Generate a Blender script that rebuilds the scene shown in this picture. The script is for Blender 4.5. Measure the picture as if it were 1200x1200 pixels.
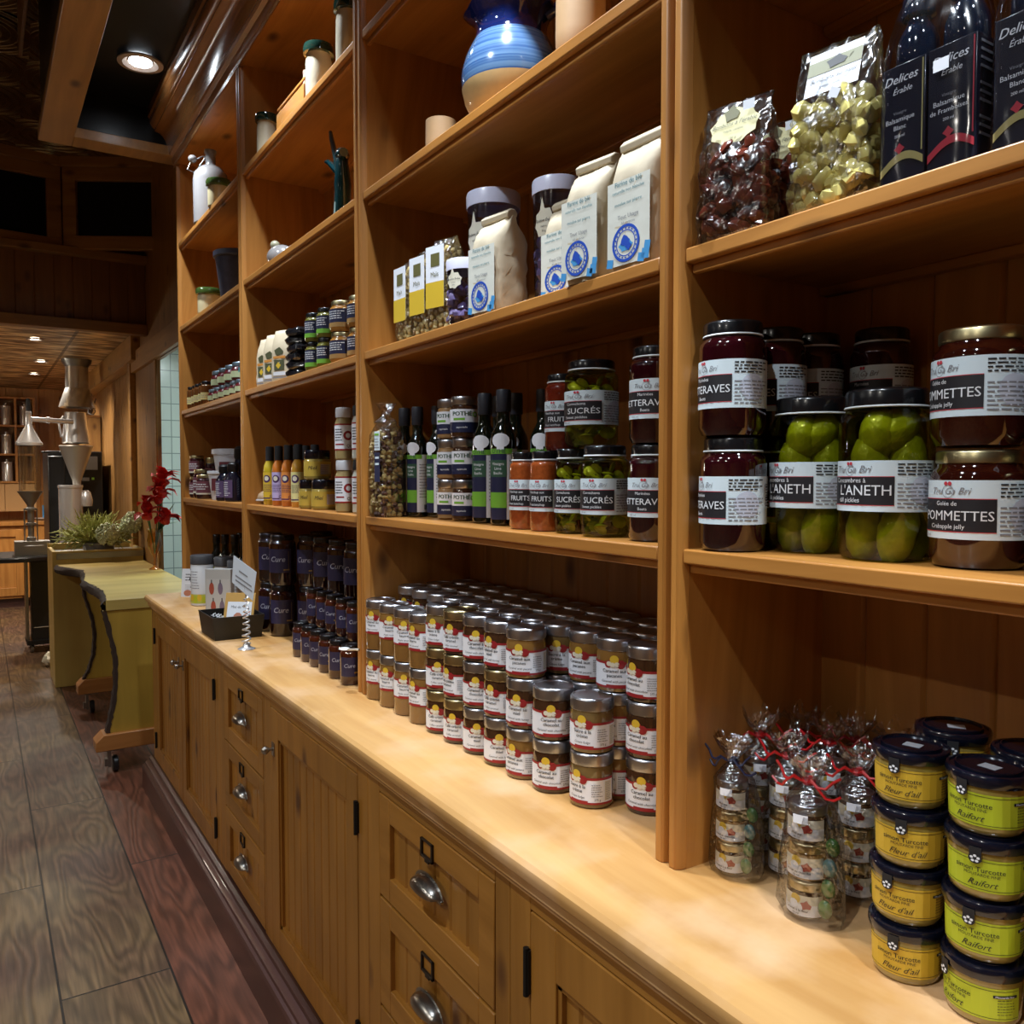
import bpy, math, random
from mathutils import Vector, Matrix
PI = math.pi
random.seed(7)
SC = bpy.context.scene
COL = SC.collection
for o in list(bpy.data.objects):
    bpy.data.objects.remove(o)

# ------------------------------------------------------------------ camera
cam_d = bpy.data.cameras.new('camera')
cam = bpy.data.objects.new('camera', cam_d)
COL.objects.link(cam)
cam.location = (0, 0, 1.44)
cam.rotation_euler = (PI/2 - 0.0426, 0, -0.5694)
cam_d.sensor_width = 36
cam_d.lens = 978/1200*36
cam_d.clip_start = 0.02
SC.camera = cam

# ------------------------------------------------------------------ light and exposure
wd = bpy.data.worlds.new('world')
SC.world = wd
wd.use_nodes = True
wd.node_tree.nodes['Background'].inputs[0].default_value = (1.0, 0.9, 0.75, 1)
wd.node_tree.nodes['Background'].inputs[1].default_value = 0.01
SC.view_settings.view_transform = 'Standard'
SC.view_settings.look = 'None'
SC.view_settings.gamma = 1
SC.view_settings.use_curve_mapping = False
SC.view_settings.exposure = 0.0

# name, x, y, z of the lamp face, watts, cone degrees, colour
COOL = (0.82, 0.91, 1.0)
WARM = (1.0, 0.90, 0.76)
HALL = (1.0, 0.95, 0.86)
LAMPS = [
    ('near', 0.585, 3.66, 3.09, 100, 98, COOL),
    ('near', 0.585, 2.40, 3.09, 125, 98, COOL),
    ('near', 0.585, 1.15, 3.09, 150, 98, COOL),
    ('near', 0.585, -0.15, 3.09, 130, 98, COOL),
    ('added_fill', -0.80, 0.10, 3.46, 170, 44, COOL),  # these four are added, unseen spots aimed to brighten the goods' fronts
    ('added_fill', -0.80, 1.20, 3.46, 170, 44, COOL),
    ('added_fill', -0.80, 2.50, 3.46, 120, 44, COOL),
    ('added_fill', -0.80, 3.60, 3.46, 60, 44, COOL),
    ('hall', -3.30, -0.4, 3.49, 225, 150, HALL),
    ('hall', -3.30, 1.7, 3.49, 225, 150, HALL),
    ('hall', -3.30, 4.0, 3.49, 210, 150, HALL),
    ('back', 0.377, 7.05, 2.445, 90, 140, WARM),
    ('back', 0.490, 8.37, 2.445, 100, 140, WARM),
    ('back', 0.490, 9.42, 2.445, 130, 140, WARM),
    ('back', -0.7, 8.9, 2.445, 120, 140, WARM),
]

# ------------------------------------------------------------------ materials
def newmat(name):
    m = bpy.data.materials.new(name)
    m.use_nodes = True
    nt = m.node_tree
    for n in list(nt.nodes):
        nt.nodes.remove(n)
    out = nt.nodes.new('ShaderNodeOutputMaterial')
    return m, nt, out

def N(nt, kind, **kw):
    n = nt.nodes.new(kind)
    for k, v in kw.items():
        if k[:2] == 'i_':
            n.inputs[k[2:].replace('_', ' ')].default_value = v
        else:
            setattr(n, k, v)
    return n

def L(nt, a, b):
    nt.links.new(a, b)

def pbsdf(nt, out, color=(0.5, 0.5, 0.5), rough=0.5, metal=0.0, spec=0.5, coat=0.0, coat_rough=0.05):
    b = nt.nodes.new('ShaderNodeBsdfPrincipled')
    b.inputs['Base Color'].default_value = (*color, 1)
    b.inputs['Roughness'].default_value = rough
    b.inputs['Metallic'].default_value = metal
    b.inputs['Specular IOR Level'].default_value = spec
    b.inputs['Coat Weight'].default_value = coat
    b.inputs['Coat Roughness'].default_value = coat_rough
    L(nt, b.outputs[0], out.inputs[0])
    return b

MC = {}
def plain(name, color, rough=0.5, metal=0.0, spec=0.5, coat=0.0, bump=0.0, bscale=60, vary=0.0):
    """flat coloured material with a light procedural break-up"""
    if name in MC:
        return MC[name]
    m, nt, out = newmat(name)
    b = pbsdf(nt, out, color, rough, metal, spec, coat)
    tc = N(nt, 'ShaderNodeTexCoord')
    if bump or vary:
        nz = N(nt, 'ShaderNodeTexNoise')
        nz.inputs['Scale'].default_value = bscale
        nz.inputs['Detail'].default_value = 3
        L(nt, tc.outputs['Object'], nz.inputs['Vector'])
        if bump:
            bp = N(nt, 'ShaderNodeBump')
            bp.inputs['Strength'].default_value = bump
            bp.inputs['Distance'].default_value = 0.002
            L(nt, nz.outputs['Fac'], bp.inputs['Height'])
            L(nt, bp.outputs[0], b.inputs['Normal'])
        if vary:
            mx = N(nt, 'ShaderNodeMix', data_type='RGBA')
            mx.inputs[6].default_value = (*[c*(1-vary) for c in color], 1)
            mx.inputs[7].default_value = (*[min(1, c*(1+vary)) for c in color], 1)
            L(nt, nz.outputs['Fac'], mx.inputs[0])
            L(nt, mx.outputs[2], b.inputs['Base Color'])
    MC[name] = m
    return m

def pine(name, axis, dark, light, knot=(0.09, 0.03, 0.008), rough=0.42, gs=1.0, coat=0.15, knots=True, worn=0.0):
    if name in MC:
        return MC[name]
    m, nt, out = newmat(name)
    b = pbsdf(nt, out, light, rough, coat=coat, coat_rough=0.2)
    tc = N(nt, 'ShaderNodeTexCoord')
    oi = N(nt, 'ShaderNodeObjectInfo')
    sc = N(nt, 'ShaderNodeVectorMath', operation='SCALE')
    cmb = N(nt, 'ShaderNodeCombineXYZ')
    L(nt, oi.outputs['Random'], cmb.inputs[0]); L(nt, oi.outputs['Random'], cmb.inputs[1]); L(nt, oi.outputs['Random'], cmb.inputs[2])
    L(nt, cmb.outputs[0], sc.inputs[0]); sc.inputs['Scale'].default_value = 13.7
    ad = N(nt, 'ShaderNodeVectorMath', operation='ADD')
    L(nt, tc.outputs['Object'], ad.inputs[0]); L(nt, sc.outputs[0], ad.inputs[1])
    # slow warp so the grain wanders
    wn = N(nt, 'ShaderNodeTexNoise'); wn.inputs['Scale'].default_value = 1.3; wn.inputs['Detail'].default_value = 1
    L(nt, ad.outputs[0], wn.inputs['Vector'])
    wsub = N(nt, 'ShaderNodeVectorMath', operation='SCALE'); wsub.inputs['Scale'].default_value = 0.12
    L(nt, wn.outputs['Color'], wsub.inputs[0])
    ad2 = N(nt, 'ShaderNodeVectorMath', operation='ADD')
    L(nt, ad.outputs[0], ad2.inputs[0]); L(nt, wsub.outputs[0], ad2.inputs[1])
    mp = N(nt, 'ShaderNodeMapping')
    s = [26*gs, 26*gs, 26*gs]; s['xyz'.index(axis)] = 1.1*gs
    mp.inputs['Scale'].default_value = s
    L(nt, ad2.outputs[0], mp.inputs['Vector'])
    g = N(nt, 'ShaderNodeTexNoise'); g.inputs['Scale'].default_value = 1.0; g.inputs['Detail'].default_value = 4; g.inputs['Roughness'].default_value = 0.6
    L(nt, mp.outputs[0], g.inputs['Vector'])
    cr = N(nt, 'ShaderNodeValToRGB')
    cr.color_ramp.elements[0].position = 0.3; cr.color_ramp.elements[0].color = (*dark, 1)
    cr.color_ramp.elements[1].position = 0.68; cr.color_ramp.elements[1].color = (*light, 1)
    L(nt, g.outputs['Fac'], cr.inputs[0])
    # broad tone
    bn = N(nt, 'ShaderNodeTexNoise'); bn.inputs['Scale'].default_value = 2.2; bn.inputs['Detail'].default_value = 2
    L(nt, ad.outputs[0], bn.inputs['Vector'])
    bm = N(nt, 'ShaderNodeMapRange'); bm.inputs[1].default_value = 0.3; bm.inputs[2].default_value = 0.7
    bm.inputs[3].default_value = 0.82; bm.inputs[4].default_value = 1.12
    L(nt, bn.outputs['Fac'], bm.inputs[0])
    mu = N(nt, 'ShaderNodeVectorMath', operation='SCALE')
    L(nt, cr.outputs[0], mu.inputs[0]); L(nt, bm.outputs[0], mu.inputs['Scale'])
    last = mu.outputs[0]
    if knots:
        mk = N(nt, 'ShaderNodeMapping')
        ks = [5.0, 5.0, 5.0]; ks['xyz'.index(axis)] = 2.6
        mk.inputs['Scale'].default_value = ks
        L(nt, ad.outputs[0], mk.inputs['Vector'])
        vo = N(nt, 'ShaderNodeTexVoronoi'); vo.inputs['Scale'].default_value = 1.5
        L(nt, mk.outputs[0], vo.inputs['Vector'])
        kr = N(nt, 'ShaderNodeValToRGB')
        e = kr.color_ramp.elements
        e[0].position = 0.06; e[0].color = (1, 1, 1, 1)
        e[1].position = 0.19; e[1].color = (0, 0, 0, 1)
        L(nt, vo.outputs['Distance'], kr.inputs[0])
        mx = N(nt, 'ShaderNodeMix', data_type='RGBA')
        L(nt, kr.outputs[0], mx.inputs[0]); L(nt, last, mx.inputs[6]); mx.inputs[7].default_value = (*knot, 1)
        last = mx.outputs[2]
    if worn:
        wq = N(nt, 'ShaderNodeTexNoise'); wq.inputs['Scale'].default_value = 6; wq.inputs['Detail'].default_value = 5
        L(nt, ad.outputs[0], wq.inputs['Vector'])
        wr = N(nt, 'ShaderNodeMapRange'); wr.inputs[1].default_value = 0.45; wr.inputs[2].default_value = 0.7; wr.inputs[4].default_value = worn
        L(nt, wq.outputs['Fac'], wr.inputs[0])
        mx = N(nt, 'ShaderNodeMix', data_type='RGBA')
        L(nt, wr.outputs[0], mx.inputs[0]); L(nt, last, mx.inputs[6]); mx.inputs[7].default_value = (0.72, 0.47, 0.27, 1)
        last = mx.outputs[2]
    L(nt, last, b.inputs['Base Color'])
    bp = N(nt, 'ShaderNodeBump'); bp.inputs['Strength'].default_value = 0.12; bp.inputs['Distance'].default_value = 0.002
    L(nt, g.outputs['Fac'], bp.inputs['Height']); L(nt, bp.outputs[0], b.inputs['Normal'])
    MC[name] = m
    return m

def film(name, tint=(1, 1, 1), gloss=0.12, rough=0.08, bump=0.0, bscale=40):
    """thin clear sheet or jar wall: see-through with a Fresnel shine"""
    if name in MC:
        return MC[name]
    m, nt, out = newmat(name)
    tr = N(nt, 'ShaderNodeBsdfTransparent'); tr.inputs[0].default_value = (*tint, 1)
    gl = N(nt, 'ShaderNodeBsdfGlossy'); gl.inputs['Roughness'].default_value = rough
    fr = N(nt, 'ShaderNodeLayerWeight'); fr.inputs['Blend'].default_value = 0.35
    ma = N(nt, 'ShaderNodeMath', operation='MULTIPLY_ADD'); ma.inputs[1].default_value = 0.55; ma.inputs[2].default_value = gloss
    L(nt, fr.outputs['Fresnel'], ma.inputs[0])
    mx = N(nt, 'ShaderNodeMixShader')
    L(nt, ma.outputs[0], mx.inputs[0]); L(nt, tr.outputs[0], mx.inputs[1]); L(nt, gl.outputs[0], mx.inputs[2])
    if bump:
        tc = N(nt, 'ShaderNodeTexCoord')
        nz = N(nt, 'ShaderNodeTexNoise'); nz.inputs['Scale'].default_value = bscale; nz.inputs['Detail'].default_value = 2
        L(nt, tc.outputs['Object'], nz.inputs['Vector'])
        bp = N(nt, 'ShaderNodeBump'); bp.inputs['Strength'].default_value = bump; bp.inputs['Distance'].default_value = 0.01
        L(nt, nz.outputs['Fac'], bp.inputs['Height']); L(nt, bp.outputs[0], gl.inputs['Normal']); L(nt, bp.outputs[0], fr.inputs['Normal'])
    L(nt, mx.outputs[0], out.inputs[0])
    MC[name] = m
    return m

def emit(name, color, strength):
    if name in MC:
        return MC[name]
    m, nt, out = newmat(name)
    e = N(nt, 'ShaderNodeEmission'); e.inputs[0].default_value = (*color, 1); e.inputs[1].default_value = strength
    L(nt, e.outputs[0], out.inputs[0])
    MC[name] = m
    return m

PD, PL = (0.35, 0.135, 0.022), (0.52, 0.225, 0.046)
P_Y = pine('pine_grain_along_shelf', 'y', PD, PL)
P_Z = pine('pine_grain_upright', 'z', PD, PL)
P_ZB = pine('pine_boards_upright', 'z', (0.30, 0.122, 0.022), (0.44, 0.200, 0.045))
P_CAB = pine('pine_cabinet', 'z', (0.29, 0.118, 0.014), (0.41, 0.182, 0.030), knots=True, gs=0.8)
P_CABY = pine('pine_cabinet_rail', 'y', (0.29, 0.118, 0.014), (0.41, 0.182, 0.030), knots=False, gs=0.8)
P_TOP = pine('pine_worktop', 'y', (0.44, 0.20, 0.045), (0.68, 0.39, 0.14), gs=0.45, rough=0.5, knots=False, worn=0.75, coat=0.1)
P_X = pine('pine_dark_across', 'x', (0.22, 0.09, 0.022), (0.32, 0.14, 0.035))
P_WALL = pine('pine_wall_boards', 'z', (0.24, 0.11, 0.03), (0.36, 0.18, 0.05))
P_BULK = pine('pine_bulkhead', 'z', (0.15, 0.055, 0.014), (0.22, 0.085, 0.022))
P_BEAM = pine('pine_beam', 'y', (0.30, 0.14, 0.03), (0.42, 0.21, 0.05))
P_CROWN = pine('varnished_crown', 'y', (0.26, 0.10, 0.03), (0.36, 0.16, 0.05), knots=False, rough=0.25, coat=0.6)
P_SLAB = pine('live_edge_slab_wood', 'x', (0.44, 0.30, 0.06), (0.60, 0.44, 0.13), gs=0.3, knots=False)
P_SLABZ = pine('live_edge_leg_wood', 'z', (0.36, 0.22, 0.03), (0.50, 0.32, 0.05), gs=0.3, knots=False)
P_BOX = pine('pale_cabinet_board', 'z', (0.42, 0.28, 0.07), (0.55, 0.39, 0.11), gs=0.3, knots=False)
P_PLANK = pine('orange_plank', 'x', (0.35, 0.13, 0.03), (0.46, 0.19, 0.05), knots=False)
P_FAR = pine('far_orange_pine', 'z', (0.42, 0.17, 0.035), (0.55, 0.25, 0.06))
BARK = plain('bark_edge', (0.035, 0.018, 0.010), 0.9, bump=0.9, bscale=50, vary=0.4)
BASE = plain('base_moulding_paint', (0.055, 0.022, 0.018), 0.35, coat=0.3, vary=0.3, bscale=12)
BLACKC = plain('black_gloss_ceiling', (0.004, 0.004, 0.005), 0.3, spec=0.25, bump=0.03, bscale=4)
BLACK = plain('black_satin', (0.008, 0.008, 0.009), 0.35)
BLACKM = plain('black_matt', (0.012, 0.011, 0.011), 0.8)
NICKEL = plain('brushed_nickel', (0.42, 0.40, 0.37), 0.28, 1.0)
BRONZE = plain('dark_bronze', (0.06, 0.05, 0.04), 0.4, 0.8)
IRON = plain('black_iron', (0.01, 0.01, 0.01), 0.5, 0.3)
STEEL = plain('stainless_steel', (0.74, 0.74, 0.75), 0.27, 0.7)
STEELD = plain('dull_steel', (0.30, 0.29, 0.27), 0.42, 1.0)
LIDS = plain('silver_lid_metal', (0.50, 0.51, 0.55), 0.30, 1.0)
LIDG = plain('gold_lid_metal', (0.55, 0.47, 0.26), 0.30, 1.0)
LIDB = plain('black_lid', (0.006, 0.006, 0.007), 0.22, coat=0.4)
LIDN = plain('navy_black_lid', (0.003, 0.004, 0.010), 0.2, coat=0.5)
LIDRIM = plain('lid_white_seal', (0.6, 0.62, 0.62), 0.5)
WHITE = plain('white_label_paper', (0.80, 0.82, 0.87), 0.55)
PAPER = plain('cream_paper', (0.70, 0.66, 0.52), 0.65)
LBLUE = plain('pale_blue_label', (0.64, 0.74, 0.78), 0.5)
RED = plain('label_red', (0.30, 0.012, 0.016), 0.5)
REDB = plain('ribbon_red', (0.45, 0.01, 0.012), 0.35)
YEL = plain('label_yellow', (0.66, 0.44, 0.03), 0.5)
INK = plain('ink_black', (0.012, 0.012, 0.014), 0.6)
INKW = plain('ink_white', (0.75, 0.76, 0.78), 0.5)
GREY = plain('ink_grey', (0.22, 0.22, 0.24), 0.6)
NAVY = plain('navy_label', (0.012, 0.016, 0.055), 0.45)
PURP = plain('purple_label', (0.022, 0.018, 0.055), 0.45)
GREEN = plain('label_green', (0.16, 0.42, 0.035), 0.5)
LIME = plain('label_lime', (0.44, 0.50, 0.02), 0.45)
ORY = plain('label_orange_yellow', (0.60, 0.38, 0.03), 0.45)
ORG = plain('label_orange', (0.70, 0.26, 0.03), 0.45)
GOLD = plain('gold_ink', (0.40, 0.27, 0.08), 0.4, 0.4)
BLUEI = plain('blue_ink', (0.01, 0.07, 0.45), 0.5)
BLUEL = plain('light_blue_ink', (0.06, 0.30, 0.62), 0.5)
CAR1 = plain('caramel_light', (0.22, 0.11, 0.028), 0.12, coat=0.9)
CAR2 = plain('caramel_dark', (0.045, 0.018, 0.008), 0.12, coat=0.9)
BEET = plain('beet_dark_red', (0.018, 0.0015, 0.003), 0.06, coat=1.0, bump=0.4, bscale=30, vary=0.6)
JELLY = plain('apple_jelly_dark', (0.028, 0.004, 0.002), 0.05, coat=1.0)
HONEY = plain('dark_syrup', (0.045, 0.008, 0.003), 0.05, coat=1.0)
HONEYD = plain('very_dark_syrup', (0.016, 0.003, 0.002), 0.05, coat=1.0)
FRUIT = plain('fruit_relish', (0.26, 0.055, 0.012), 0.1, coat=1.0, bump=0.5, bscale=120, vary=0.5)
FRUITD = plain('fruit_relish_dark', (0.11, 0.012, 0.005), 0.1, coat=1.0, bump=0.5, bscale=120, vary=0.5)
MUST = plain('mustard', (0.30, 0.22, 0.05), 0.15, coat=1.0)
OLIVEG = plain('dark_bottle_glass', (0.004, 0.006, 0.003), 0.05, coat=1.0)
GHERK = plain('pickle_skin', (0.34, 0.37, 0.02), 0.35, coat=0.6, bump=0.9, bscale=90, vary=0.45)
GHERKL = plain('pickle_slice', (0.48, 0.50, 0.08), 0.35, coat=0.6, bump=0.6, bscale=90, vary=0.35)
BRINE = film('brine_glass', (0.74, 0.75, 0.30), 0.02, 0.03)
GLASS = film('clear_glass', (0.98, 0.99, 0.98), 0.05, 0.03)
CELLO = film('cellophane', (0.97, 0.97, 0.98), 0.10, 0.18, 0.55, 34)
CELLOS = film('cellophane_smooth', (0.97, 0.97, 0.99), 0.06, 0.12, 0.30, 14)
CELLOF = film('cellophane_fine', (0.98, 0.98, 0.99), 0.12, 0.16, 0.8, 70)
TUBP = film('clear_tub', (0.80, 0.80, 0.92), 0.14, 0.12)
TUBL = plain('translucent_lid', (0.72, 0.73, 0.90), 0.3)
AMBER = film('amber_glass', (0.92, 0.62, 0.22), 0.12, 0.04)
CERW = plain('white_ceramic', (0.24, 0.225, 0.22), 0.25, coat=0.6, vary=0.08, bscale=15)
CREAM = plain('cream_ceramic', (0.62, 0.52, 0.30), 0.3, coat=0.4)
GLZG = plain('green_glaze', (0.05, 0.09, 0.02), 0.12, coat=0.8, vary=0.5, bscale=25)
GLZT = plain('teal_glaze', (0.006, 0.03, 0.035), 0.08, coat=1.0, vary=0.5, bscale=25)
CLAY = plain('pale_clay', (0.48, 0.30, 0.15), 0.6, vary=0.15, bscale=25)
POTB = plain('dark_glazed_pot', (0.035, 0.035, 0.055), 0.4, bump=0.5, bscale=40, vary=0.6)
KRAFT = plain('kraft_paper', (0.46, 0.31, 0.17), 0.75, bump=0.5, bscale=25, vary=0.1)
BAGW = plain('creamy_flour_bag', (0.56, 0.47, 0.33), 0.7, bump=0.6, bscale=22, vary=0.06)
BAGP = plain('bag_front_panel', (0.66, 0.66, 0.58), 0.6, bump=0.35, bscale=30)
POPC = plain('popcorn', (0.62, 0.46, 0.17), 0.6, vary=0.45, bscale=60)
POPD = plain('popcorn_brown', (0.10, 0.04, 0.025), 0.6, vary=0.4, bscale=60)
CANDYB = plain('maple_candy_brown', (0.16, 0.035, 0.02), 0.12, coat=0.8, vary=0.5, bscale=35)
CANDYY = plain('honey_candy_yellow', (0.70, 0.60, 0.20), 0.15, coat=0.8, vary=0.3, bscale=40)
CANDYP = plain('dark_plum_candy', (0.12, 0.09, 0.20), 0.3, coat=0.5, vary=0.5, bscale=40)
PLW = plain('white_plastic', (0.70, 0.72, 0.76), 0.35)
REDF = plain('red_petal', (0.60, 0.015, 0.010), 0.45, vary=0.35, bscale=60)
LEAFG = plain('yellow_green_sprig', (0.40, 0.42, 0.13), 0.7, vary=0.4, bscale=30)
LEAFD = plain('leaf_green', (0.05, 0.13, 0.03), 0.5, vary=0.4, bscale=30)
PALEF = plain('pale_green_petal', (0.60, 0.65, 0.45), 0.7, vary=0.25, bscale=60)

# ------------------------------------------------------------------ mesh builder
class MB:
    def __init__(s):
        s.v = []; s.f = []; s.m = []
    def add(s, vs, fs, mi=0):
        n = len(s.v)
        s.v += [tuple(p) for p in vs]
        s.f += [tuple(n+i for i in f) for f in fs]
        s.m += [mi]*len(fs)
        return s
    def box(s, x0, x1, y0, y1, z0, z1, mi=0):
        vs = [(x0,y0,z0),(x1,y0,z0),(x1,y1,z0),(x0,y1,z0),(x0,y0,z1),(x1,y0,z1),(x1,y1,z1),(x0,y1,z1)]
        return s.add(vs, [(0,3,2,1),(4,5,6,7),(0,1,5,4),(1,2,6,5),(2,3,7,6),(3,0,4,7)], mi)
    def lathe(s, prof, mi=0, seg=24, cx=0, cy=0, cap=True, sq=0.0, mx=None):
        """prof: (r,z[,material]); sq>0 squares the section"""
        vs = []; fs = []
        n = len(prof)
        for p in prof:
            for k in range(seg):
                a = 2*PI*k/seg
                c, d = math.cos(a), math.sin(a)
                q = 1.0
                if sq:
                    q = 1/((abs(c)**sq+abs(d)**sq)**(1/sq))
                vs.append((cx+p[0]*c*q, cy+p[0]*d*q, p[1]))
        if mx is not None:
            vs = [tuple(mx @ Vector(v)) for v in vs]
        base = len(s.v)
        s.v += vs
        for i in range(n-1):
            mm = prof[i+1][2] if len(prof[i+1]) > 2 else mi
            for k in range(seg):
                k2 = (k+1) % seg
                s.f.append((base+i*seg+k, base+i*seg+k2, base+(i+1)*seg+k2, base+(i+1)*seg+k)); s.m.append(mm)
        if cap:
            m0 = prof[1][2] if len(prof[1]) > 2 else mi
            m1 = prof[-1][2] if len(prof[-1]) > 2 else mi
            if prof[0][0] > 1e-6:
                s.f.append(tuple(base+k for k in reversed(range(seg)))); s.m.append(m0)
            if prof[-1][0] > 1e-6:
                s.f.append(tuple(base+(n-1)*seg+k for k in range(seg))); s.m.append(m1)
        return s
    def tube(s, pts, r, mi=0, seg=8, cap=True):
        pts = [Vector(p) for p in pts]
        rs = r if isinstance(r, (list, tuple)) else [r]*len(pts)
        base = len(s.v)
        up = Vector((0, 0, 1))
        prev = None
        for i, p in enumerate(pts):
            if i == 0: t = pts[1]-p
            elif i == len(pts)-1: t = p-pts[i-1]
            else: t = pts[i+1]-pts[i-1]
            if t.length < 1e-9: t = Vector((0, 0, 1))
            t.normalize()
            if prev is None:
                a = t.cross(up)
                if a.length < 1e-3: a = t.cross(Vector((1, 0, 0)))
            else:
                a = prev - t*prev.dot(t)
                if a.length < 1e-5: a = t.cross(up)
            a.normalize(); prev = a
            b = t.cross(a)
            for k in range(seg):
                an = 2*PI*k/seg
                s.v.append(tuple(p + (a*math.cos(an)+b*math.sin(an))*rs[i]))
        for i in range(len(pts)-1):
            for k in range(seg):
                k2 = (k+1) % seg
                s.f.append((base+i*seg+k, base+i*seg+k2, base+(i+1)*seg+k2, base+(i+1)*seg+k)); s.m.append(mi)
        if cap:
            s.f.append(tuple(base+k for k in reversed(range(seg)))); s.m.append(mi)
            s.f.append(tuple(base+(len(pts)-1)*seg+k for k in range(seg))); s.m.append(mi)
        return s
    def prism(s, poly, ax, a, b, mi=0):
        """poly in the plane normal to ax, swept from a to b"""
        def P(u, v, w):
            return {'x': (w, u, v), 'y': (u, w, v), 'z': (u, v, w)}[ax]
        n = len(poly)
        vs = [P(u, v, a) for u, v in poly]+[P(u, v, b) for u, v in poly]
        fs = [(i, (i+1) % n, n+(i+1) % n, n+i) for i in range(n)]+[tuple(reversed(range(n))), tuple(range(n, 2*n))]
        return s.add(vs, fs, mi)
    def blob(s, c, r, mi=0, seg=8, rings=5, rot=None, jit=0.0):
        if not isinstance(r, (list, tuple)): r = (r, r, r)
        vs = []; fs = []
        M = rot if rot is not None else Matrix.Identity(3)
        c = Vector(c)
        vs.append(c+M@Vector((0, 0, -r[2])))
        for i in range(1, rings):
            t = PI*i/rings - PI/2
            for k in range(seg):
                a = 2*PI*k/seg
                q = 1+random.uniform(-jit, jit)
                vs.append(c+M@Vector((r[0]*math.cos(t)*math.cos(a)*q, r[1]*math.cos(t)*math.sin(a)*q, r[2]*math.sin(t)*q)))
        vs.append(c+M@Vector((0, 0, r[2])))
        last = len(vs)-1
        for k in range(seg):
            fs.append((0, 1+(k+1) % seg, 1+k))
            fs.append((last, last-seg+k, last-seg+(k+1) % seg))
        for i in range(rings-2):
            for k in range(seg):
                a = 1+i*seg; b = a+seg
                fs.append((a+k, a+(k+1) % seg, b+(k+1) % seg, b+k))
        return s.add(vs, fs, mi)
    # ---- artwork wrapped on a cylinder of radius R (R=None: flat, facing -x)
    @staticmethod
    def W(sx, z, R, off=0.0):
        if R is None:
            return (-off, -sx, z)
        a = sx/R
        return (-(R+off)*math.cos(a), -(R+off)*math.sin(a), z)
    def patch(s, s0, s1, z0, z1, R, off=0.0003, mi=0):
        n = 1 if R is None else max(1, int(abs(s1-s0)/R/0.22)+1)
        vs = []
        for i in range(n+1):
            q = s0+(s1-s0)*i/n
            vs += [s.W(q, z0, R, off), s.W(q, z1, R, off)]
        return s.add(vs, [(2*i, 2*i+2, 2*i+3, 2*i+1) for i in range(n)], mi)
    def disc(s, cs, cz, r, R, off=0.0006, mi=0, n=12, rz=None, star=0.0, turn=0.0):
        rz = rz or r
        vs = [s.W(cs, cz, R, off)]
        g = 1 if R is None else max(1, math.ceil(r/math.sqrt(4*R*max(off, 0.0003))))
        for j in range(1, g+1):
            for k in range(n):
                a = 2*PI*k/n+turn
                q = (1-(star if k % 2 else 0))*j/g
                vs.append(s.W(cs+r*q*math.cos(a), cz+rz*q*math.sin(a), R, off))
        fs = [(0, 1+k, 1+(k+1) % n) for k in range(n)]
        for j in range(g-1):
            fs += [(1+j*n+k, 1+(j+1)*n+k, 1+(j+1)*n+(k+1) % n, 1+j*n+(k+1) % n) for k in range(n)]
        return s.add(vs, fs, mi)
    def ring(s, cs, cz, r0, r1, R, off=0.0006, mi=0, n=24):
        vs = []
        for k in range(n):
            a = 2*PI*k/n
            vs += [s.W(cs+r0*math.cos(a), cz+r0*math.sin(a), R, off), s.W(cs+r1*math.cos(a), cz+r1*math.sin(a), R, off)]
        return s.add(vs, [(2*k, 2*k+1, 2*((k+1) % n)+1, 2*((k+1) % n)) for k in range(n)], mi)
    def text(s, st, size, cs, cz, R, off=0.0008, mi=0, align='CENTER', shear=0.0, bold=0.0, stretch=1.0):
        tv, tf = text_mesh(st, align, shear, 0)
        for d in ((-bold, bold) if bold else (0,)):
            s.add([s.W(cs+(x+d)*size*stretch, cz+y*size, R, off) for x, y in tv], tf, mi)
        return s
    def micro(s, s0, s1, z0, z1, n, R, off=0.0007, mi=0, fill=0.4):
        """lines of print too small to read"""
        h = (z1-z0)/n
        for i in range(n):
            z = z1-(i+0.5)*h
            q = s0
            e = s0+(s1-s0)*random.uniform(0.7, 1.0)
            while q < e:
                w = random.uniform(0.06, 0.2)*(s1-s0)
                s.patch(q, min(q+w, e), z-h*fill/2, z+h*fill/2, R, off, mi)
                q += w+0.035*(s1-s0)
        return s
    def build(s, name, mats, parent=None, loc=None, bevel=0.0, smooth=True, sub=None, angle=40):
        if not isinstance(mats, (list, tuple)): mats = [mats]
        me = bpy.data.meshes.new(name)
        vs = s.v
        if sub is not None:
            vs = [(p[0]-sub[0], p[1]-sub[1], p[2]-sub[2]) for p in vs]
        me.from_pydata(vs, [], s.f)
        for mt in mats: me.materials.append(mt)
        me.polygons.foreach_set('material_index', s.m)
        me.polygons.foreach_set('use_smooth', [smooth]*len(s.f))
        me.update()
        if smooth:
            me.set_sharp_from_angle(angle=math.radians(angle))
        o = bpy.data.objects.new(name, me)
        COL.objects.link(o)
        if parent: o.parent = parent
        if loc: o.location = loc
        if bevel:
            b = o.modifiers.new('bevel', 'BEVEL'); b.width = bevel; b.segments = 2; b.limit_method = 'ANGLE'; b.angle_limit = 0.8
        return o

TX = {}
def text_mesh(st, align, shear, bold):
    key = (st, align, shear, bold)
    if key not in TX:
        cu = bpy.data.curves.new('t', 'FONT')
        cu.body = st; cu.align_x = align; cu.size = 1.0; cu.shear = shear; cu.offset = bold
        cu.resolution_u = 2
        ob = bpy.data.objects.new('t', cu)
        me = ob.to_mesh()
        me.calc_loop_triangles()
        TX[key] = ([(v.co.x, v.co.y) for v in me.vertices], [tuple(p.vertices) for p in me.loop_triangles])
        ob.to_mesh_clear()
        bpy.data.objects.remove(ob); bpy.data.curves.remove(cu)
    return TX[key]

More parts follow.
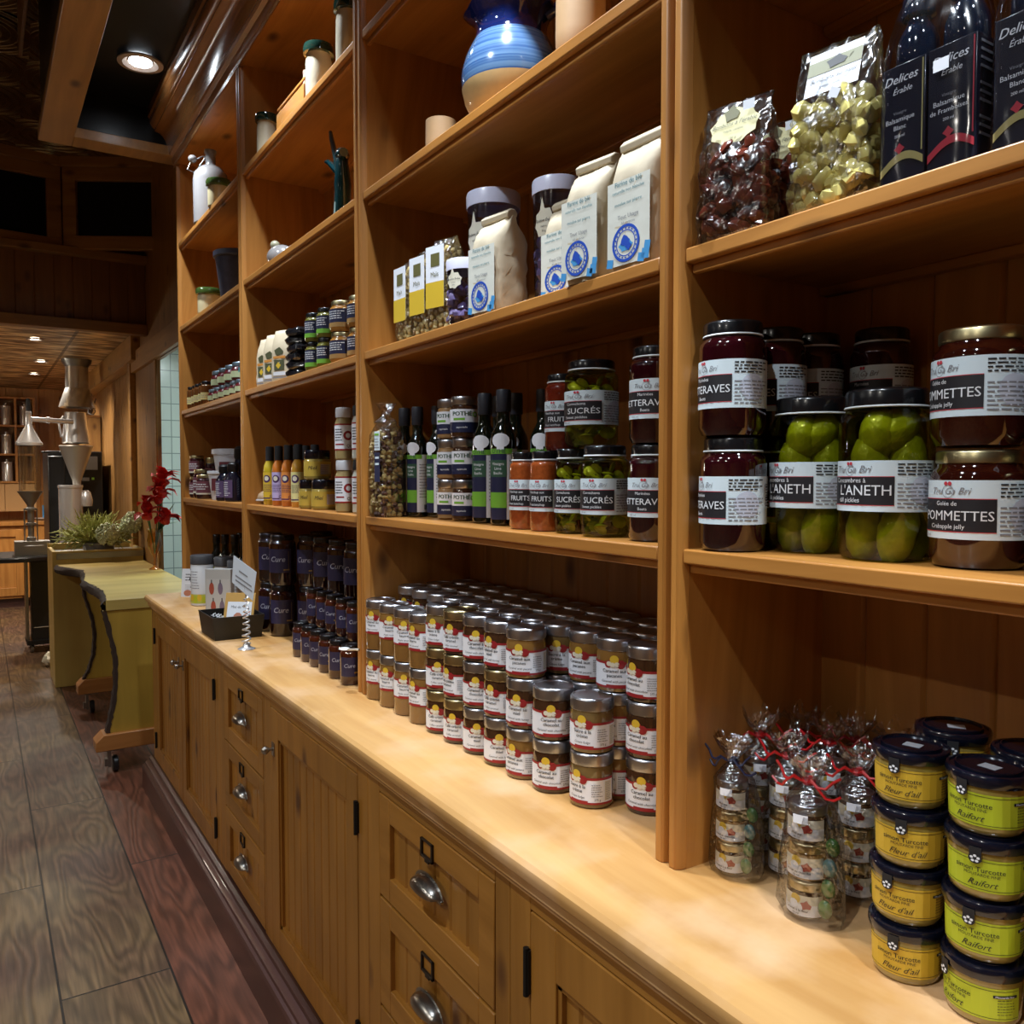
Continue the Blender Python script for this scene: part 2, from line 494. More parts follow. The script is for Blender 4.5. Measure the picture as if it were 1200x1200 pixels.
def thing(name, label, cat, loc=(0, 0, 0), rz=0.0, group=None):
    o = bpy.data.objects.new(name, None)
    o.empty_display_size = 0.02
    COL.objects.link(o)
    o.location = loc; o.rotation_euler = (0, 0, rz)
    return tag(o, label, cat, group)

def tag(o, label=None, cat=None, group=None, kind=None):
    if label: o['label'] = label
    if cat: o['category'] = cat
    if group: o['group'] = group
    if kind: o['kind'] = kind
    return o

def struct(name, mb, mats, **kw):
    o = mb.build(name, mats, **kw)
    o['kind'] = 'structure'
    return o

def dup(root, loc, rz=None, label=None, group=None, scale=None):
    def cp(o, par):
        c = o.copy(); COL.objects.link(c)
        c.parent = par
        for ch in o.children: cp(ch, c)
        return c
    r = cp(root, None)
    r.location = loc
    if rz is not None: r.rotation_euler = (0, 0, rz)
    if scale: r.scale = (scale,)*3 if not isinstance(scale, tuple) else scale
    if label: r['label'] = label
    if group: r['group'] = group
    return r

class Proto:
    """hands out the built thing the first time, copies after that"""
    def __init__(s, root): s.root = root; s.used = False
    def put(s, loc, rz=0.0, label=None, group=None, scale=None):
        if not s.used:
            s.used = True
            r = s.root
            r.location = loc; r.rotation_euler = (0, 0, rz)
            if scale: r.scale = (scale,)*3 if not isinstance(scale, tuple) else scale
            if label: r['label'] = label
            if group: r['group'] = group
            return r
        return dup(s.root, loc, rz, label, group, scale)

# ================================================================== THE ROOM
def plank_floor():
    m, nt, out = newmat('wide_plank_floor')
    b = pbsdf(nt, out, (0.1, 0.05, 0.03), 0.38, spec=0.4)
    tc = N(nt, 'ShaderNodeTexCoord')
    sep = N(nt, 'ShaderNodeSeparateXYZ'); L(nt, tc.outputs['Object'], sep.inputs[0])
    sw = N(nt, 'ShaderNodeCombineXYZ'); L(nt, sep.outputs[1], sw.inputs[0]); L(nt, sep.outputs[0], sw.inputs[1])
    mp = N(nt, 'ShaderNodeMapping'); mp.inputs['Location'].default_value = (0.55, -0.445, 0)
    L(nt, sw.outputs[0], mp.inputs['Vector'])
    br = N(nt, 'ShaderNodeTexBrick')
    br.inputs['Color1'].default_value = (0, 0, 0, 1); br.inputs['Color2'].default_value = (1, 1, 1, 1)
    br.inputs['Scale'].default_value = 1; br.inputs['Mortar Size'].default_value = 0.0035
    br.inputs['Brick Width'].default_value = 1.55; br.inputs['Row Height'].default_value = 0.285
    br.inputs['Mortar'].default_value = (0.5, 0.5, 0.5, 1); br.inputs['Bias'].default_value = 0
    br.inputs['Mortar Smooth'].default_value = 0.3
    L(nt, mp.outputs[0], br.inputs['Vector'])
    off = N(nt, 'ShaderNodeVectorMath', operation='SCALE'); off.inputs['Scale'].default_value = 5.0
    L(nt, br.outputs['Color'], off.inputs[0])
    ad = N(nt, 'ShaderNodeVectorMath', operation='ADD'); L(nt, tc.outputs['Object'], ad.inputs[0]); L(nt, off.outputs[0], ad.inputs[1])
    ms = N(nt, 'ShaderNodeMapping'); ms.inputs['Scale'].default_value = (5.5, 0.9, 1)
    L(nt, ad.outputs[0], ms.inputs['Vector'])
    # cathedral grain
    n1 = N(nt, 'ShaderNodeTexNoise'); n1.inputs['Scale'].default_value = 1.1; n1.inputs['Detail'].default_value = 2.5; n1.inputs['Roughness'].default_value = 0.45
    L(nt, ms.outputs[0], n1.inputs['Vector'])
    mul = N(nt, 'ShaderNodeMath', operation='MULTIPLY'); mul.inputs[1].default_value = 95
    L(nt, n1.outputs['Fac'], mul.inputs[0])
    sn = N(nt, 'ShaderNodeMath', operation='SINE'); L(nt, mul.outputs[0], sn.inputs[0])
    sr = N(nt, 'ShaderNodeMapRange'); sr.inputs[1].default_value = -1; sr.inputs[2].default_value = 1; sr.inputs[3].default_value = 0.66; sr.inputs[4].default_value = 1.16
    L(nt, sn.outputs[0], sr.inputs[0])
    # fine fibre
    mf = N(nt, 'ShaderNodeMapping'); mf.inputs['Scale'].default_value = (90, 5, 1); L(nt, ad.outputs[0], mf.inputs['Vector'])
    n2 = N(nt, 'ShaderNodeTexNoise'); n2.inputs['Scale'].default_value = 1; n2.inputs['Detail'].default_value = 3; L(nt, mf.outputs[0], n2.inputs['Vector'])
    fr = N(nt, 'ShaderNodeMapRange'); fr.inputs[1].default_value = 0.3; fr.inputs[2].default_value = 0.7; fr.inputs[3].default_value = 0.7; fr.inputs[4].default_value = 1.25
    L(nt, n2.outputs['Fac'], fr.inputs[0])
    # red boards by the cabinets, mottled grey-brown ones in the walkway
    gx = N(nt, 'ShaderNodeMath', operation='GREATER_THAN'); gx.inputs[1].default_value = 0.445; L(nt, sep.outputs[0], gx.inputs[0])
    mottle = N(nt, 'ShaderNodeTexNoise'); mottle.inputs['Scale'].default_value = 1.7; mottle.inputs['Detail'].default_value = 4
    L(nt, tc.outputs['Object'], mottle.inputs['Vector'])
    wr = N(nt, 'ShaderNodeMapRange'); wr.inputs[1].default_value = 0.42; wr.inputs[2].default_value = 0.6; L(nt, mottle.outputs['Fac'], wr.inputs[0])
    c1 = N(nt, 'ShaderNodeMix', data_type='RGBA'); c1.inputs[6].default_value = (0.135, 0.084, 0.040, 1); c1.inputs[7].default_value = (0.095, 0.048, 0.028, 1)
    L(nt, wr.outputs[0], c1.inputs[0])
    c2 = N(nt, 'ShaderNodeMix', data_type='RGBA'); c2.inputs[7].default_value = (0.115, 0.040, 0.022, 1)
    L(nt, gx.outputs[0], c2.inputs[0]); L(nt, c1.outputs[2], c2.inputs[6])
    v1 = N(nt, 'ShaderNodeVectorMath', operation='SCALE'); L(nt, c2.outputs[2], v1.inputs[0]); L(nt, sr.outputs[0], v1.inputs['Scale'])
    v2 = N(nt, 'ShaderNodeVectorMath', operation='SCALE'); L(nt, v1.outputs[0], v2.inputs[0]); L(nt, fr.outputs[0], v2.inputs['Scale'])
    v3 = N(nt, 'ShaderNodeMix', data_type='RGBA'); v3.inputs[7].default_value = (0.012, 0.008, 0.006, 1)
    L(nt, br.outputs['Fac'], v3.inputs[0]); L(nt, v2.outputs[0], v3.inputs[6])
    L(nt, v3.outputs[2], b.inputs['Base Color'])
    rr = N(nt, 'ShaderNodeMapRange'); rr.inputs[1].default_value = 0.3; rr.inputs[2].default_value = 0.7; rr.inputs[3].default_value = 0.3; rr.inputs[4].default_value = 0.6
    L(nt, mottle.outputs['Fac'], rr.inputs[0]); L(nt, rr.outputs[0], b.inputs['Roughness'])
    bp = N(nt, 'ShaderNodeBump'); bp.inputs['Strength'].default_value = 0.5; bp.inputs['Distance'].default_value = 0.004
    sb = N(nt, 'ShaderNodeMath', operation='SUBTRACT'); sb.inputs[0].default_value = 1; L(nt, br.outputs['Fac'], sb.inputs[1])
    sb2 = N(nt, 'ShaderNodeMath', operation='MULTIPLY_ADD'); sb2.inputs[1].default_value = 0.12; L(nt, sn.outputs[0], sb2.inputs[0]); L(nt, sb.outputs[0], sb2.inputs[2])
    L(nt, sb2.outputs[0], bp.inputs['Height']); L(nt, bp.outputs[0], b.inputs['Normal'])
    return m

def tin(name, color, rough, rings):
    m, nt, out = newmat(name)
    b = pbsdf(nt, out, color, rough, 1.0)
    tc = N(nt, 'ShaderNodeTexCoord')
    bp = N(nt, 'ShaderNodeBump'); bp.inputs['Strength'].default_value = 1.0; bp.inputs['Distance'].default_value = 0.05
    if rings:
        vo = N(nt, 'ShaderNodeTexVoronoi'); vo.inputs['Scale'].default_value = 2.4; vo.inputs['Randomness'].default_value = 0.15
        L(nt, tc.outputs['Object'], vo.inputs['Vector'])
        mu = N(nt, 'ShaderNodeMath', operation='MULTIPLY'); mu.inputs[1].default_value = 60; L(nt, vo.outputs['Distance'], mu.inputs[0])
        sn = N(nt, 'ShaderNodeMath', operation='SINE'); L(nt, mu.outputs[0], sn.inputs[0])
        L(nt, sn.outputs[0], bp.inputs['Height'])
    else:
        mp = N(nt, 'ShaderNodeMapping'); mp.inputs['Scale'].default_value = (3, 9, 1); L(nt, tc.outputs['Object'], mp.inputs['Vector'])
        nz = N(nt, 'ShaderNodeTexNoise'); nz.inputs['Scale'].default_value = 1.6; nz.inputs['Detail'].default_value = 2; L(nt, mp.outputs[0], nz.inputs['Vector'])
        L(nt, nz.outputs['Fac'], bp.inputs['Height'])
        cr = N(nt, 'ShaderNodeValToRGB')  # bright and dark reflections of the tin, painted into its base colour
        cr.color_ramp.elements[0].position = 0.42; cr.color_ramp.elements[0].color = (0.26, 0.15, 0.06, 1)
        cr.color_ramp.elements[1].position = 0.62; cr.color_ramp.elements[1].color = (0.95, 0.74, 0.42, 1)
        L(nt, nz.outputs['Fac'], cr.inputs[0])
        br = N(nt, 'ShaderNodeTexBrick'); br.offset = 0
        br.inputs['Color1'].default_value = (1, 1, 1, 1); br.inputs['Color2'].default_value = (1, 1, 1, 1); br.inputs['Mortar'].default_value = (0.35, 0.3, 0.25, 1)
        br.inputs['Scale'].default_value = 1; br.inputs['Mortar Size'].default_value = 0.012; br.inputs['Brick Width'].default_value = 0.61; br.inputs['Row Height'].default_value = 1.22
        L(nt, tc.outputs['Object'], br.inputs['Vector'])
        mq = N(nt, 'ShaderNodeMix', data_type='RGBA', blend_type='MULTIPLY'); mq.inputs[0].default_value = 1
        L(nt, cr.outputs[0], mq.inputs[6]); L(nt, br.outputs['Color'], mq.inputs[7]); L(nt, mq.outputs[2], b.inputs['Base Color'])
        b.inputs['Metallic'].default_value = 0.75
    L(nt, bp.outputs[0], b.inputs['Normal'])
    return m

def tiles():
    m, nt, out = newmat('white_wall_tiles')
    b = pbsdf(nt, out, (0.6, 0.65, 0.62), 0.2)
    tc = N(nt, 'ShaderNodeTexCoord'); sep = N(nt, 'ShaderNodeSeparateXYZ'); L(nt, tc.outputs['Object'], sep.inputs[0])
    ad = N(nt, 'ShaderNodeMath', operation='ADD'); L(nt, sep.outputs[0], ad.inputs[0]); L(nt, sep.outputs[1], ad.inputs[1])
    cm = N(nt, 'ShaderNodeCombineXYZ'); L(nt, ad.outputs[0], cm.inputs[0]); L(nt, sep.outputs[2], cm.inputs[1])
    br = N(nt, 'ShaderNodeTexBrick'); br.offset = 0
    br.inputs['Color1'].default_value = (0.50, 0.60, 0.58, 1); br.inputs['Color2'].default_value = (0.55, 0.64, 0.61, 1); br.inputs['Mortar'].default_value = (0.2, 0.26, 0.26, 1)
    br.inputs['Scale'].default_value = 1; br.inputs['Mortar Size'].default_value = 0.004; br.inputs['Brick Width'].default_value = 0.2; br.inputs['Row Height'].default_value = 0.15
    L(nt, cm.outputs[0], br.inputs['Vector']); L(nt, br.outputs['Color'], b.inputs['Base Color'])
    return m

TINM = tin('embossed_tin_dark', (0.55, 0.50, 0.38), 0.25, True)
TINW = tin('hammered_tin_warm', (0.52, 0.37, 0.20), 0.38, False)
TILE = tiles()

struct('floor', MB().box(-5.6, 3.2, -2.6, 11.6, -0.1, 0), plank_floor(), smooth=False)
# high hall ceiling and low back-room ceiling, both embossed tin
struct('ceiling', MB().box(-5.6, 1.2, -2.6, 6.4, 3.5, 3.56), TINM, smooth=False)
o = struct('ceiling', MB().box(-5.5, 1.0, 6.30, 11.2, 2.45, 2.5), TINW, smooth=False)
# black ceiling panel over the shelves, between the crown and the beam
struct('ceiling', MB().box(0.37, 1.2, -2.6, 4.12, 3.10, 3.16), BLACKC, smooth=False)

def boards(mb, ax, a0, a1, c0, c1, z0, z1, w=0.092, mi=0):
    """upright tongue-and-groove boards with open V grooves; ax = run direction"""
    g = 0.005
    n = max(1, round(abs(a1-a0)/w)); w = (a1-a0)/n
    for i in range(n):
        s0 = a0+i*w; s1 = s0+w
        if ax == 'y':   # face at c0 (towards -x), body to c1
            mb.prism([(c0+g, s0), (c0, s0+g), (c0, s1-g), (c0+g, s1), (c1, s1), (c1, s0)], 'z', z0, z1, mi)
        else:           # face at c0 (towards -y), body to c1
            mb.prism([(s0, c0+g), (s0, c1), (s1, c1), (s1, c0+g), (s1-g, c0), (s0+g, c0)], 'z', z0, z1, mi)
    return mb

# right-hand wall: behind the shelves, then a boarded stretch with a doorway
w = MB().box(1.13, 1.2, -2.6, 4.15, 0, 3.5)
struct('wall_right', w, P_WALL, smooth=False)
w = MB()
w.box(1.0, 1.02, 4.15, 4.62, 0, 3.5); w.box(1.0, 1.02, 5.84, 6.78, 0, 3.5); w.box(1.0, 1.02, 4.62, 5.84, 2.195, 3.5)
boards(w, 'y', 6.78, 11.2, 1.03, 1.12, 0, 2.45, 0.16)
struct('wall_right', w, P_WALL, smooth=False)
t = MB()
t.box(0.985, 1.0, 4.50, 4.62, 0, 2.20); t.box(0.988, 1.0, 5.845, 5.90, 0, 2.20); t.box(0.97, 1.0, 4.3, 6.85, 2.20, 2.34)
struct('trim_1', t, P_BEAM, bevel=0.004)
struct('trim_2', MB().box(0.94, 1.03, 6.5, 11.2, 2.27, 2.45), P_BEAM, bevel=0.004)
struct('trim_3', MB().box(0.96, 1.03, 6.72, 6.82, 0, 2.34), P_BEAM, bevel=0.004)
# tiled room seen through the doorway
w = MB().box(1.9, 2.0, 3.8, 8.2, 0, 2.7); w.box(1.12, 2.0, 8.1, 8.2, 0, 2.7); w.box(1.12, 2.0, 3.8, 3.9, 0, 2.7)
struct('wall_tiled', w, TILE, smooth=False)
struct('ceiling', MB().box(1.12, 2.0, 3.8, 8.2, 2.7, 2.75), plain('white_ceiling', (0.6, 0.6, 0.58), 0.7), smooth=False)
# far wall, left wall and the wall behind the camera
struct('wall_back', boards(MB(), 'x', -5.5, 1.1, 11.15, 11.25, 0, 2.5, 0.16), P_FAR, smooth=False)
struct('wall_left', boards(MB(), 'y', -2.6, 11.2, -5.5, -5.6, 0, 3.5, 0.3), P_WALL, smooth=False)
struct('wall_front', MB().box(-5.5, 1.2, -2.7, -2.6, 0, 3.5), P_WALL, smooth=False)

# bulkhead of boards, low part
w = MB()
boards(w, 'x', -5.5, 1.0, 6.22, 6.32, 2.45, 2.92, 0.11)
struct('wall_bulkhead', w, P_BULK, smooth=False)
struct('trim_4', MB().box(-5.5, 1.0, 6.16, 6.24, 2.40, 2.47), P_X, bevel=0.004)
struct('trim_5', MB().box(-5.5, 1.0, 6.15, 6.24, 2.88, 2.93), P_X, bevel=0.004)

# two framed black clerestory panels that meet in an inner corner
def framed_panel(name, p0, p1, z0, z1, lab):
    d = Vector((p1[0]-p0[0], p1[1]-p0[1], 0)); ln = d.length; a = math.atan2(d.y, d.x)
    r = thing('clerestory_panel', lab, 'panel', (p0[0], p0[1], z0), a, None)
    h = z1-z0; f = 0.085
    m = MB(); m.box(0, ln, 0, 0.05, 0, f); m.box(0, ln, 0, 0.05, h-f*1.3, h); m.box(0, f, 0, 0.05, f, h-f*1.3); m.box(ln-f, ln, 0, 0.05, f, h-f*1.3)
    m.box(0, ln, -0.03, 0.0, h-0.03, h+0.06)
    m.build('frame', P_X, r, bevel=0.003)
    MB().box(f-0.01, ln-f+0.01, 0.03, 0.05, f-0.01, h-f*1.3+0.01).build('pane', BLACKC, r)
    del r['category']
    if 'label' in r: del r['label']
    r['kind'] = 'structure'
    r.name = name
    return r
framed_panel('window_1', (-1.0, 6.02), (0.50, 6.21), 2.90, 3.47, '')
framed_panel('window_2', (0.505, 6.20), (1.075, 5.86), 2.92, 3.47, '')
struct('trim_6', MB().box(-5.5, 1.2, 6.26, 6.4, 2.9, 3.5), P_BULK, smooth=False)

# ceiling beam frame round the black panel
bm = MB(); bm.box(0.255, 0.385, -2.6, 4.22, 2.90, 2.945); bm.box(0.385, 1.0, 4.10, 4.22, 2.90, 2.945)
o = bm.build('ceiling_beam', P_BEAM, bevel=0.003); tag(o, kind='structure'); o.name = 'trim_7'
struct('trim_8', MB().box(0.268, 0.372, -2.6, 4.20, 2.945, 3.5).box(0.372, 1.0, 4.115, 4.205, 2.945, 3.5), BLACKC, smooth=False)
struct('trim_9', MB().box(0.19, 0.205, -2.6, 4.24, 3.25, 3.5).box(0.10, 0.205, 4.0, 4.05, 3.42, 3.5), P_BULK, bevel=0.002)

# recessed lamps
def lamp_fixture(kind, x, y, z, lab):
    r = thing('recessed_light', lab, 'ceiling light', (x, y, z))
    big = kind == 'near'
    R = 0.085 if big else 0.06
    m = MB().lathe([(R, -0.002), (R, -0.008), (R*0.78, -0.010), (R*0.55, 0.004), (R*0.55, -0.001)], 0, 28, cap=False)
    m.build('trim_ring', plain('satin_trim', (0.45, 0.36, 0.30), 0.35, 0.4), r)
    MB().lathe([(0.0, -0.0045), (R*0.5, -0.0045), (R*0.5, 0.002)], 0, 20, cap=False).build('lens', emit('lamp_lens_'+kind, (0.85, 0.93, 1.0) if big else (1, 0.93, 0.8), 30 if big else 18), r)
    if big and y < 3 or kind in ('hall', 'added_fill'): r['group'] = 'hall spots outside the view'
    return r
lnames = {0: 'round recessed ceiling spot glowing in the black ceiling panel beside the crown',
          11: 'small recessed spot in the low tin ceiling, nearest of three',
          12: 'small recessed spot in the low tin ceiling, middle and brightest of three',
          13: 'small recessed spot in the low tin ceiling, farthest of three',
          14: 'recessed spot in the low tin ceiling away from the others'}
for i, (kind, x, y, z, wt, cone, col) in enumerate(LAMPS):
    r = lamp_fixture(kind, x, y, z, lnames.get(i, 'recessed ceiling spot of the hall, outside the view'))
    ld = bpy.data.lights.new('lamp_light', 'SPOT')
    ld.energy = wt; ld.spot_size = math.radians(cone); ld.spot_blend = 0.85; ld.shadow_soft_size = 0.035; ld.color = col
    lo = bpy.data.objects.new('lamp_light', ld); COL.objects.link(lo)
    lo.location = (x, y, z-0.02)
    if kind == 'added_fill':
        ld.spot_blend = 0.9
        lo.rotation_euler = (Vector((x, y, z))-Vector((0.86, y, 1.55))).to_track_quat('Z', 'Y').to_euler()
# daylight lamp of the tiled side room
ld = bpy.data.lights.new('tiled_room_light', 'AREA'); ld.energy = 45; ld.size = 0.5; ld.color = (0.85, 1.0, 1.0)
lo = bpy.data.objects.new('tiled_room_light', ld); COL.objects.link(lo); lo.location = (1.55, 6.2, 2.65)

# ================================================================== SHELVING
FX, BX = 0.800, 1.097          # face and back of the shelves
ZS = [1.342, 1.7435, 2.128, 2.5085]
ZC = 0.898
BAYS = [('far', 3.022, 4.112), ('third', 1.945, 3.022), ('second', 0.848, 1.945), ('near', -0.29, 0.848)]
BLAB = {'far': 'pine shelf unit at the far end holding stoneware bottle, plant pot and white bucket',
        'third': 'pine shelf unit holding dark figurine, coffee bags and honey jars, second from the far end',
        'second': 'pine shelf unit holding blue jug, flour bags, sauces and stacked caramel jars',
        'near': 'nearest pine shelf unit, with pickle jars, candy bags and gift bags'}
for nm, y0, y1 in BAYS:
    r = thing('shelf_unit', BLAB[nm], 'shelf unit', (FX, y0, ZC), 0, 'pine shelf units')
    S = (FX, y0, ZC)
    t = 0.027
    for a, b in ((y0, y0+t), (y1-t, y1)):
        MB().box(FX+0.012, BX, a+0.0015, b-0.0015, ZC, 2.87).build('side_panel', P_Z, r, sub=S)
        p = MB()
        c = 0.009
        p.prism([(FX-0.004+c, a+0.002), (FX-0.004, a+0.002+c*0.6), (FX-0.004, b-0.002-c*0.6), (FX-0.004+c, b-0.002), (FX+0.03, b-0.002), (FX+0.03, a+0.002)], 'z', ZC, 2.86)
        p.build('post', P_Z, r, sub=S, bevel=0.002)
    boards(MB(), 'y', y0+0.003, y1-0.003, BX, BX+0.014, ZC, 2.87, 0.098).build('back_panel', P_ZB, r, sub=S)
    for z in ZS:
        MB().box(FX+0.001, BX-0.001, y0+t-0.002, y1-t+0.002, z-0.020, z).box(FX+0.012, FX+0.022, y0+t, y1-t, z-0.033, z-0.0195).box(BX-0.022, BX-0.002, y0+t, y1-t, z-0.033, z-0.0195).build('shelf', P_Y, r, sub=S, bevel=0.0025)
    MB().box(FX, BX+0.014, y0+0.002, y1-0.002, 2.868, 2.89).build('top_panel', P_Y, r, sub=S)

# crown moulding
cr = [(0.794, 2.862), (0.794, 2.878), (0.790, 2.884), (0.786, 2.900), (0.772, 2.904), (0.768, 2.912)]
for i in range(9):
    a = i/8*PI/2
    cr.append((0.768-0.05*(1-math.cos(a)), 2.914+0.085*math.sin(a)))
cr += [(0.712, 3.003), (0.712, 3.010)]
for i in range(1, 6):
    a = i/5*PI/2
    cr.append((0.712-0.022*math.sin(a), 3.010+0.030*(1-math.cos(a))+0.012*i/5))
cr += [(0.684, 3.060), (0.684, 3.099), (0.796, 3.099), (0.796, 2.862)]
cm = MB().prism(cr, 'y', -0.3, 4.14)
o = cm.build('crown_moulding', P_CROWN, angle=25)
tag(o, 'wide varnished crown moulding along the top of the shelves', 'moulding')

# worktop, base moulding
tp = [(0.640, 0.898), (0.634, 0.892), (0.632, 0.884), (0.634, 0.874), (0.640, 0.868), (0.646, 0.866), (0.646, 0.850), (0.652, 0.842), (0.660, 0.838), (0.660, 0.832), (1.125, 0.832), (1.125, 0.898)]
o = MB().prism(tp, 'y', -0.6, 4.115).build('worktop', P_TOP, angle=30)
tag(o, 'long pale worn wooden worktop with rounded front edge under the shelves', 'worktop')
bp_ = [(0.613, 0), (0.613, 0.098), (0.617, 0.106), (0.625, 0.108), (0.627, 0.116), (0.635, 0.122), (0.643, 0.124), (0.645, 0.134), (0.655, 0.142), (0.70, 0.142), (0.70, 0)]
o = MB().prism(bp_, 'y', -0.6, 4.14).build('base_moulding', BASE, angle=25)
tag(o, 'dark red-brown stepped moulding along the foot of the cabinets', 'moulding')

# ---- base cabinets -------------------------------------------------
CX = 0.662
def rail_frame(m, y0, y1, z0, z1, f, x0, x1, ft=None):
    ft = ft or f
    m.box(x0, x1, y0, y0+f, z0, z1); m.box(x0, x1, y1-f, y1, z0, z1)
    m.box(x0, x1, y0+f, y1-f, z0, z0+f); m.box(x0, x1, y0+f, y1-f, z1-ft, z1)
def knob(par, S, x, y, z):
    m = MB().lathe([(0.0, -0.016), (0.006, -0.014), (0.011, -0.008), (0.0115, -0.002), (0.008, 0.003), (0.0045, 0.006), (0.0045, 0.018)], 0, 14, mx=Matrix.Translation((x-0.018-S[0], y-S[1], z-S[2])) @ Matrix.Rotation(PI/2, 4, 'Y'))
    m.box(x-0.0025-S[0], x-S[0], y-0.012-S[1], y+0.012-S[1], z-0.018-S[2], z+0.018-S[2])
    return m.build('knob', NICKEL, par)
def cup_pull(par, S, x, y, z, w=0.100, h=0.038):
    m = MB(); nu, nv = 12, 6; vs = []
    for i in range(nu+1):
        u = -1+2*i/nu
        for j in range(nv+1):
            v = j/nv
            e = math.sqrt(max(0, 1-u*u))
            vs.append((x-0.026*math.sin(v*PI/2)*e**0.6-0.001-S[0], y+u*w/2-S[1], z+h*(0.5-0.0)*e*math.cos(v*PI/2)*1.2-0.2*h-S[2]))
    fs = [(i*(nv+1)+j, (i+1)*(nv+1)+j, (i+1)*(nv+1)+j+1, i*(nv+1)+j+1) for i in range(nu) for j in range(nv)]
    m.add(vs, fs)
    # rim plate behind
    rv = [(x-0.002-S[0], y-S[1], z-S[2])]+[(x-0.002-S[0], y+math.cos(a)*w/2*1.1-S[1], z+math.sin(a)*h*0.75-0.2*h-S[2]) for a in [PI*k/12 for k in range(13)]]
    m.add(rv, [(0, k, k+1) for k in range(1, 13)])
    m.box(x-0.006-S[0], x-S[0], y-w/2*1.08-S[1], y+w/2*1.08-S[1], z-0.2*h-0.004-S[2], z-0.2*h-S[2])
    return m.build('cup_pull', NICKEL, par)
def label_holder(par, S, x, y, z):
    m = MB(); w, h, f = 0.046, 0.034, 0.005
    x -= S[0]; y -= S[1]; z -= S[2]
    m.box(x-0.005, x, y-w/2, y-w/2+f, z-h/2, z+h/2); m.box(x-0.005, x, y+w/2-f, y+w/2, z-h/2, z+h/2)
    m.box(x-0.005, x, y-w/2, y+w/2, z-h/2, z-h/2+f); m.box(x-0.005, x, y-w/2, y+w/2, z+h/2-f*0.6, z+h/2)
    m.box(x-0.004, x, y-w/6, y+w/6, z-h/2-0.006, z-h/2)
    return m.build('label_holder', BRONZE, par, bevel=0.0008)
def hinge(par, S, y, z):
    return MB().box(CX-0.006-S[0], CX+0.002-S[0], y-0.006-S[1], y+0.006-S[1], z-0.032-S[2], z+0.032-S[2]).lathe([(0.0045, z-0.036-S[2]), (0.0045, z+0.036-S[2])], 0, 8, CX-0.006-S[0], y-S[1]).build('hinge', IRON, par)
ZB, ZT = 0.142, 0.832
def cab(y0, y1, lab):
    r = thing('base_cabinet', lab, 'cabinet', (CX, y0, ZB), 0, 'pine base cabinets')
    S = (CX, y0, ZB)
    m = MB().box(CX+0.03, 1.12, y0+0.001, y1-0.001, ZB, ZT)
    m.build('body', P_CAB, r, sub=S)
    return r, S
def stile(r, S, y0, y1, z0=ZB, z1=ZT):
    MB().box(CX, CX+0.03, y0+0.0008, y1-0.0008, z0, z1).build('stile', P_CAB, r, sub=S, bevel=0.0015)
def rail(r, S, y0, y1, z0, z1):
    MB().box(CX, CX+0.03, y0, y1, z0, z1).build('rail', P_CABY, r, sub=S, bevel=0.0015)
def door(r, S, y0, y1, kn, hg):
    z0, z1 = ZB+0.012, ZT-0.022
    g = 0.002
    e = bpy.data.objects.new('door', None)
    m = MB(); rail_frame(m, y0+g, y1-g, z0, z1, 0.062, CX-0.001, CX+0.022, 0.075)
    d = m.build('door', P_CAB, r, sub=S, bevel=0.002)
    bpy.data.objects.remove(e)
    p = MB(); boards(p, 'y', y0+0.055, y1-0.055, CX+0.012, CX+0.02, z0+0.05, z1-0.06, 0.052)
    mm = 0.009
    a0, a1, b0, b1 = y0+g+0.062, y1-g-0.062, z0+0.062, z1-0.075
    p.box(CX+0.004, CX+0.014, a0-0.001, a0+mm, b0, b1); p.box(CX+0.004, CX+0.014, a1-mm, a1+0.001, b0, b1); p.box(CX+0.004, CX+0.014, a0, a1, b0-0.001, b0+mm); p.box(CX+0.004, CX+0.014, a0, a1, b1-mm, b1+0.001)
    p.build('door_panel', P_CAB, d, sub=S)
    if kn is not None: knob(d, S, CX-0.001, kn, 0.70)
    for z in (z0+0.09, z1-0.09): hinge(d, S, hg, z)
def drawer(r, S, y0, y1, z0, z1):
    g = 0.002
    m = MB(); rail_frame(m, y0+g, y1-g, z0+g, z1-g, 0.048, CX-0.001, CX+0.022)
    d = m.build('drawer', P_CABY, r, sub=S, bevel=0.002)
    p = MB(); boards(p, 'y', y0+0.045, y1-0.045, CX+0.010, CX+0.018, z0+0.045, z1-0.045, 0.06)
    p.build('drawer_panel', P_CAB, d, sub=S)
    yc = (y0+y1)/2
    label_holder(d, S, CX-0.001, yc+0.005, z1-0.037)
    cup_pull(d, S, CX-0.001, yc, (z0+z1)/2+0.006)

r, S = cab(2.84, 4.112, 'double-door base cabinet at the far end, two knobs meeting in its middle')
stile(r, S, 4.02, 4.112); stile(r, S, 2.84, 2.90); rail(r, S, 2.90, 4.02, ZT-0.02, ZT); rail(r, S, 2.90, 4.02, ZB, ZB+0.012)
door(r, S, 3.462, 4.02, 3.50, 4.022); door(r, S, 2.90, 3.458, 3.42, 2.898)
r, S = cab(2.32, 2.84, 'narrow cabinet of three small drawers beside the far double doors')
stile(r, S, 2.775, 2.84); stile(r, S, 2.32, 2.335); rail(r, S, 2.335, 2.775, ZT-0.02, ZT)
for z0, z1 in ((0.585, 0.812), (0.366, 0.583), (0.146, 0.364)): drawer(r, S, 2.335, 2.775, z0, z1)
r, S = cab(1.585, 2.32, 'single-door base cabinet between the two stacks of drawers')
stile(r, S, 2.262, 2.32); stile(r, S, 1.585, 1.64); rail(r, S, 1.64, 2.262, ZT-0.02, ZT); rail(r, S, 1.64, 2.262, ZB, ZB+0.012)
door(r, S, 1.64, 2.262, 2.235, 1.638)
r, S = cab(1.04, 1.585, 'cabinet of three drawers nearest the camera, knot in its top drawer front')
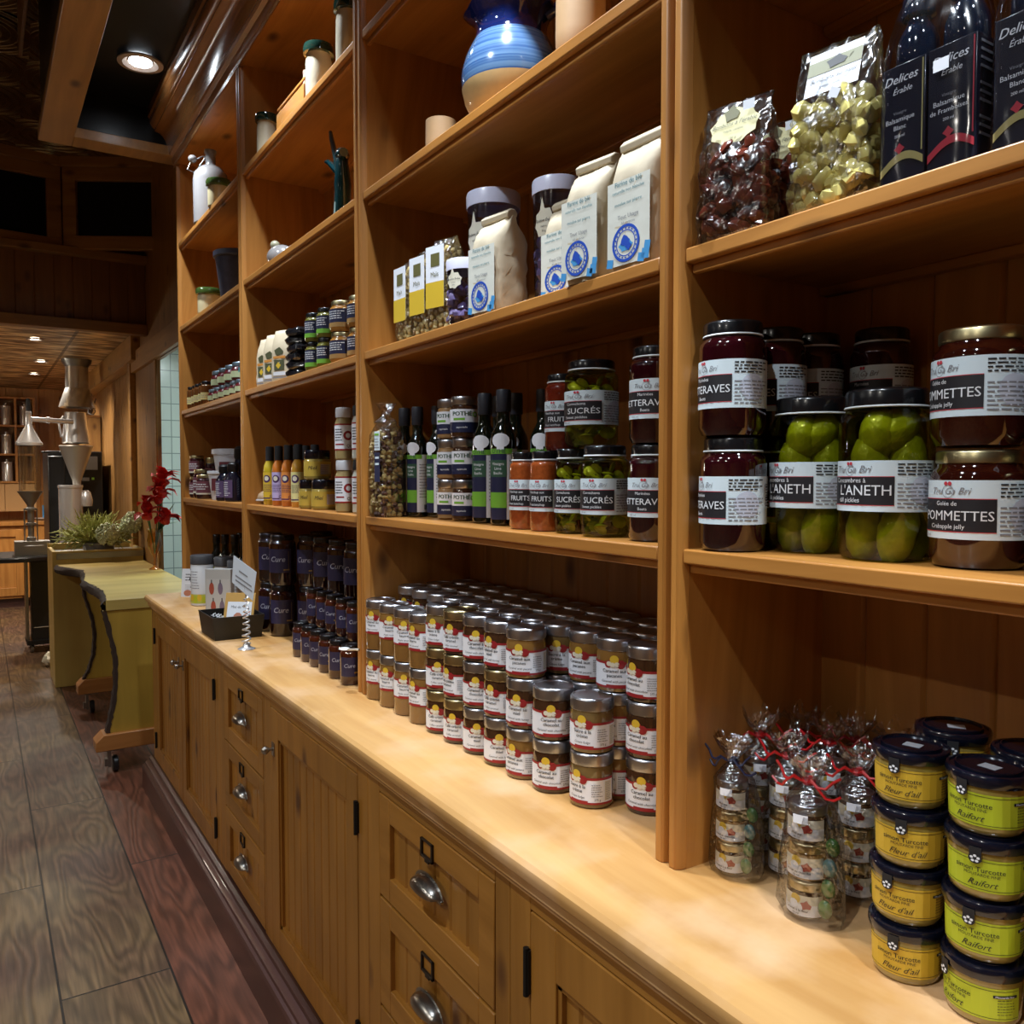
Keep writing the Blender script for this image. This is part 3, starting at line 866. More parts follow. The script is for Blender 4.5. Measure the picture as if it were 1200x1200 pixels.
stile(r, S, 1.527, 1.585); stile(r, S, 1.04, 1.083); rail(r, S, 1.083, 1.527, ZT-0.02, ZT)
for z0, z1 in ((0.603, 0.812), (0.378, 0.601), (0.146, 0.376)): drawer(r, S, 1.083, 1.527, z0, z1)
r, S = cab(-0.6, 1.04, 'nearest base cabinet with wide doors at the lower right corner')
stile(r, S, 0.985, 1.04); stile(r, S, -0.6, -0.5); rail(r, S, -0.5, 0.985, ZT-0.02, ZT); rail(r, S, -0.5, 0.985, ZB, ZB+0.012)
door(r, S, 0.262, 0.985, 0.30, 0.987); door(r, S, -0.5, 0.258, 0.22, -0.502)

# ================================================================== GOODS ON THE NEAR SHELVES
def jar_profile(R, h, neck, lidh, base=0.15, rr=0.16):
    """glass body up to the neck, straight-sided with rounded foot and shoulder"""
    c = R*base*2
    s = R*rr*2
    zs = h-lidh
    sh = zs-s*0.9-neck
    return [(R*0.72, 0.0), (R-c*0.35, c*0.15), (R, c*0.9), (R, sh), (R*0.985, sh+s*0.35), (R*0.93, sh+s*0.7), (R*0.86, sh+s*0.9), (R*0.84, zs+0.002)]
def lid(mb, R, z0, z1, mi=0, seg=28, top=None, ribs=False):
    h = z1-z0; top = mi if top is None else top
    mb.lathe([(R*0.97, z0), (R, z0+h*0.06), (R, z0+h*0.8), (R*0.975, z0+h*0.93), (R*0.93, z1), (R*0.88, z1), (R*0.86, z1-h*0.06), (0.001, z1-h*0.06)], mi, seg, cap=False)
    mb.lathe([(0.001, z0+0.001), (R*0.97, z0)], mi, seg, cap=False)
    return mb

# ---- caramel jars ---------------------------------------------------
def flowers(m, R, cs, cz, k, yel, whi, red, n=3):
    """yellow bonnet over a ring of white and red blossoms"""
    m.disc(cs, cz, 0.0105*k, R, 0.0008, red, 14); m.disc(cs-0.012*k, cz-0.006*k, 0.007*k, R, 0.0009, red, 10)
    m.disc(cs+0.013*k, cz-0.006*k, 0.0085*k, R, 0.0009, red, 10)
    m.disc(cs, cz+0.003*k, 0.0085*k, R, 0.0012, yel, 14)
    for dx, dz in ((-0.010, -0.005), (-0.003, -0.007), (0.005, -0.006)):
        m.disc(cs+dx*k, cz+dz*k, 0.0048*k, R, 0.0015, whi, 9)
    m.disc(cs+0.013*k, cz-0.007*k, 0.0068*k, R, 0.0016, red, 12, star=0.45)
def caramel_jar(l1, l2, l3, content, lidm, tall=False):
    r = thing('caramel_jar', 'x', 'jar')
    R = 0.0365; H = 0.0905 if not tall else 0.1215
    lh = 0.021
    MB().lathe([(R*0.8, 0), (R*0.97, 0.002), (R, 0.006), (R, H-lh-0.008), (R*0.97, H-lh-0.003), (R*0.93, H-lh+0.003)], 0, 26).build('glass_body', content, r)
    lid(MB(), R*1.0, H-lh, H-0.0005).build('lid', lidm, r)
    m = MB(); R2 = R+0.0004; b = 0.008 if not tall else 0.040
    t = b+0.045
    A = R*1.65
    m.patch(-A, A, b, b+0.0425, R2, 0, 0)
    m.patch(-A, A, b, b+0.0035, R2, 0.0003, 1); m.patch(-A, A, b+0.040, b+0.044, R2, 0.0003, 1)
    m.patch(-0.02, 0.014, b, b+0.006, R2, 0.0004, 1)
    flowers(m, R2, -0.006, b+0.0455, 0.88, 3, 5, 1)
    m.text(l1, 0.0082, -0.006, b+0.0262, R2, 0.0006, 2, bold=0.01); m.text(l2, 0.0082, -0.006, b+0.0186, R2, 0.0006, 2, bold=0.01)
    m.text(l3, 0.0055, -0.006, b+0.0095, R2, 0.0006, 2, shear=0.2)
    m.micro(0.020, 0.040, b+0.012, b+0.034, 6, R2, 0.0006, 4, 0.35)
    m.text('275 g', 0.005, 0.030, b+0.0065, R2, 0.0006, 2)
    m.patch(0.043, 0.057, b+0.006, b+0.038, R2, 0.0005, 5); m.micro(0.044, 0.056, b+0.007, b+0.037, 10, R2, 0.0008, 4, 0.3)
    m.build('label', [WHITE, RED, INK, YEL, GREY, PAPER], r)
    return Proto(r)
KINDS = {
    'chocolate': caramel_jar('Caramel au', 'chocolat', 'Caramel with chocolate', CAR2, LIDS),
    'pecan': caramel_jar('Caramel aux', 'pacanes', 'Caramel with pecans', CAR1, LIDS),
    'honey': caramel_jar('Caramel au', 'miel', 'Caramel with honey', CAR2, LIDS),
    'sugar': caramel_jar('Sucre à la', 'crème', 'Cream fudge', plain('sugar_cream', (0.16, 0.10, 0.035), 0.12, coat=0.9), LIDS),
    'coffee': caramel_jar('Café crème', 'caramel', 'Coffee caramel', CAR2, LIDG),
}
TALL = caramel_jar('Caramel au', 'beurre', 'Maple caramel', CAR1, LIDS, True)
ORD = ['first', 'second', 'third', 'fourth', 'fifth', 'sixth', 'seventh', 'eighth', 'ninth', 'tenth', 'eleventh', 'twelfth', 'thirteenth']
JH = 0.0908
# front row, far (left in the photo) to near (right)
front = [(0.826, 1.886), (0.826, 1.806), (0.827, 1.727), (0.827, 1.648)]
tier2 = ['lower', 'upper']; tier3 = ['bottom', 'middle', 'top']
for i, (x, y) in enumerate(front):
    for k in range(2):
        TALL.put((x, y, ZC+k*0.1218), random.uniform(0.4, 1.0), 'tall light-brown caramel jar, %s of two in the %s column from the left post' % (tier2[k], ORD[i]), 'front row of caramel jars')
cols = [(0.829, 1.568, ['coffee', 'coffee', 'sugar']), (0.829, 1.489, ['coffee', 'coffee', 'coffee']), (0.831, 1.410, ['honey', 'chocolate', 'chocolate']),
        (0.832, 1.331, ['honey', 'coffee', 'honey']), (0.832, 1.252, ['pecan', 'honey', 'pecan'])]
for i, (x, y, ks) in enumerate(cols):
    for k, kd in enumerate(ks):
        KINDS[kd].put((x, y, ZC+k*JH), random.uniform(0.3, 1.0), 'short jar of %s caramel, %s of three in front column %s from the left' % (kd, tier3[k], ORD[i+4]), 'front row of caramel jars')
for i, (x, y, ks) in enumerate([(0.836, 1.172, ['chocolate', 'chocolate']), (0.852, 1.084, ['sugar', 'sugar'])]):
    for k, kd in enumerate(ks):
        KINDS[kd].put((x, y, ZC+k*JH), [0.75, 1.0, 0.35, 0.6][2*i+k], '%s jar of the two-high %s' % (['bottom', 'upper'][k], ['chocolate caramel column before the taller stack', 'cream fudge column standing farthest forward'][i]), 'front row of caramel jars')
# second row: the part of it seen over and beside the front
for i in range(13):
    y = 1.875-0.0785*i
    x = 0.912 if i > 8 else 0.907
    n = 3
    for k in range(n):
        kd = ['pecan', 'honey', 'chocolate', 'sugar', 'chocolate'][(i*2+k) % 5] if i < 10 else ['pecan', 'chocolate', 'sugar'][i-10]
        lab = ('%s jar of %s caramel in the second row, %s column from the left' % (tier3[k], kd, ORD[i])) if (i > 8 or k == 2) else None
        KINDS[kd].put((x, y, ZC+k*JH), random.uniform(0.2, 0.9), lab or 'silver-lidded caramel jar hidden low inside the stack', 'second row of caramel jars' if lab else 'caramel jars inside the stack')
for rr_, x in ((0, 0.988), (1, 1.0565)):
    for i in range(13):
        y = 1.885-0.0785*i-0.006*rr_
        for k in range(3):
            KINDS[['pecan', 'honey', 'chocolate', 'sugar'][(i+k) % 4]].put((x, y, ZC+k*JH), random.uniform(-0.5, 0.3),
                'caramel jar at the back of the stack, only its metal lid catching light' if k == 2 else 'silver-lidded caramel jar hidden low inside the stack',
                'caramel jars at the back' if k == 2 else 'caramel jars inside the stack')

# ---- preserves with the black panel label ----------------------------
def preserve(name, R, H, content, lidm, big, small_top, small_bot, lab0, lab1, lidh=0.018, glass=None, cs=0.0, bs=0.017, rim=True, neck=0.004):
    r = thing(name, 'x', 'jar')
    prof = jar_profile(R, H, neck, lidh)
    if glass is None:
        MB().lathe(prof, 0, 32).build('glass_body', content, r)
    else:
        MB().lathe([(0.001, 0.0)]+prof, 0, 32, cap=False).build('glass_body', glass, r)
    m = lid(MB(), R*0.875, H-lidh, H, 0, 36)
    if rim: m.lathe([(R*0.88, H-lidh-0.0015), (R*0.90, H-lidh-0.0005), (R*0.88, H-lidh+0.0012)], 1, 32, cap=False)
    m.build('lid', [lidm, LIDRIM], r)
    m = MB(); h = lab1-lab0; R2 = R+0.0005
    A = min(R*2.0, 0.085*1.25)
    m.patch(-A*0.85, A, lab0, lab1, R2, 0, 0)
    pw = A*0.80
    p0, p1 = lab0+h*0.13, lab0+h*0.68
    x0 = -A*0.85; x1 = x0+A*1.02
    m.patch(x0, x1, p0, p1, R2, 0.0003, 1)
    m.patch(x0, x1, p1, p1+h*0.012, R2, 0.0005, 3); m.patch(x0, x1, p0-h*0.012, p0, R2, 0.0005, 3)
    xm = (x0+x1)/2
    m.text(big, bs, x1-0.002, p0+h*0.19, R2, 0.0007, 2, 'RIGHT', bold=0.003)
    m.text(small_top, bs*0.46, xm, p1-h*0.11, R2, 0.0007, 2)
    m.text(small_bot, bs*0.46, xm, p0+h*0.05, R2, 0.0007, 2)
    m.text('Tru Ga Bri', bs*0.7, xm+0.002, p1+h*0.085, R2, 0.0007, 4, shear=0.4)
    m.ring(xm+0.002, p1+h*0.13, h*0.10, h*0.108, R2, 0.0006, 4)
    for d in (-0.0022, 0.0022): m.disc(xm+0.002+d, lab1-h*0.055, h*0.035, R2, 0.0008, 3, 8)
    m.micro(x1+0.003, A*0.78, lab1-h*0.30, lab1-h*0.04, 4, R2, 0.0007, 1, 0.42)
    m.disc((x1+A*0.8)/2, lab0+h*0.42, h*0.28, R2, 0.0004, 5, 14)
    m.micro(x1+0.003, A*0.82, lab0+h*0.06, lab0+h*0.58, 7, R2, 0.0007, 4, 0.35)
    z = lab0+h*0.38
    for q in range(9): m.patch(A*0.86, A*0.96, z+q*h*0.055, z+q*h*0.055+h*random.choice([0.018, 0.03]), R2, 0.0007, 1)
    m.text('500 ml', bs*0.35, x0+0.02, lab0+h*0.03, R2, 0.0007, 4)
    m.build('label', [LBLUE, plain('charcoal_label', (0.012, 0.011, 0.014), 0.5), INKW, plain('label_soft_red', (0.55, 0.04, 0.06), 0.5), GREY, plain('label_mauve', (0.54, 0.57, 0.66), 0.5)], r)
    return r
beet_big = Proto(preserve('beet_jar', 0.0435, 0.149, BEET, LIDB, 'BETTERAVES', 'Marinées', 'Beets', 0.036, 0.098, bs=0.0145))
g = 'jars of beets on the near shelf'
for (x, y, nm) in ((0.845, 0.776, 'column beside the post'),):
    beet_big.put((x, y, ZS[0]), 0.22, 'lower jar of dark beets standing against the post of the near unit', g)
    beet_big.put((x-0.003, y, ZS[0]+0.1495), 0.40, 'upper jar of dark beets stacked against the post of the near unit', g)
for i, (x, y) in enumerate(((0.931, 0.779), (1.012, 0.780), (1.052, 0.700))):
    for k in range(2):
        beet_big.put((x, y, ZS[0]+k*0.1495), 0.1*i+0.4, '%s beet jar in the %s column behind the pickle jars' % (['lower', 'upper'][k], ['first', 'second', 'last'][i]), g, scale=(0.92, 0.92, 1))
# big gherkin jars
def gherkin_jar(lab_s):
    r = preserve('pickle_jar', 0.0525, 0.199, None, LIDB, "L'ANETH", 'Concombres à', 'dill pickles', 0.058, 0.116, lidh=0.021, glass=BRINE, bs=0.0168)
    random.seed(5)
    spots = [(-0.024, -0.020, 0.035, 0.2), (0.018, -0.026, 0.036, -0.2), (0.0, 0.024, 0.035, 0.1), (-0.026, 0.012, 0.105, -0.25), (-0.012, -0.026, 0.110, 0.15), (0.024, -0.012, 0.112, 0.2), (0.018, 0.022, 0.105, -0.1), (-0.018, -0.014, 0.152, 0.6), (0.014, -0.018, 0.150, -0.5), (-0.026, 0.004, 0.148, 0.1), (0.028, 0.008, 0.146, -0.1)]
    for (x, y, z, tl) in spots:
        m = MB(); M3 = Matrix.Rotation(tl, 3, 'X') @ Matrix.Rotation(tl*0.6, 3, 'Y')
        m.blob((x*0.88, y*0.88, z), (0.0220, 0.0220, 0.040 if z < 0.14 else 0.031), 0, 14, 10, M3, 0.04)
        m.build('gherkin', GHERK, r)
    return r
gj = Proto(gherkin_jar(''))
gj.put((0.918, 0.708, ZS[0]), 0.36, 'left of the two large jars of dill pickles', 'large jars of dill pickles')
gj.put((0.902, 0.592, ZS[0]), 0.42, 'right and nearer of the two large jars of dill pickles', 'large jars of dill pickles')
jelly = Proto(preserve('jelly_jar', 0.0485, 0.126, JELLY, LIDG, 'POMMETTES', 'Gelée de', 'Crabapple jelly', 0.032, 0.094, lidh=0.0145, rim=False, bs=0.0145))
for i, (x, y) in enumerate(((0.912, 0.488), (0.925, 0.385))):
    for k in range(2):
        jelly.put((x, y, ZS[0]+k*0.1285), [0.50, 0.20, 0.3, 0.4][i*2+k], '%s gold-lidded jar of crabapple jelly, %s' % (['lower', 'upper'][k], ['beside the big pickle jars', 'cut off by the right edge of the photo'][i]), 'gold-lidded jelly jars')

# ---- second unit, row of preserves ---------------------------------
fr = Proto(preserve('relish_jar', 0.0300, 0.143, FRUIT, LIDB, 'FRUITS', 'Ketchup aux', 'Fruit ketchup', 0.036, 0.092, lidh=0.015, bs=0.0130))
frd = Proto(preserve('relish_jar', 0.0325, 0.143, FRUITD, LIDB, 'FRUITS', 'Ketchup aux', 'Fruit ketchup', 0.036, 0.092, lidh=0.015, bs=0.0130))
def slices_jar(R, H, bs):
    r = preserve('pickle_slice_jar', R, H, None, LIDB, 'SUCRÉS', 'Cornichons', 'Sweet pickles', H*0.25, H*0.64, lidh=0.016, glass=BRINE, bs=bs)
    m = MB(); random.seed(11)
    for q in range(64):
        a = random.uniform(0, 2*PI); rad = R*random.choice([0.35, 0.62, 0.66])
        z = 0.012+(H-0.045)*((q+0.5)/64)
        M3 = Matrix.Rotation(random.uniform(-1.3, 1.3), 3, 'X') @ Matrix.Rotation(random.uniform(-1.3, 1.3), 3, 'Y')
        m.blob((rad*math.cos(a), rad*math.sin(a), z), (0.0105, 0.0105, 0.0035), q % 2, 10, 4, M3)
    tag(m.build('pickle_slices', [GHERK, GHERKL], r), kind='stuff')
    return Proto(r)
sl = slices_jar(0.0345, 0.145, 0.0135)
beet_s = Proto(preserve('beet_jar', 0.0355, 0.146, BEET, LIDB, 'BETTERAVES', 'Marinées', 'Beets', 0.037, 0.096, lidh=0.016, bs=0.0135))
z = ZS[0]
fr.put((0.862, 1.300, z), 1.0, 'orange fruit relish jar at the left end of the lower row', 'preserve jars')
fr.put((0.862, 1.232, z), 1.0, 'orange fruit relish jar, second from the left in the lower row', 'preserve jars')
sl.put((0.868, 1.156, z), 0.95, 'small jar of sliced pickles between relish and the wider pickle jar', 'preserve jars')
sl.put((0.862, 1.066, z), 0.95, 'wider jar of sliced pickles next to the lower beet jar', 'preserve jars', scale=(1.13, 1.13, 1.02))
beet_s.put((0.868, 0.955, z), 1.05, 'lower beet jar at the right end of the row, by the post', 'preserve jars', scale=(1.1, 1.1, 1))
beet_s.put((0.868, 0.953, z+0.1465), 1.1, 'upper beet jar at the right end of the row, by the post', 'preserve jars', scale=(1.1, 1.1, 1))
frd.put((0.902, 1.235, z+0.1435), 0.95, 'dark red relish jar stacked on top at the left', 'preserve jars', scale=(1.05, 1.05, 0.97))
frd.put((0.930, 1.262, z), 0.9, 'dark relish jar half hidden behind the lower row', 'preserve jars')
frd.put((0.938, 1.185, z), 0.9, 'dark relish jar carrying the upper row at the back', 'preserve jars')
sl.put((0.884, 1.130, z+0.1478), 0.95, 'large jar of sliced pickles stacked on top in the middle', 'preserve jars', scale=(1.32, 1.32, 1.0))
beet_s.put((0.945, 1.045, z), 0.8, 'dark jar low at the back, behind the pickles', 'preserve jars')
beet_s.put((0.945, 1.035, z+0.1475), 0.8, 'dark jar stacked at the back between pickles and beets', 'preserve jars', scale=(1.0, 1.0, 0.95))

# ---- oil bottles and small tapenade jars -----------------------------
def oil_bottle(w_col):
    r = thing('oil_bottle', 'x', 'bottle')
    MB().lathe([(0.022, 0), (0.0255, 0.003), (0.0255, 0.165), (0.024, 0.178), (0.017, 0.192), (0.0125, 0.202), (0.0125, 0.225)], 0, 20).build('glass_body', OLIVEG, r)
    MB().lathe([(0.0135, 0.222), (0.0145, 0.224), (0.0145, 0.262), (0.0135, 0.266)], 0, 16).build('cap', plain('matt_black_cap', (0.02, 0.022, 0.03), 0.45), r)
    m = MB(); R = 0.0258
    m.patch(-0.030, 0.040, 0.012, 0.150, R, 0, 0)
    m.patch(-0.030, 0.006, 0.012, 0.140, R, 0.0003, 1)
    m.patch(-0.030, 0.006, 0.035, 0.065, R, 0.0005, w_col); m.patch(-0.030, 0.006, 0.095, 0.128, R, 0.0005, 3)
    m.patch(-0.030, 0.018, 0.140, 0.150, R, 0.0005, w_col)
    m.text('OTHÉ', 0.011, -0.010, 0.1415, R, 0.0007, 3, bold=0.02)
    m.text('Vinaigre', 0.0075, -0.011, 0.118, R, 0.0007, 0); m.text('Lime', 0.0075, -0.011, 0.109, R, 0.0007, 0); m.text('Basilic', 0.0075, -0.011, 0.100, R, 0.0007, 0)
    # white mushroom silhouette above the label
    m.disc(-0.006, 0.166, 0.018, R, 0.0006, 0, 14, rz=0.014); m.patch(-0.013, 0.001, 0.148, 0.165, R, 0.0006, 0)
    m.micro(0.012, 0.037, 0.045, 0.130, 12, R, 0.0007, 4, 0.3)
    for q in range(7): m.patch(0.024+q*0.002, 0.0252+q*0.002, 0.018, 0.030, R, 0.0007, 1)
    m.build('label', [WHITE, NAVY, GREEN, plain('dark_green_label', (0.03, 0.09, 0.05), 0.5), GREY], r)
    return Proto(r)
ob = oil_bottle(2)
gl = 'dark oil and vinegar bottles'
for i, (x, y, rz) in enumerate(((0.892, 1.886, 1.0), (0.902, 1.834, 0.8), (0.932, 1.788, 0.5))):
    ob.put((x, y, z), rz, ['dark oil bottle next to the popcorn bag', 'dark oil bottle with ingredients side turned out, second from the popcorn', 'dark oil bottle just left of the small silver-lidded jars'][i], gl)
for i, (x, y, rz) in enumerate(((0.900, 1.512, 0.9), (0.892, 1.425, 1.0), (0.955, 1.545, 0.8), (0.950, 1.470, 0.8), (0.955, 1.375, 0.9))):
    ob.put((x, y, z), rz, ['dark vinegar bottle just right of the small silver-lidded jars', 'dark vinegar bottle with mushroom drawing beside the relish jars', 'dark vinegar bottle behind, left one', 'dark vinegar bottle behind, middle one', 'dark vinegar bottle behind the relish, right one'][i], gl, scale=(1.05, 1.05, 1.02))
def small_jar(content, top=LIDS):
    r = thing('tapenade_jar', 'x', 'jar')
    R = 0.0285; H = 0.0905
    MB().lathe([(R*0.8, 0), (R, 0.004), (R, 0.060), (R*0.9, 0.070), (R*0.86, 0.073)], 0, 20).build('glass_body', content, r)
    lid(MB(), R*0.96, 0.072, H, 0, 22).build('lid', top, r)
    m = MB(); A = R*1.5
    m.patch(-A, A, 0.012, 0.062, R, 0.0004, 0); m.patch(-A, A, 0.012, 0.034, R, 0.0006, 1)
    m.text('POTHÉ', 0.013, -0.004, 0.048, R, 0.0008, 3, bold=0.03); m.patch(-0.022, 0.002, 0.038, 0.043, R, 0.0008, 2); m.ring(0.023, 0.051, 0.003, 0.006, R, 0.0009, 2)
    m.text('tapenade', 0.006, -0.004, 0.021, R, 0.0009, 0)
    m.build('label', [WHITE, NAVY, GREEN, plain('dark_green_label', (0.03, 0.09, 0.05), 0.5)], r)
    return Proto(r)
sj1 = small_jar(plain('orange_spread', (0.30, 0.17, 0.07), 0.2, coat=0.8)); sj2 = small_jar(CAR2)
for k in range(3):
    sj1.put((0.912, 1.690, z+k*0.091), 0.9-0.1*k, 'silver-lidded spread jar, %s of the left column beside the oil bottles' % tier3[k], 'small silver-lidded jars')
    sj2.put((0.908, 1.612, z+k*0.091), 0.9+0.05*k, 'silver-lidded dark spread jar, %s of the right column beside the vinegar bottles' % tier3[k], 'small silver-lidded jars', scale=(1.12, 1.12, 1) if k == 2 else None)

# ---- bags ------------------------------------------------------------
def pouch(m, w, d, h, mi=0, nx=10, nz=12, top=0.12, crump=0.003, taper=0.0, seed=1):
    """stand-up bag: full at the bottom, pinched flat at the top; w along y, d along x"""
    rnd = random.Random(seed)
    ring = []
    n = nx*4
    rows = []
    for j in range(nz+1):
        t = j/nz
        dd = d/2*(1-max(0, (t-(1-top*3))/(top*3))**1.4*0.96) if t > 1-top*3 else d/2
        if t < 0.06: dd *= 0.9
        ww = w/2*(1-taper*t)
        row = []
        for k in range(n):
            a = 2*PI*k/n+PI/4
            c, s_ = math.cos(a), math.sin(a)
            q = 1/((abs(c)**5+abs(s_)**5)**0.2)
            jx = rnd.uniform(-1, 1)*crump; jy = rnd.uniform(-1, 1)*crump
            row.append((c*q*dd+jx, s_*q*ww+jy, h*t+(rnd.uniform(-1, 1)*crump*0.8 if 0 < j < nz else 0)))
        rows.append(row)
    vs = [p for r_ in rows for p in r_]
    fs = [(j*n+k, j*n+(k+1) % n, (j+1)*n+(k+1) % n, (j+1)*n+k) for j in range(nz) for k in range(n)]
    fs += [tuple(reversed(range(n))), tuple(range(nz*n, nz*n+n))]
    return m.add(vs, fs, mi)

def popcorn_bag(w, d, h, mats, seed, lab=True):
    r = thing('popcorn_bag', 'x', 'bag')
    rnd = random.Random(seed)
    m = MB(); s = 0.0115
    zc = s*0.7
    while zc < h*0.86:
        ny = int(w/s/1.25); nx = max(1, int(d/s/1.25))
        for i in range(ny):
            for j in range(nx):
                if 0 < i < ny-1 and 0 < j < nx-1: continue
                m.blob((-d/2+d*(j+0.5)/nx+rnd.uniform(-.003, .003), -w/2+w*(i+0.5)/ny+rnd.uniform(-.003, .003), zc+rnd.uniform(-.003, .003)), s*rnd.uniform(0.48, 0.68), 1 if rnd.random() < mats else 0, 6, 4, None, 0.25)
        zc += s*0.92
    tag(m.build('popcorn', [POPC, POPD], r), kind='stuff')
    m = MB(); pouch(m, w*1.08, d*1.12, h, 0, 8, 12, 0.07, 0.0015, 0.0, seed)
    m.build('film', CELLOF, r)
    return r
pb = popcorn_bag(0.062, 0.055, 0.185, 0.0, 3)
m = MB(); m.patch(-0.028, 0.028, 0.045, 0.165, None, 0.0325, 0); m.patch(-0.028, 0.028, 0.045, 0.095, None, 0.033, 1); m.box(-0.0332, -0.033, -0.015, 0.012, 0.125, 0.150, 2)
m.text('Maïs', 0.014, 0.0, 0.105, None, 0.0335, 2)
lb = m.build('label', [WHITE, YEL, plain('olive_ink', (0.12, 0.11, 0.03), 0.6)], pb)
PB = Proto(pb)
for i, (x, y) in enumerate(((0.842, 1.735), (0.842, 1.652), (0.842, 1.572))):
    PB.put((x, y, ZS[1]), 0.1*i+0.05, ['leftmost tall clear bag of popcorn, by the far post', 'middle tall clear bag of popcorn', 'clear bag of popcorn half hidden by the plastic tubs'][i], 'popcorn bags on the upper shelf', scale=(1, 1, 1+0.03*i))
pc = popcorn_bag(0.070, 0.06, 0.235, 0.38, 9)
m = MB(); m.patch(0.008, 0.034, 0.16, 0.205, None, 0.0365, 0); m.patch(0.008, 0.034, 0.085, 0.155, None, 0.0368, 1); m.patch(0.010, 0.030, 0.195, 0.200, None, 0.037, 2)
for q in (0.125, 0.14): m.patch(0.012, 0.030, q, q+0.005, None, 0.0372, 0)
m.micro(0.010, 0.032, 0.163, 0.19, 4, None, 0.0372, 3)
m.build('label', [LBLUE, NAVY, GREEN, GREY], pc)
m = MB(); m.lathe([(0.030, 0.228, 0), (0.012, 0.243, 0), (0.010, 0.250, 0), (0.026, 0.275, 0)], 0, 12, cap=False, sq=0)
m.build('gathered_top', CELLOF, pc)
pc.location = (0.836, 1.872, ZS[0]); pc.rotation_euler = (0, 0, 0.1)
tag(pc, 'clear bag of mixed pale and chocolate popcorn beside the dark oil bottles')

# plastic tubs with maple-leaf stickers
def tub(R, H):
    r = thing('plastic_tub', 'x', 'tub')
    MB().lathe([(R*0.86, 0), (R*0.88, 0.002), (R*0.97, H-0.02), (R*0.97, H-0.012)], 0, 28).build('tub_wall', TUBP, r)
    MB().lathe([(R*0.97, H-0.022), (R, H-0.022), (R*1.01, H-0.004), (R*0.98, H), (R*0.90, H), (R*0.88, H-0.004), (0.001, H-0.004)], 0, 32, cap=False).build('lid', TUBL, r)
    m = MB(); rnd = random.Random(4)
    for q in range(int(120*H/0.2)):
        a = rnd.uniform(0, 2*PI); rad = R*rnd.uniform(0.3, 0.76)
        m.blob((rad*math.cos(a), rad*math.sin(a), 0.012+(H*0.50)*rnd.random()), (0.015, 0.013, 0.011), 0, 7, 5, None, 0.2)
    tag(m.build('candies', CANDYP, r), kind='stuff')
    m = MB(); k = R/0.055
    c0, cz = -0.012*k, H*0.66
    m.disc(c0, cz, 0.026*k, R*0.965, 0.001, 0, 16, rz=0.024*k, star=0.15, turn=0.2); m.disc(c0-0.004*k, cz+0.020*k, 0.010*k, R*0.965, 0.0012, 0, 3, rz=0.018*k, turn=PI/2)
    m.text('Bonbons Érable', 0.0065*k, c0, cz+0.001, R*0.965, 0.0018, 1, shear=0.2, bold=0.01); m.text('bonbons', 0.004*k, c0, cz-0.007*k, R*0.965, 0.0018, 1); m.text('350 g', 0.004*k, c0, cz-0.014*k, R*0.965, 0.0018, 1)
    m.build('leaf_sticker', [PAPER, INK], r)
    return r
tb = Proto(tub(0.0555, 0.205))
g = 'clear plastic tubs of candy'
sm = tub(0.040, 0.13); sm.location = (0.842, 1.488, ZS[1]); sm.rotation_euler = (0, 0, 0.6); tag(sm, 'small clear tub with white lid at the front left of the flour bag', group=g)
tb.put((0.922, 1.512, ZS[1]), 0.5, 'tall clear tub of dark candy with maple leaf sticker, behind the first flour bag', g, scale=(1.02, 1.02, 1.38))
tb.put((0.935, 1.30, ZS[1]), 0.6, 'dim clear tub behind, between the flour bags', g, scale=(0.88, 0.88, 1.22))

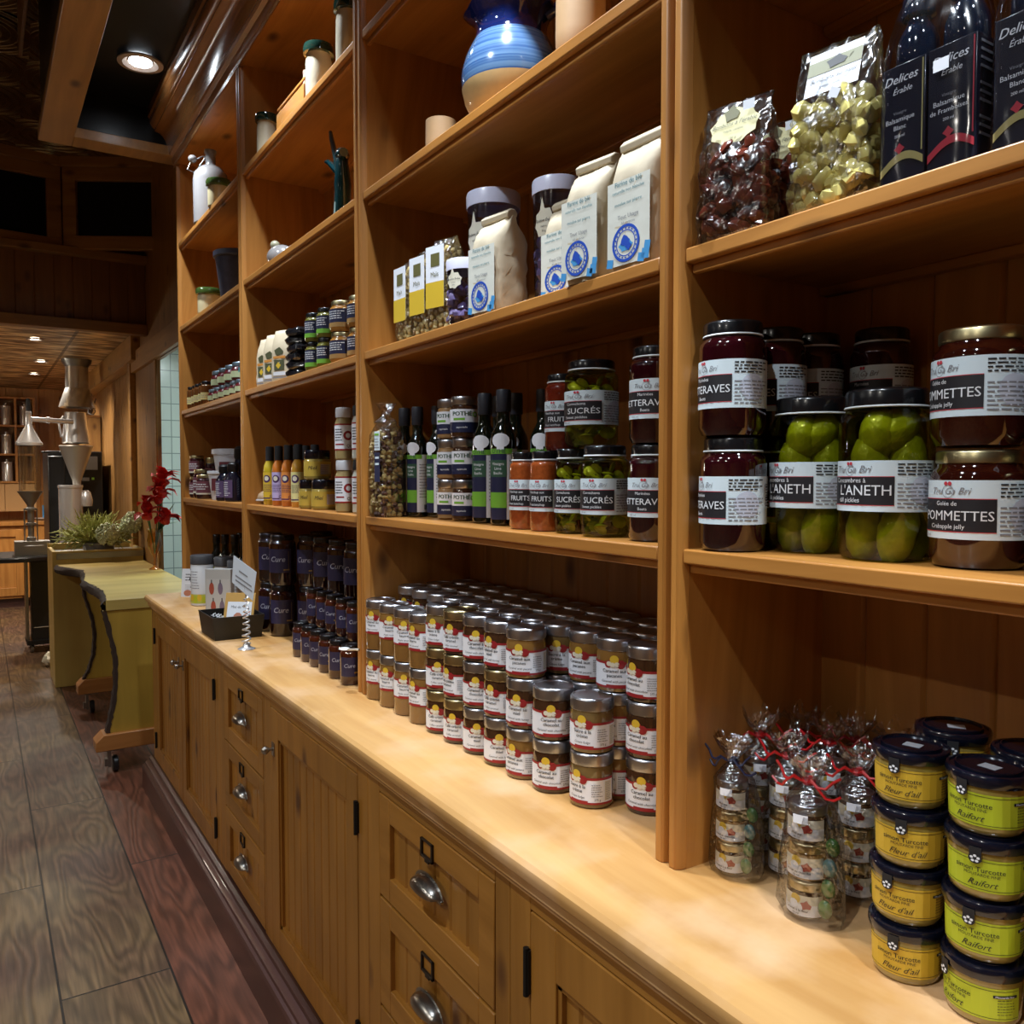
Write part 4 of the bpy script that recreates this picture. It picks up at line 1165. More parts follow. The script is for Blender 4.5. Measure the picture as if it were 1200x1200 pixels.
# flour bags
def flour_bag(w, d, h, seed, front_panel=True):
    r = thing('flour_bag', 'x', 'bag')
    m = MB(); pouch(m, w, d, h*0.93, 0, 7, 12, 0.085, 0.0022, 0.02, seed)
    m.build('paper_bag', BAGW, r, angle=70)
    m = MB(); m.prism([(-0.010, h*0.90), (0.006, h*0.90), (0.010, h*0.955), (0.004, h*0.995), (-0.004, h*0.99), (-0.012, h*0.95)], 'y', -w*0.46, w*0.46, 0)
    m.build('folded_top', BAGW, r, bevel=0.002)
    m = MB(); o_ = d/2+0.0012; a, b = -w*0.47, w*0.44
    m.patch(a, b, 0.006, h*0.64, None, o_, 0)
    m.text('Farine de blé', 0.0105, (a+b)/2, h*0.60, None, o_+0.0006, 1); m.text('naturelle non blanchie', 0.0072, (a+b)/2, h*0.55, None, o_+0.0006, 1)
    m.text('moulue sur pierre', 0.0075, (a+b)/2, h*0.46, None, o_+0.0006, 1)
    m.text('Tout Usage', 0.009, (a+b)/2, h*0.36, None, o_+0.0006, 3); m.text('All purpose', 0.006, (a+b)/2, h*0.32, None, o_+0.0006, 3)
    R1 = w*0.29; cx, cz = (a+b)/2-0.004, 0.010+R1
    m.disc(cx, cz, R1*0.98, None, o_+0.0004, 0, 24)
    m.ring(cx, cz, R1*0.86, R1*1.02, None, o_+0.0008, 2, 28); m.ring(cx, cz, R1*0.66, R1*0.72, None, o_+0.0008, 2, 28)
    for q in range(20):
        an = 2*PI*q/20; m.disc(cx+R1*0.79*math.cos(an), cz+R1*0.79*math.sin(an), R1*0.06, None, o_+0.0008, 2, 5)
    m.prism([(-o_-0.001, 0)]*0 or [(0, 0), (0, 0), (0, 0)], 'x', 0, 0, 2) if False else None
    m.disc(cx, cz-R1*0.12, R1*0.55, None, o_+0.0009, 4, 12, rz=R1*0.36, star=0.2); m.disc(cx-R1*0.05, cz+R1*0.12, R1*0.36, None, o_+0.0012, 2, 7, star=0.25); m.disc(cx+R1*0.22, cz-R1*0.2, R1*0.26, None, o_+0.0013, 2, 8, star=0.3)
    for (u, v, s_) in ((b-0.008, 0.014, 0.010), (b-0.004, 0.026, 0.008), (a+0.006, 0.012, 0.009), (b-0.016, 0.010, 0.009)):
        m.disc(u, v, s_, None, o_+0.0005, 4, 4, turn=0.6)
    m.build('front_print', [BAGP, plain('teal_ink', (0.08, 0.22, 0.26), 0.6), BLUEI, GREY, BLUEL], r)
    return Proto(r)
fb = flour_bag(0.094, 0.066, 0.205, 21)
g = 'paper bags of flour'
fb.put((0.850, 1.372, ZS[1]), 0.15, 'flour bag with crumpled plain side turned to the camera, leftmost and brightest', g, scale=(1.30, 0.9, 0.97))
fb.put((0.872, 1.168, ZS[1]), 0.1, 'flour bag set back, mostly hidden by the one at its right', g, scale=(1, 1, 0.86))
fb.put((0.840, 1.056, ZS[1]), 0.14, 'open-topped flour bag with blue round mill stamp, second from the near post', g)
fb.put((0.838, 0.944, ZS[1]), 0.06, 'flour bag with blue round mill stamp standing against the near post', g, scale=(1.0, 1.02, 0.98))

# pottery on the shelf above
r = thing('pottery_jug', 'large stoneware jug, dark blue rim, light blue body and bare clay foot', 'jug', (0.905, 1.415, ZS[2]), 2.21)
def pick(zq): return 0
prof = []
P = [(0.050, 0.0, 2), (0.060, 0.004, 2), (0.080, 0.022, 2), (0.092, 0.045, 2), (0.098, 0.07, 2), (0.0995, 0.09, 1), (0.097, 0.108, 1), (0.091, 0.128, 1), (0.083, 0.146, 1), (0.074, 0.162, 1), (0.070, 0.176, 0), (0.070, 0.19, 0), (0.075, 0.206, 0), (0.083, 0.220, 0), (0.085, 0.226, 0), (0.080, 0.227, 0), (0.068, 0.20, 0), (0.066, 0.18, 0), (0.001, 0.17, 0)]
m = MB().lathe(P, 0, 40, cap=False)
vs = []
for p in m.v:
    a = math.atan2(p[1], p[0])
    if p[2] > 0.20 and abs(a) < 0.5: f = 1+0.22*math.cos(a/0.5*PI/2)*(p[2]-0.20)/0.03; p = (p[0]*f, p[1], p[2])
    vs.append(p)
m.v = vs
GB = plain('cobalt_glaze', (0.006, 0.012, 0.07), 0.06, coat=1.0, vary=0.4, bscale=20)
def banded(name, c1, c2):
    mt, nt, out = newmat(name); b = pbsdf(nt, out, c1, 0.18, coat=0.8)
    tc = N(nt, 'ShaderNodeTexCoord'); mp = N(nt, 'ShaderNodeMapping'); mp.inputs['Scale'].default_value = (2, 2, 170); L(nt, tc.outputs['Object'], mp.inputs['Vector'])
    nz = N(nt, 'ShaderNodeTexNoise'); nz.inputs['Scale'].default_value = 1; nz.inputs['Detail'].default_value = 3; L(nt, mp.outputs[0], nz.inputs['Vector'])
    cr_ = N(nt, 'ShaderNodeValToRGB'); cr_.color_ramp.elements[0].position = 0.35; cr_.color_ramp.elements[0].color = (*c1, 1); cr_.color_ramp.elements[1].position = 0.65; cr_.color_ramp.elements[1].color = (*c2, 1)
    L(nt, nz.outputs['Fac'], cr_.inputs[0]); L(nt, cr_.outputs[0], b.inputs['Base Color']); return mt
m.build('body', [GB, banded('blue_banded_glaze', (0.03, 0.09, 0.25), (0.13, 0.24, 0.40)), plain('bare_clay', (0.50, 0.33, 0.14), 0.4, coat=0.4, vary=0.12)], r)
pts = [(-0.072, 0, 0.200), (-0.092, 0, 0.212), (-0.115, 0, 0.200), (-0.126, 0, 0.165), (-0.122, 0, 0.125), (-0.108, 0, 0.095), (-0.097, 0, 0.082)]
m = MB().tube(pts, [0.011, 0.012, 0.012, 0.011, 0.010, 0.009, 0.007], 0, 10)
m.build('handle', GB, r)
cup = thing('clay_cup', 'x', 'cup')
MB().lathe([(0.028, 0), (0.033, 0.006), (0.0345, 0.05), (0.034, 0.098), (0.031, 0.098), (0.030, 0.02), (0.001, 0.012)], 0, 28, cap=False).build('wall', CLAY, cup)
CP = Proto(cup)
CP.put((0.885, 1.675, ZS[2]), 0, 'small pale clay cup near the far post, left of the blue jug', 'pale clay cups')
CP.put((0.885, 1.165, ZS[2]), 0, 'larger pale clay cup to the right of the blue jug', 'pale clay cups', scale=1.25)

# ---- near unit, upper shelf ------------------------------------------
def candy_bag(w, d, h, mat, seed, lab2):
    r = thing('candy_bag', 'x', 'bag')
    rnd = random.Random(seed); m = MB()
    for q in range(150):
        zz = rnd.random()
        m.blob((rnd.uniform(-d*0.36, d*0.36), rnd.uniform(-w*0.42, w*0.42), 0.010+h*0.60*zz), (rnd.uniform(0.009, 0.013), rnd.uniform(0.010, 0.015), rnd.uniform(0.007, 0.011)), 0, 7, 5, Matrix.Rotation(rnd.uniform(0, 3), 3, 'X'), 0.18)
    tag(m.build('candies', mat, r), kind='stuff')
    m = MB(); pouch(m, w*1.05, d, h, 0, 8, 14, 0.16, 0.004, 0.12, seed); m.build('film', CELLO, r, smooth=True, angle=180)
    return r
cb = candy_bag(0.098, 0.060, 0.180, CANDYB, 31, '')
m = MB(); m.disc(0.004, 0.142, 0.036, None, 0.026, 0, 18, rz=0.026, star=0.12, turn=0.17); m.text('Bonbons à l\'érable', 0.0085, 0.004, 0.143, None, 0.0275, 1, shear=0.3); m.text('maple candies', 0.005, 0.004, 0.135, None, 0.0275, 1); m.disc(-0.002, 0.160, 0.012, None, 0.0270, 2, 9, star=0.3)
m.text('150 g', 0.005, 0.004, 0.124, None, 0.0275, 1)
m.v = [(p[0]+(p[2]-0.12)*0.25, p[1], p[2]) for p in m.v]
m.build('leaf_label', [plain('pale_yellow_label', (0.66, 0.60, 0.30), 0.55), INK, plain('olive_ink', (0.12, 0.11, 0.03), 0.6)], cb)
m = MB(); m.patch(0.018, 0.034, 0.156, 0.168, None, 0.024, 0); m.build('price_tag', WHITE, cb)
CB = Proto(cb)
CB.put((0.834, 0.762, ZS[1]), 0.25, 'bag of dark red maple candies with yellow leaf label, by the post', 'bags of maple candies', scale=0.98)
CB.put((0.916, 0.762, ZS[1]), 0.2, 'dim bag of maple candies just behind the front one', 'bags of maple candies', scale=0.94)
CB.put((0.998, 0.762, ZS[1]), 0.1, 'hindmost dim bag of maple candies', 'bags of maple candies', scale=0.92)
yb = candy_bag(0.098, 0.062, 0.190, CANDYY, 33, '')
m = MB(); m.patch(-0.030, 0.034, 0.128, 0.180, None, 0.0285, 0); m.patch(-0.030, 0.034, 0.153, 0.170, None, 0.029, 1); m.text('Bonbons au miel', 0.0082, 0.002, 0.143, None, 0.0292, 2, shear=0.3); m.text('honey candies', 0.005, 0.002, 0.135, None, 0.0292, 2); m.disc(0.004, 0.163, 0.013, None, 0.0295, 2, 9, rz=0.008, star=0.3)
m.v = [(p[0]+(p[2]-0.12)*0.30, p[1], p[2]) for p in m.v]
m.build('label', [WHITE, plain('olive_band', (0.22, 0.22, 0.12), 0.6), INK], yb)
m = MB(); m.add([MB.W(a, b, None, 0.034) for a, b in ((0.003, 0.118), (0.014, 0.113), (0.019, 0.122), (0.008, 0.128))], [(0, 1, 2, 3)]); m.build('price_tag', WHITE, yb)
yb.location = (0.838, 0.616, ZS[1]); yb.rotation_euler = (0, 0, 0.15); tag(yb, 'clear bag of yellow honey candies with white label, middle of the upper shelf')

def gift_duo(seed):
    r = thing('balsamic_gift_pack', 'x', 'gift pack')
    for i, (dy, band) in enumerate(((0.026, 1), (-0.026, 2))):
        b = MB().box(-0.026, 0.026, dy-0.0245, dy+0.0245, 0.002, 0.125)
        b.build('carton', plain('black_carton', (0.008, 0.010, 0.022), 0.25, coat=0.5), r, bevel=0.001)
        m = MB(); s0 = -dy-0.0245
        m.text('Delices', 0.0125, s0+0.022, 0.106, None, 0.0270, 0, shear=0.3, bold=0.01); m.text('Érable', 0.0085, s0+0.024, 0.095, None, 0.0270, 0, shear=0.3)
        m.text('Vinaigre', 0.0045, s0+0.022, 0.074, None, 0.0270, 3); m.text('Balsamique', 0.0072, s0+0.022, 0.066, None, 0.0270, 0)
        m.text(['Blanc', 'de Framboises'][i], 0.0066, s0+0.022, 0.058, None, 0.0270, 0); m.text('200 ml', 0.0042, s0+0.022, 0.050, None, 0.0270, 0)
        m.patch(s0+0.0455, s0+0.047, 0.030, 0.122, None, 0.0268, band)
        m.disc(s0+0.022, 0.038, 0.006, None, 0.0270, 2, 8, star=0.35)
        nb = 10
        for q in range(nb):
            a0 = q/nb; a1 = (q+1)/nb
            f = lambda t: 0.012+0.014*math.sin(t*PI*0.9)
            m.add([MB.W(s0+0.001+a0*0.047, f(a0), None, 0.0270), MB.W(s0+0.001+a1*0.047, f(a1), None, 0.0270), MB.W(s0+0.001+a1*0.047, f(a1)+0.008, None, 0.0270), MB.W(s0+0.001+a0*0.047, f(a0)+0.008, None, 0.0270)], [(0, 1, 2, 3)], band)
        m.build('carton_print', [INKW, plain('olive_gold', (0.35, 0.30, 0.10), 0.5), plain('crimson_print', (0.40, 0.012, 0.03), 0.5), GREY], r)
        if i == 1:
            mm = MB(); nn = []
            for q in range(12):
                zz = 0.118-q*0.008
                if q in (4, 8): continue
                mm.box(-0.020, -0.020+random.uniform(0.02, 0.038), dy-0.0252, dy-0.0248, zz-0.0016, zz+0.0010)
            mm.build('side_print', GREY, r)
        MB().lathe([(0.020, 0.124), (0.0215, 0.130), (0.0215, 0.150), (0.017, 0.162), (0.012, 0.170), (0.012, 0.176), (0.0165, 0.178), (0.0165, 0.196), (0.014, 0.199)], 0, 18, 0, dy).build('bottle', plain('blue_black_glass', (0.004, 0.010, 0.025), 0.08, coat=1.0), r)
    m = MB(); rows = []; rnd = random.Random(seed)
    n = 36
    for (zz, a, b) in ((0.0, 0.030, 0.056), (0.06, 0.031, 0.057), (0.126, 0.031, 0.057), (0.150, 0.029, 0.052), (0.178, 0.024, 0.042), (0.200, 0.016, 0.026), (0.214, 0.007, 0.008), (0.222, 0.008, 0.009), (0.240, 0.020, 0.020), (0.258, 0.026, 0.028)):
        row = []
        for k in range(n):
            t = 2*PI*k/n+PI/4; c, s_ = math.cos(t), math.sin(t); q = 1/((abs(c)**5+abs(s_)**5)**0.2)
            fl = rnd.uniform(-1, 1)*(0.0012 if zz < 0.2 else 0.005)
            row.append((c*q*(a+fl), s_*q*(b+fl), zz+0.001+(rnd.uniform(-0.012, 0.01) if zz > 0.25 else 0)))
        rows.append(row)
    vs = [p for q in rows for p in q]
    m.add(vs, [(j*n+k, j*n+(k+1) % n, (j+1)*n+(k+1) % n, (j+1)*n+k) for j in range(len(rows)-1) for k in range(n)])
    m.build('cellophane_wrap', CELLOS, r, angle=180)
    m = MB(); rnd = random.Random(seed+1)
    m.lathe([(0.0095, 0.214), (0.011, 0.218), (0.0095, 0.222)], 0, 12)
    for q in range(7):
        a = rnd.uniform(1.8, 4.6); l_ = rnd.uniform(0.03, 0.05)
        m.tube([(0.009*math.cos(a), 0.009*math.sin(a), 0.218), (l_*0.6*math.cos(a), l_*0.6*math.sin(a), 0.218+rnd.uniform(-0.004, 0.02)), (l_*math.cos(a), l_*math.sin(a), 0.212+rnd.uniform(-0.02, 0.03))], 0.0012, 0, 5)
    m.build('raffia_tie', plain('raffia', (0.45, 0.38, 0.28), 0.8), r)
    m = MB(); m.patch(0.010, 0.026, 0.098, 0.110, None, 0.0325, 0); m.build('price_tag', WHITE, r)
    return Proto(r)
gd = gift_duo(51)
gd.put((0.845, 0.500, ZS[1]), 0.0, 'cellophane-wrapped pair of dark balsamic vinegar cartons tied with raffia, left one', 'wrapped vinegar gift packs', scale=1.0)
gd.put((0.845, 0.383, ZS[1]), 0.0, 'cellophane-wrapped pair of dark balsamic cartons at the top right edge', 'wrapped vinegar gift packs', scale=1.0)

# ---- gift bags of mini jars on the worktop ----------------------------
def mini_gift(seed, tie):
    r = thing('mini_jar_gift_bag', 'x', 'gift bag')
    rnd = random.Random(seed)
    R = 0.0215; H = 0.043
    for k in range(3):
        j = MB(); z0 = 0.003+k*H
        j.lathe([(R*0.8, z0), (R, z0+0.003), (R, z0+H-0.014), (R*0.9, z0+H-0.010)], 0, 18)
        jo = j.build('mini_jar', [CAR2, CAR1, CAR2][k], r)
        lid(MB(), R*0.97, z0+H-0.011, z0+H-0.0005, 0, 18).build('lid', LIDG if k < 2 else LIDS, jo)
        m = MB(); b = z0+0.005; A = R*1.45
        m.patch(-A, A, b, b+0.013, R, 0.0004, 0); m.patch(-A, A, b+0.013, b+0.023, R, 0.0003, 2)
        m.disc(0, b+0.019, 0.0055, R, 0.0010, 3, 12); m.disc(-0.010, b+0.014, 0.006, R, 0.0010, 2, 9, star=0.3); m.disc(0.011, b+0.013, 0.006, R, 0.0013, 1, 9, star=0.35); m.disc(-0.002, b+0.013, 0.005, R, 0.0011, 0, 9)
        m.text(['Caramel à la fleur', 'Caramel au chocolat', 'Miel pur'][k], 0.0038, 0, b+0.005, R, 0.0008, 4, bold=0.015); m.text('de sel', 0.0034, 0, b+0.0015, R, 0.0008, 4)
        m.build('label', [WHITE, RED, PAPER, YEL, INK], jo)
    for q in range(4):
        a = -0.9-0.25*q; zz = 0.022+q*0.022
        MB().blob((-0.012+0.004*q, -0.030-0.001*(q % 2), zz), (0.006, 0.0085, 0.0105), 0, 12, 8).build('wrapped_candy', [GLZGc, GLZGc, CEL2, GLZGc][q], r)
    m = MB(); n = 28; rows = []
    for (zz, a, b) in ((0.0, 0.025, 0.034), (0.012, 0.027, 0.040), (0.06, 0.026, 0.038), (0.11, 0.026, 0.032), (0.131, 0.025, 0.027), (0.146, 0.014, 0.015), (0.153, 0.005, 0.006), (0.158, 0.006, 0.006), (0.170, 0.014, 0.016), (0.190, 0.021, 0.027)):
        row = []
        for k in range(n):
            t = 2*PI*k/n; fl = rnd.uniform(-1, 1)*(0.0022 if zz < 0.15 else 0.005)
            row.append(((a+fl)*math.cos(t), (b+fl)*math.sin(t)-0.006*(1 if zz < 0.12 else 0.3), zz+(rnd.uniform(-0.014, 0.010) if zz > 0.18 else 0)))
        rows.append(row)
    m.add([p for q in rows for p in q], [(j*n+k, j*n+(k+1) % n, (j+1)*n+(k+1) % n, (j+1)*n+k) for j in range(len(rows)-1) for k in range(n)])
    m.build('cellophane_bag', CELLOF, r, angle=180)
    m = MB(); m.lathe([(0.0065, 0.151), (0.0085, 0.155), (0.0065, 0.159)], 0, 10)
    for sg in (-1, 1):
        for q in range(2):
            l_ = rnd.uniform(0.028, 0.04)
            pts = [(-0.007, sg*0.004, 0.155)]+[(-0.010-0.003*math.sin(i), sg*(0.004+l_*i/5), 0.155+0.006*math.sin(i*1.4+q)+(0.003 if q else -0.003)*i*0.6) for i in range(1, 6)]
            m.tube(pts, 0.0016, 0, 5)
    m.build('ribbon', tie, r)
    m = MB(); m.patch(-0.001, 0.012, 0.114, 0.124, R, 0.006, 0); m.build('price_tag', WHITE, r)
    return Proto(r)
GLZGc = plain('green_candy_wrap', (0.05, 0.16, 0.04), 0.25, coat=0.6, vary=0.6, bscale=160)
CEL2 = plain('teal_candy_wrap', (0.10, 0.22, 0.22), 0.25, coat=0.6, vary=0.6, bscale=160)
mg = mini_gift(61, REDB); mgb = mini_gift(62, NAVY)
g = 'wrapped mini jar gift bags'
mgb.put((0.860, 0.784, ZC), 0.15, 'cellophane bag of three mini jars tied with a dark blue ribbon, by the post', g, scale=1.0)
for i, (x, y, rz, lab) in enumerate((
    (0.920, 0.742, -0.2, 'red-ribboned mini jar bag just left of the foremost one'),
    (0.852, 0.655, -0.3, 'foremost red-ribboned bag of three mini jars, nearest the worktop edge'),
    (0.946, 0.652, -0.2, 'red-ribboned mini jar bag between the foremost bag and the mustard jars'),
    (0.945, 0.812, 0.1, 'red-ribboned mini jar bag behind the blue-ribboned one'),
    (1.020, 0.800, 0.3, 'red-ribboned mini jar bag at the back left near the side panel'),
    (1.000, 0.735, 0.2, 'red-ribboned mini jar bag in the middle of the cluster'),
    (1.060, 0.735, -0.1, 'red-ribboned mini jar bag at the back, by the wall boards'),
    (1.040, 0.660, 0.2, 'red-ribboned mini jar bag at the back right of the cluster'),
    (1.050, 0.588, 0.0, 'red-ribboned mini jar bag farthest right, behind the mustard jars'))):
    mg.put((x, y, ZC), rz+0.4, lab, g, scale=1.05+0.04*(i % 2))

# ---- mustard jars ------------------------------------------------------
def mustard_jar(lm, word):
    r = thing('mustard_jar', 'x', 'jar')
    R = 0.0365; H = 0.0655
    MB().lathe([(R*0.86, 0), (R*0.93, 0.003), (R*0.955, 0.008), (R, H-0.018), (R*0.98, H-0.014)], 0, 30).build('glass_body', MUST, r)
    MB().lathe([(R*1.0, H-0.0155), (R*1.06, H-0.0155), (R*1.085, H-0.012), (R*1.085, H-0.006), (R*1.05, H-0.0035), (R*0.98, H-0.003), (R*0.96, H-0.0048), (R*0.85, H-0.0048), (R*0.84, H-0.001), (R*0.80, H-0.0005), (R*0.78, H-0.003), (0.001, H-0.003)], 0, 36, cap=False).build('lid', LIDN, r)
    m = MB(); A = R*1.9
    def RR(z): return R*(0.955+0.045*(z-0.008)/(H-0.026))
    # follows the gentle taper
    zz = [0.009, 0.020, 0.031, H-0.0225]
    n = 14
    for i in range(3):
        for q in range(n):
            a0 = -A*0.55+A*1.55*q/n; a1 = -A*0.55+A*1.55*(q+1)/n
            m.add([MB.W(a0, zz[i], RR(zz[i]), 0.0004), MB.W(a1, zz[i], RR(zz[i]), 0.0004), MB.W(a1, zz[i+1], RR(zz[i+1]), 0.0004), MB.W(a0, zz[i+1], RR(zz[i+1]), 0.0004)], [(0, 1, 2, 3)], 0)
    def on(z): return RR(z)
    for z0 in (0.0112, H-0.0252): m.patch(-A*0.55, A*0.98, z0, z0+0.0005, RR(z0), 0.0007, 1)
    m.text('simon Turcotte', 0.0072, 0.000, 0.0292, RR(0.034), 0.0008, 1, bold=0.005)
    m.text('MOUTARDE FINE', 0.0042, 0.002, 0.0248, RR(0.028), 0.0009, 1)
    m.text(word, 0.0092, 0.002, 0.0148, RR(0.020), 0.0012, 1, shear=0.45)
    m.patch(0.042, 0.066, 0.0335, 0.0365, RR(0.035), 0.0008, 1)
    m.micro(0.046, 0.064, 0.0150, 0.0325, 6, RR(0.03), 0.0007, 1, 0.22)
    m.text('Moutarde fine', 0.0032, 0.053, 0.0340, RR(0.035), 0.0012, 2)
    m.build('label', [lm, INK, INKW], r)
    m = MB(); m.patch(-0.008, 0.002, H-0.0215, H-0.010, R*1.0, 0.0042, 0); m.disc(-0.003, H-0.0215, 0.0055, R, 0.0044, 0, 14)
    for q in range(5):
        an = 2*PI*q/5+0.3; m.disc(-0.003+0.0028*math.cos(an), H-0.0215+0.0028*math.sin(an), 0.0014, R, 0.0050, 1, 7)
    m.build('seal', [INK, INKW], r)
    m = MB(); m.ring(0, 0, 0.1, 0.1001, None)
    t = MB(); t.box(-0.010, 0.004, -0.012, 0.006, H-0.0032, H-0.0026); t.build('price_tag', plain('grey_price_tag', (0.35, 0.36, 0.38), 0.5), r)
    return Proto(r)
mo = mustard_jar(ORY, "Fleur d'ail"); ml = mustard_jar(LIME, 'Raifort'); mr = mustard_jar(ORG, "Miel")
g = 'mustard jars'
T4 = ['bottom', 'second from the bottom', 'third from the bottom', 'top']
for k in range(4):
    q = [0.10, -0.08, 0.22, 0.02][k]; off = [(0, 0), (0.001, 0.001), (0.000, -0.001), (0.001, 0.0)][k]
    mo.put((0.850+off[0], 0.522+off[1], ZC+k*0.0635), q+0.2, '%s orange-yellow mustard jar of the left front stack' % T4[k], g, scale=(1, 1, 0.965))
    ml.put((0.852+off[0], 0.440+off[1], ZC+k*0.0635), [-0.45, 0.22, 0.30, -0.05][k], '%s lime-green mustard jar of the front stack beside the orange-yellow one' % T4[k], g, scale=(1, 1, 0.965))
    mo.put((0.928+off[0], 0.520-off[1], ZC+k*0.0662), 0.2*k, '%s mustard jar of the dark-lidded stack just behind the two front stacks' % T4[k], g)
    ml.put((0.930+off[0], 0.435-off[1], ZC+k*0.0650), 0.1*k, '%s mustard jar of the rear stack at the right edge' % T4[k], g)
    if k < 3: mr.put((0.858+off[0], 0.356, ZC+k*0.0658), 0.4, '%s orange mustard jar of the stack cut off by the right edge' % ['bottom', 'middle', 'top'][k], g)

# ================================================================== THIRD UNIT
def simple_jar(name, R, H, body, lidm, lh=0.014, square=False):
    r = thing(name, 'x', 'jar')
    prof = jar_profile(R, H, 0.003, lh)
    MB().lathe(prof, 0, 20).build('glass_body', body, r)
    lid(MB(), R*0.88, H-lh, H, 0, 20).build('lid', lidm, r)
    return r
def syrup_label(r, R, z0, z1, s):
    m = MB(); A = R*1.0
    m.patch(-A, A*0.95, z0, z1, R, 0.0006, 0)
    for q in (A*0.72,): m.patch(q, q+0.0012, z0+0.006, z1-0.008, R, 0.0009, 1)
    m.text('Cure', s, -A*0.1, (z0+z1)/2-s*0.1, R, 0.0010, 2, shear=0.25, bold=0.005); m.patch(A*0.35, A*0.8, z0+0.008, z0+0.012, R, 0.0009, 1)
    m.build('label', [PURP, GOLD, plain('pale_lilac_ink', (0.40, 0.40, 0.48), 0.5)], r)
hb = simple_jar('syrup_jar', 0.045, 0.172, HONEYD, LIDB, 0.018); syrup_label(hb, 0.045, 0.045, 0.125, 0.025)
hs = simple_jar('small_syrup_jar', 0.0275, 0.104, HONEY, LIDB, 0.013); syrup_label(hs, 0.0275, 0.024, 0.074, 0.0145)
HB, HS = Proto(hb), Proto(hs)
g = 'large jars of dark maple syrup'
n = 0
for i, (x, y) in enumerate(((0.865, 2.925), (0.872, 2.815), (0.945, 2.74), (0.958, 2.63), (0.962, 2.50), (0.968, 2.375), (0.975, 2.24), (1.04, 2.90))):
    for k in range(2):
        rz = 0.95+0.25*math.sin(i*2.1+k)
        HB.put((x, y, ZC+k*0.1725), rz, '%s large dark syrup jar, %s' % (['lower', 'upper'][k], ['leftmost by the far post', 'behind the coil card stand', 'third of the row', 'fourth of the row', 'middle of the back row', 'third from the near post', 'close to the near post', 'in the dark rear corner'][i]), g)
g = 'small jars of dark maple syrup'
row = [(0.815, 2.452), (0.814, 2.374), (0.813, 2.296), (0.812, 2.216), (0.811, 2.134), (0.812, 2.052)]
for i, (x, y) in enumerate(row):
    HS.put((x, y, ZC), 1.0+0.2*math.sin(i*1.7), 'small syrup jar on the worktop, %s from the left in the front line' % ORD[i], g)
for i in range(6):
    HS.put((0.872, 2.452-0.079*i, ZC), 0.9, 'small syrup jar in the second line, %s from the left, mostly hidden' % ORD[i], g)
for i in range(5):
    HS.put((0.846, 2.413-0.0795*i, ZC+0.1045), 1.0+0.25*math.sin(i*2.3), 'small syrup jar stacked on the first layer, %s from the left' % ORD[i], g)

# wing-shaped card clip on the post by the caramel jars
r = thing('spoon_hook', 'small silver spoon-shaped clip sticking out of the post beside the caramel jars', 'clip', (0.775, 1.985, 1.005))
MB().blob((-0.004, 0.004, 0), (0.014, 0.017, 0.0035), 0, 14, 8).build('bowl', PLW, r)
MB().tube([(0.0, -0.010, 0), (0.012, -0.026, 0.002), (0.019, -0.035, 0.002)], 0.0035, 0, 8).build('stem', NICKEL, r)

# squeeze bottles, mustards and seasonings on the middle shelf
def sauce(lm, body):
    r = thing('sauce_bottle', 'x', 'bottle'); R = 0.0225
    MB().lathe([(R*0.85, 0), (R, 0.004), (R, 0.115), (R*0.9, 0.135), (R*0.55, 0.152), (R*0.5, 0.158)], 0, 18).build('bottle_body', body, r)
    MB().lathe([(R*0.62, 0.152), (R*0.62, 0.196), (R*0.55, 0.2), (0.001, 0.2)], 0, 16, cap=False).build('cap', BLACKM, r)
    m = MB(); A = R*1.5
    m.patch(-A, A, 0.018, 0.112, R, 0.0005, 0); m.patch(-A*0.9, A*0.2, 0.022, 0.026, R, 0.0008, 1); m.disc(-0.006, 0.090, 0.013, R, 0.0008, 1, 16); m.disc(-0.006, 0.091, 0.008, R, 0.0011, 2, 12); m.text('Qt', 0.014, 0.012, 0.026, R, 0.0009, 1); m.micro(-0.02, 0.016, 0.045, 0.072, 5, R, 0.0008, 1, 0.35)
    m.build('label', [lm, plain('dark_violet_ink', (0.06, 0.02, 0.10), 0.5), PAPER], r)
    return r
z = ZS[0]
g = 'sauce bottles with tall black caps'
so = [(YEL, plain('yellow_sauce', (0.50, 0.36, 0.02), 0.15, coat=0.8), 'yellow'), (plain('lilac_label', (0.50, 0.42, 0.70), 0.5), plain('orange_sauce', (0.50, 0.14, 0.01), 0.15, coat=0.8), 'lilac'),
      (plain('flat_orange_label', (0.72, 0.27, 0.06), 0.5), plain('orange_sauce', (0.5, 0.14, 0.01), 0.15, coat=0.8), 'orange'), (plain('cream_yellow_label', (0.72, 0.68, 0.30), 0.5), plain('amber_sauce', (0.5, 0.24, 0.02), 0.15, coat=0.8), 'cream and blue')]
for i, (lm, bd, nm) in enumerate(so):
    r = sauce(lm, bd); r.location = (0.848+0.004*i, 2.868-0.088*i, z); r.rotation_euler = (0, 0, 1.0)
    tag(r, 'black-capped sauce bottle with %s label, %s of four' % (nm, ORD[i]), 'bottle', g)
    q = dup(r, (0.915, 2.868-0.088*i, z), 1.0, 'black-capped bottle with %s label standing behind its twin' % nm, g)
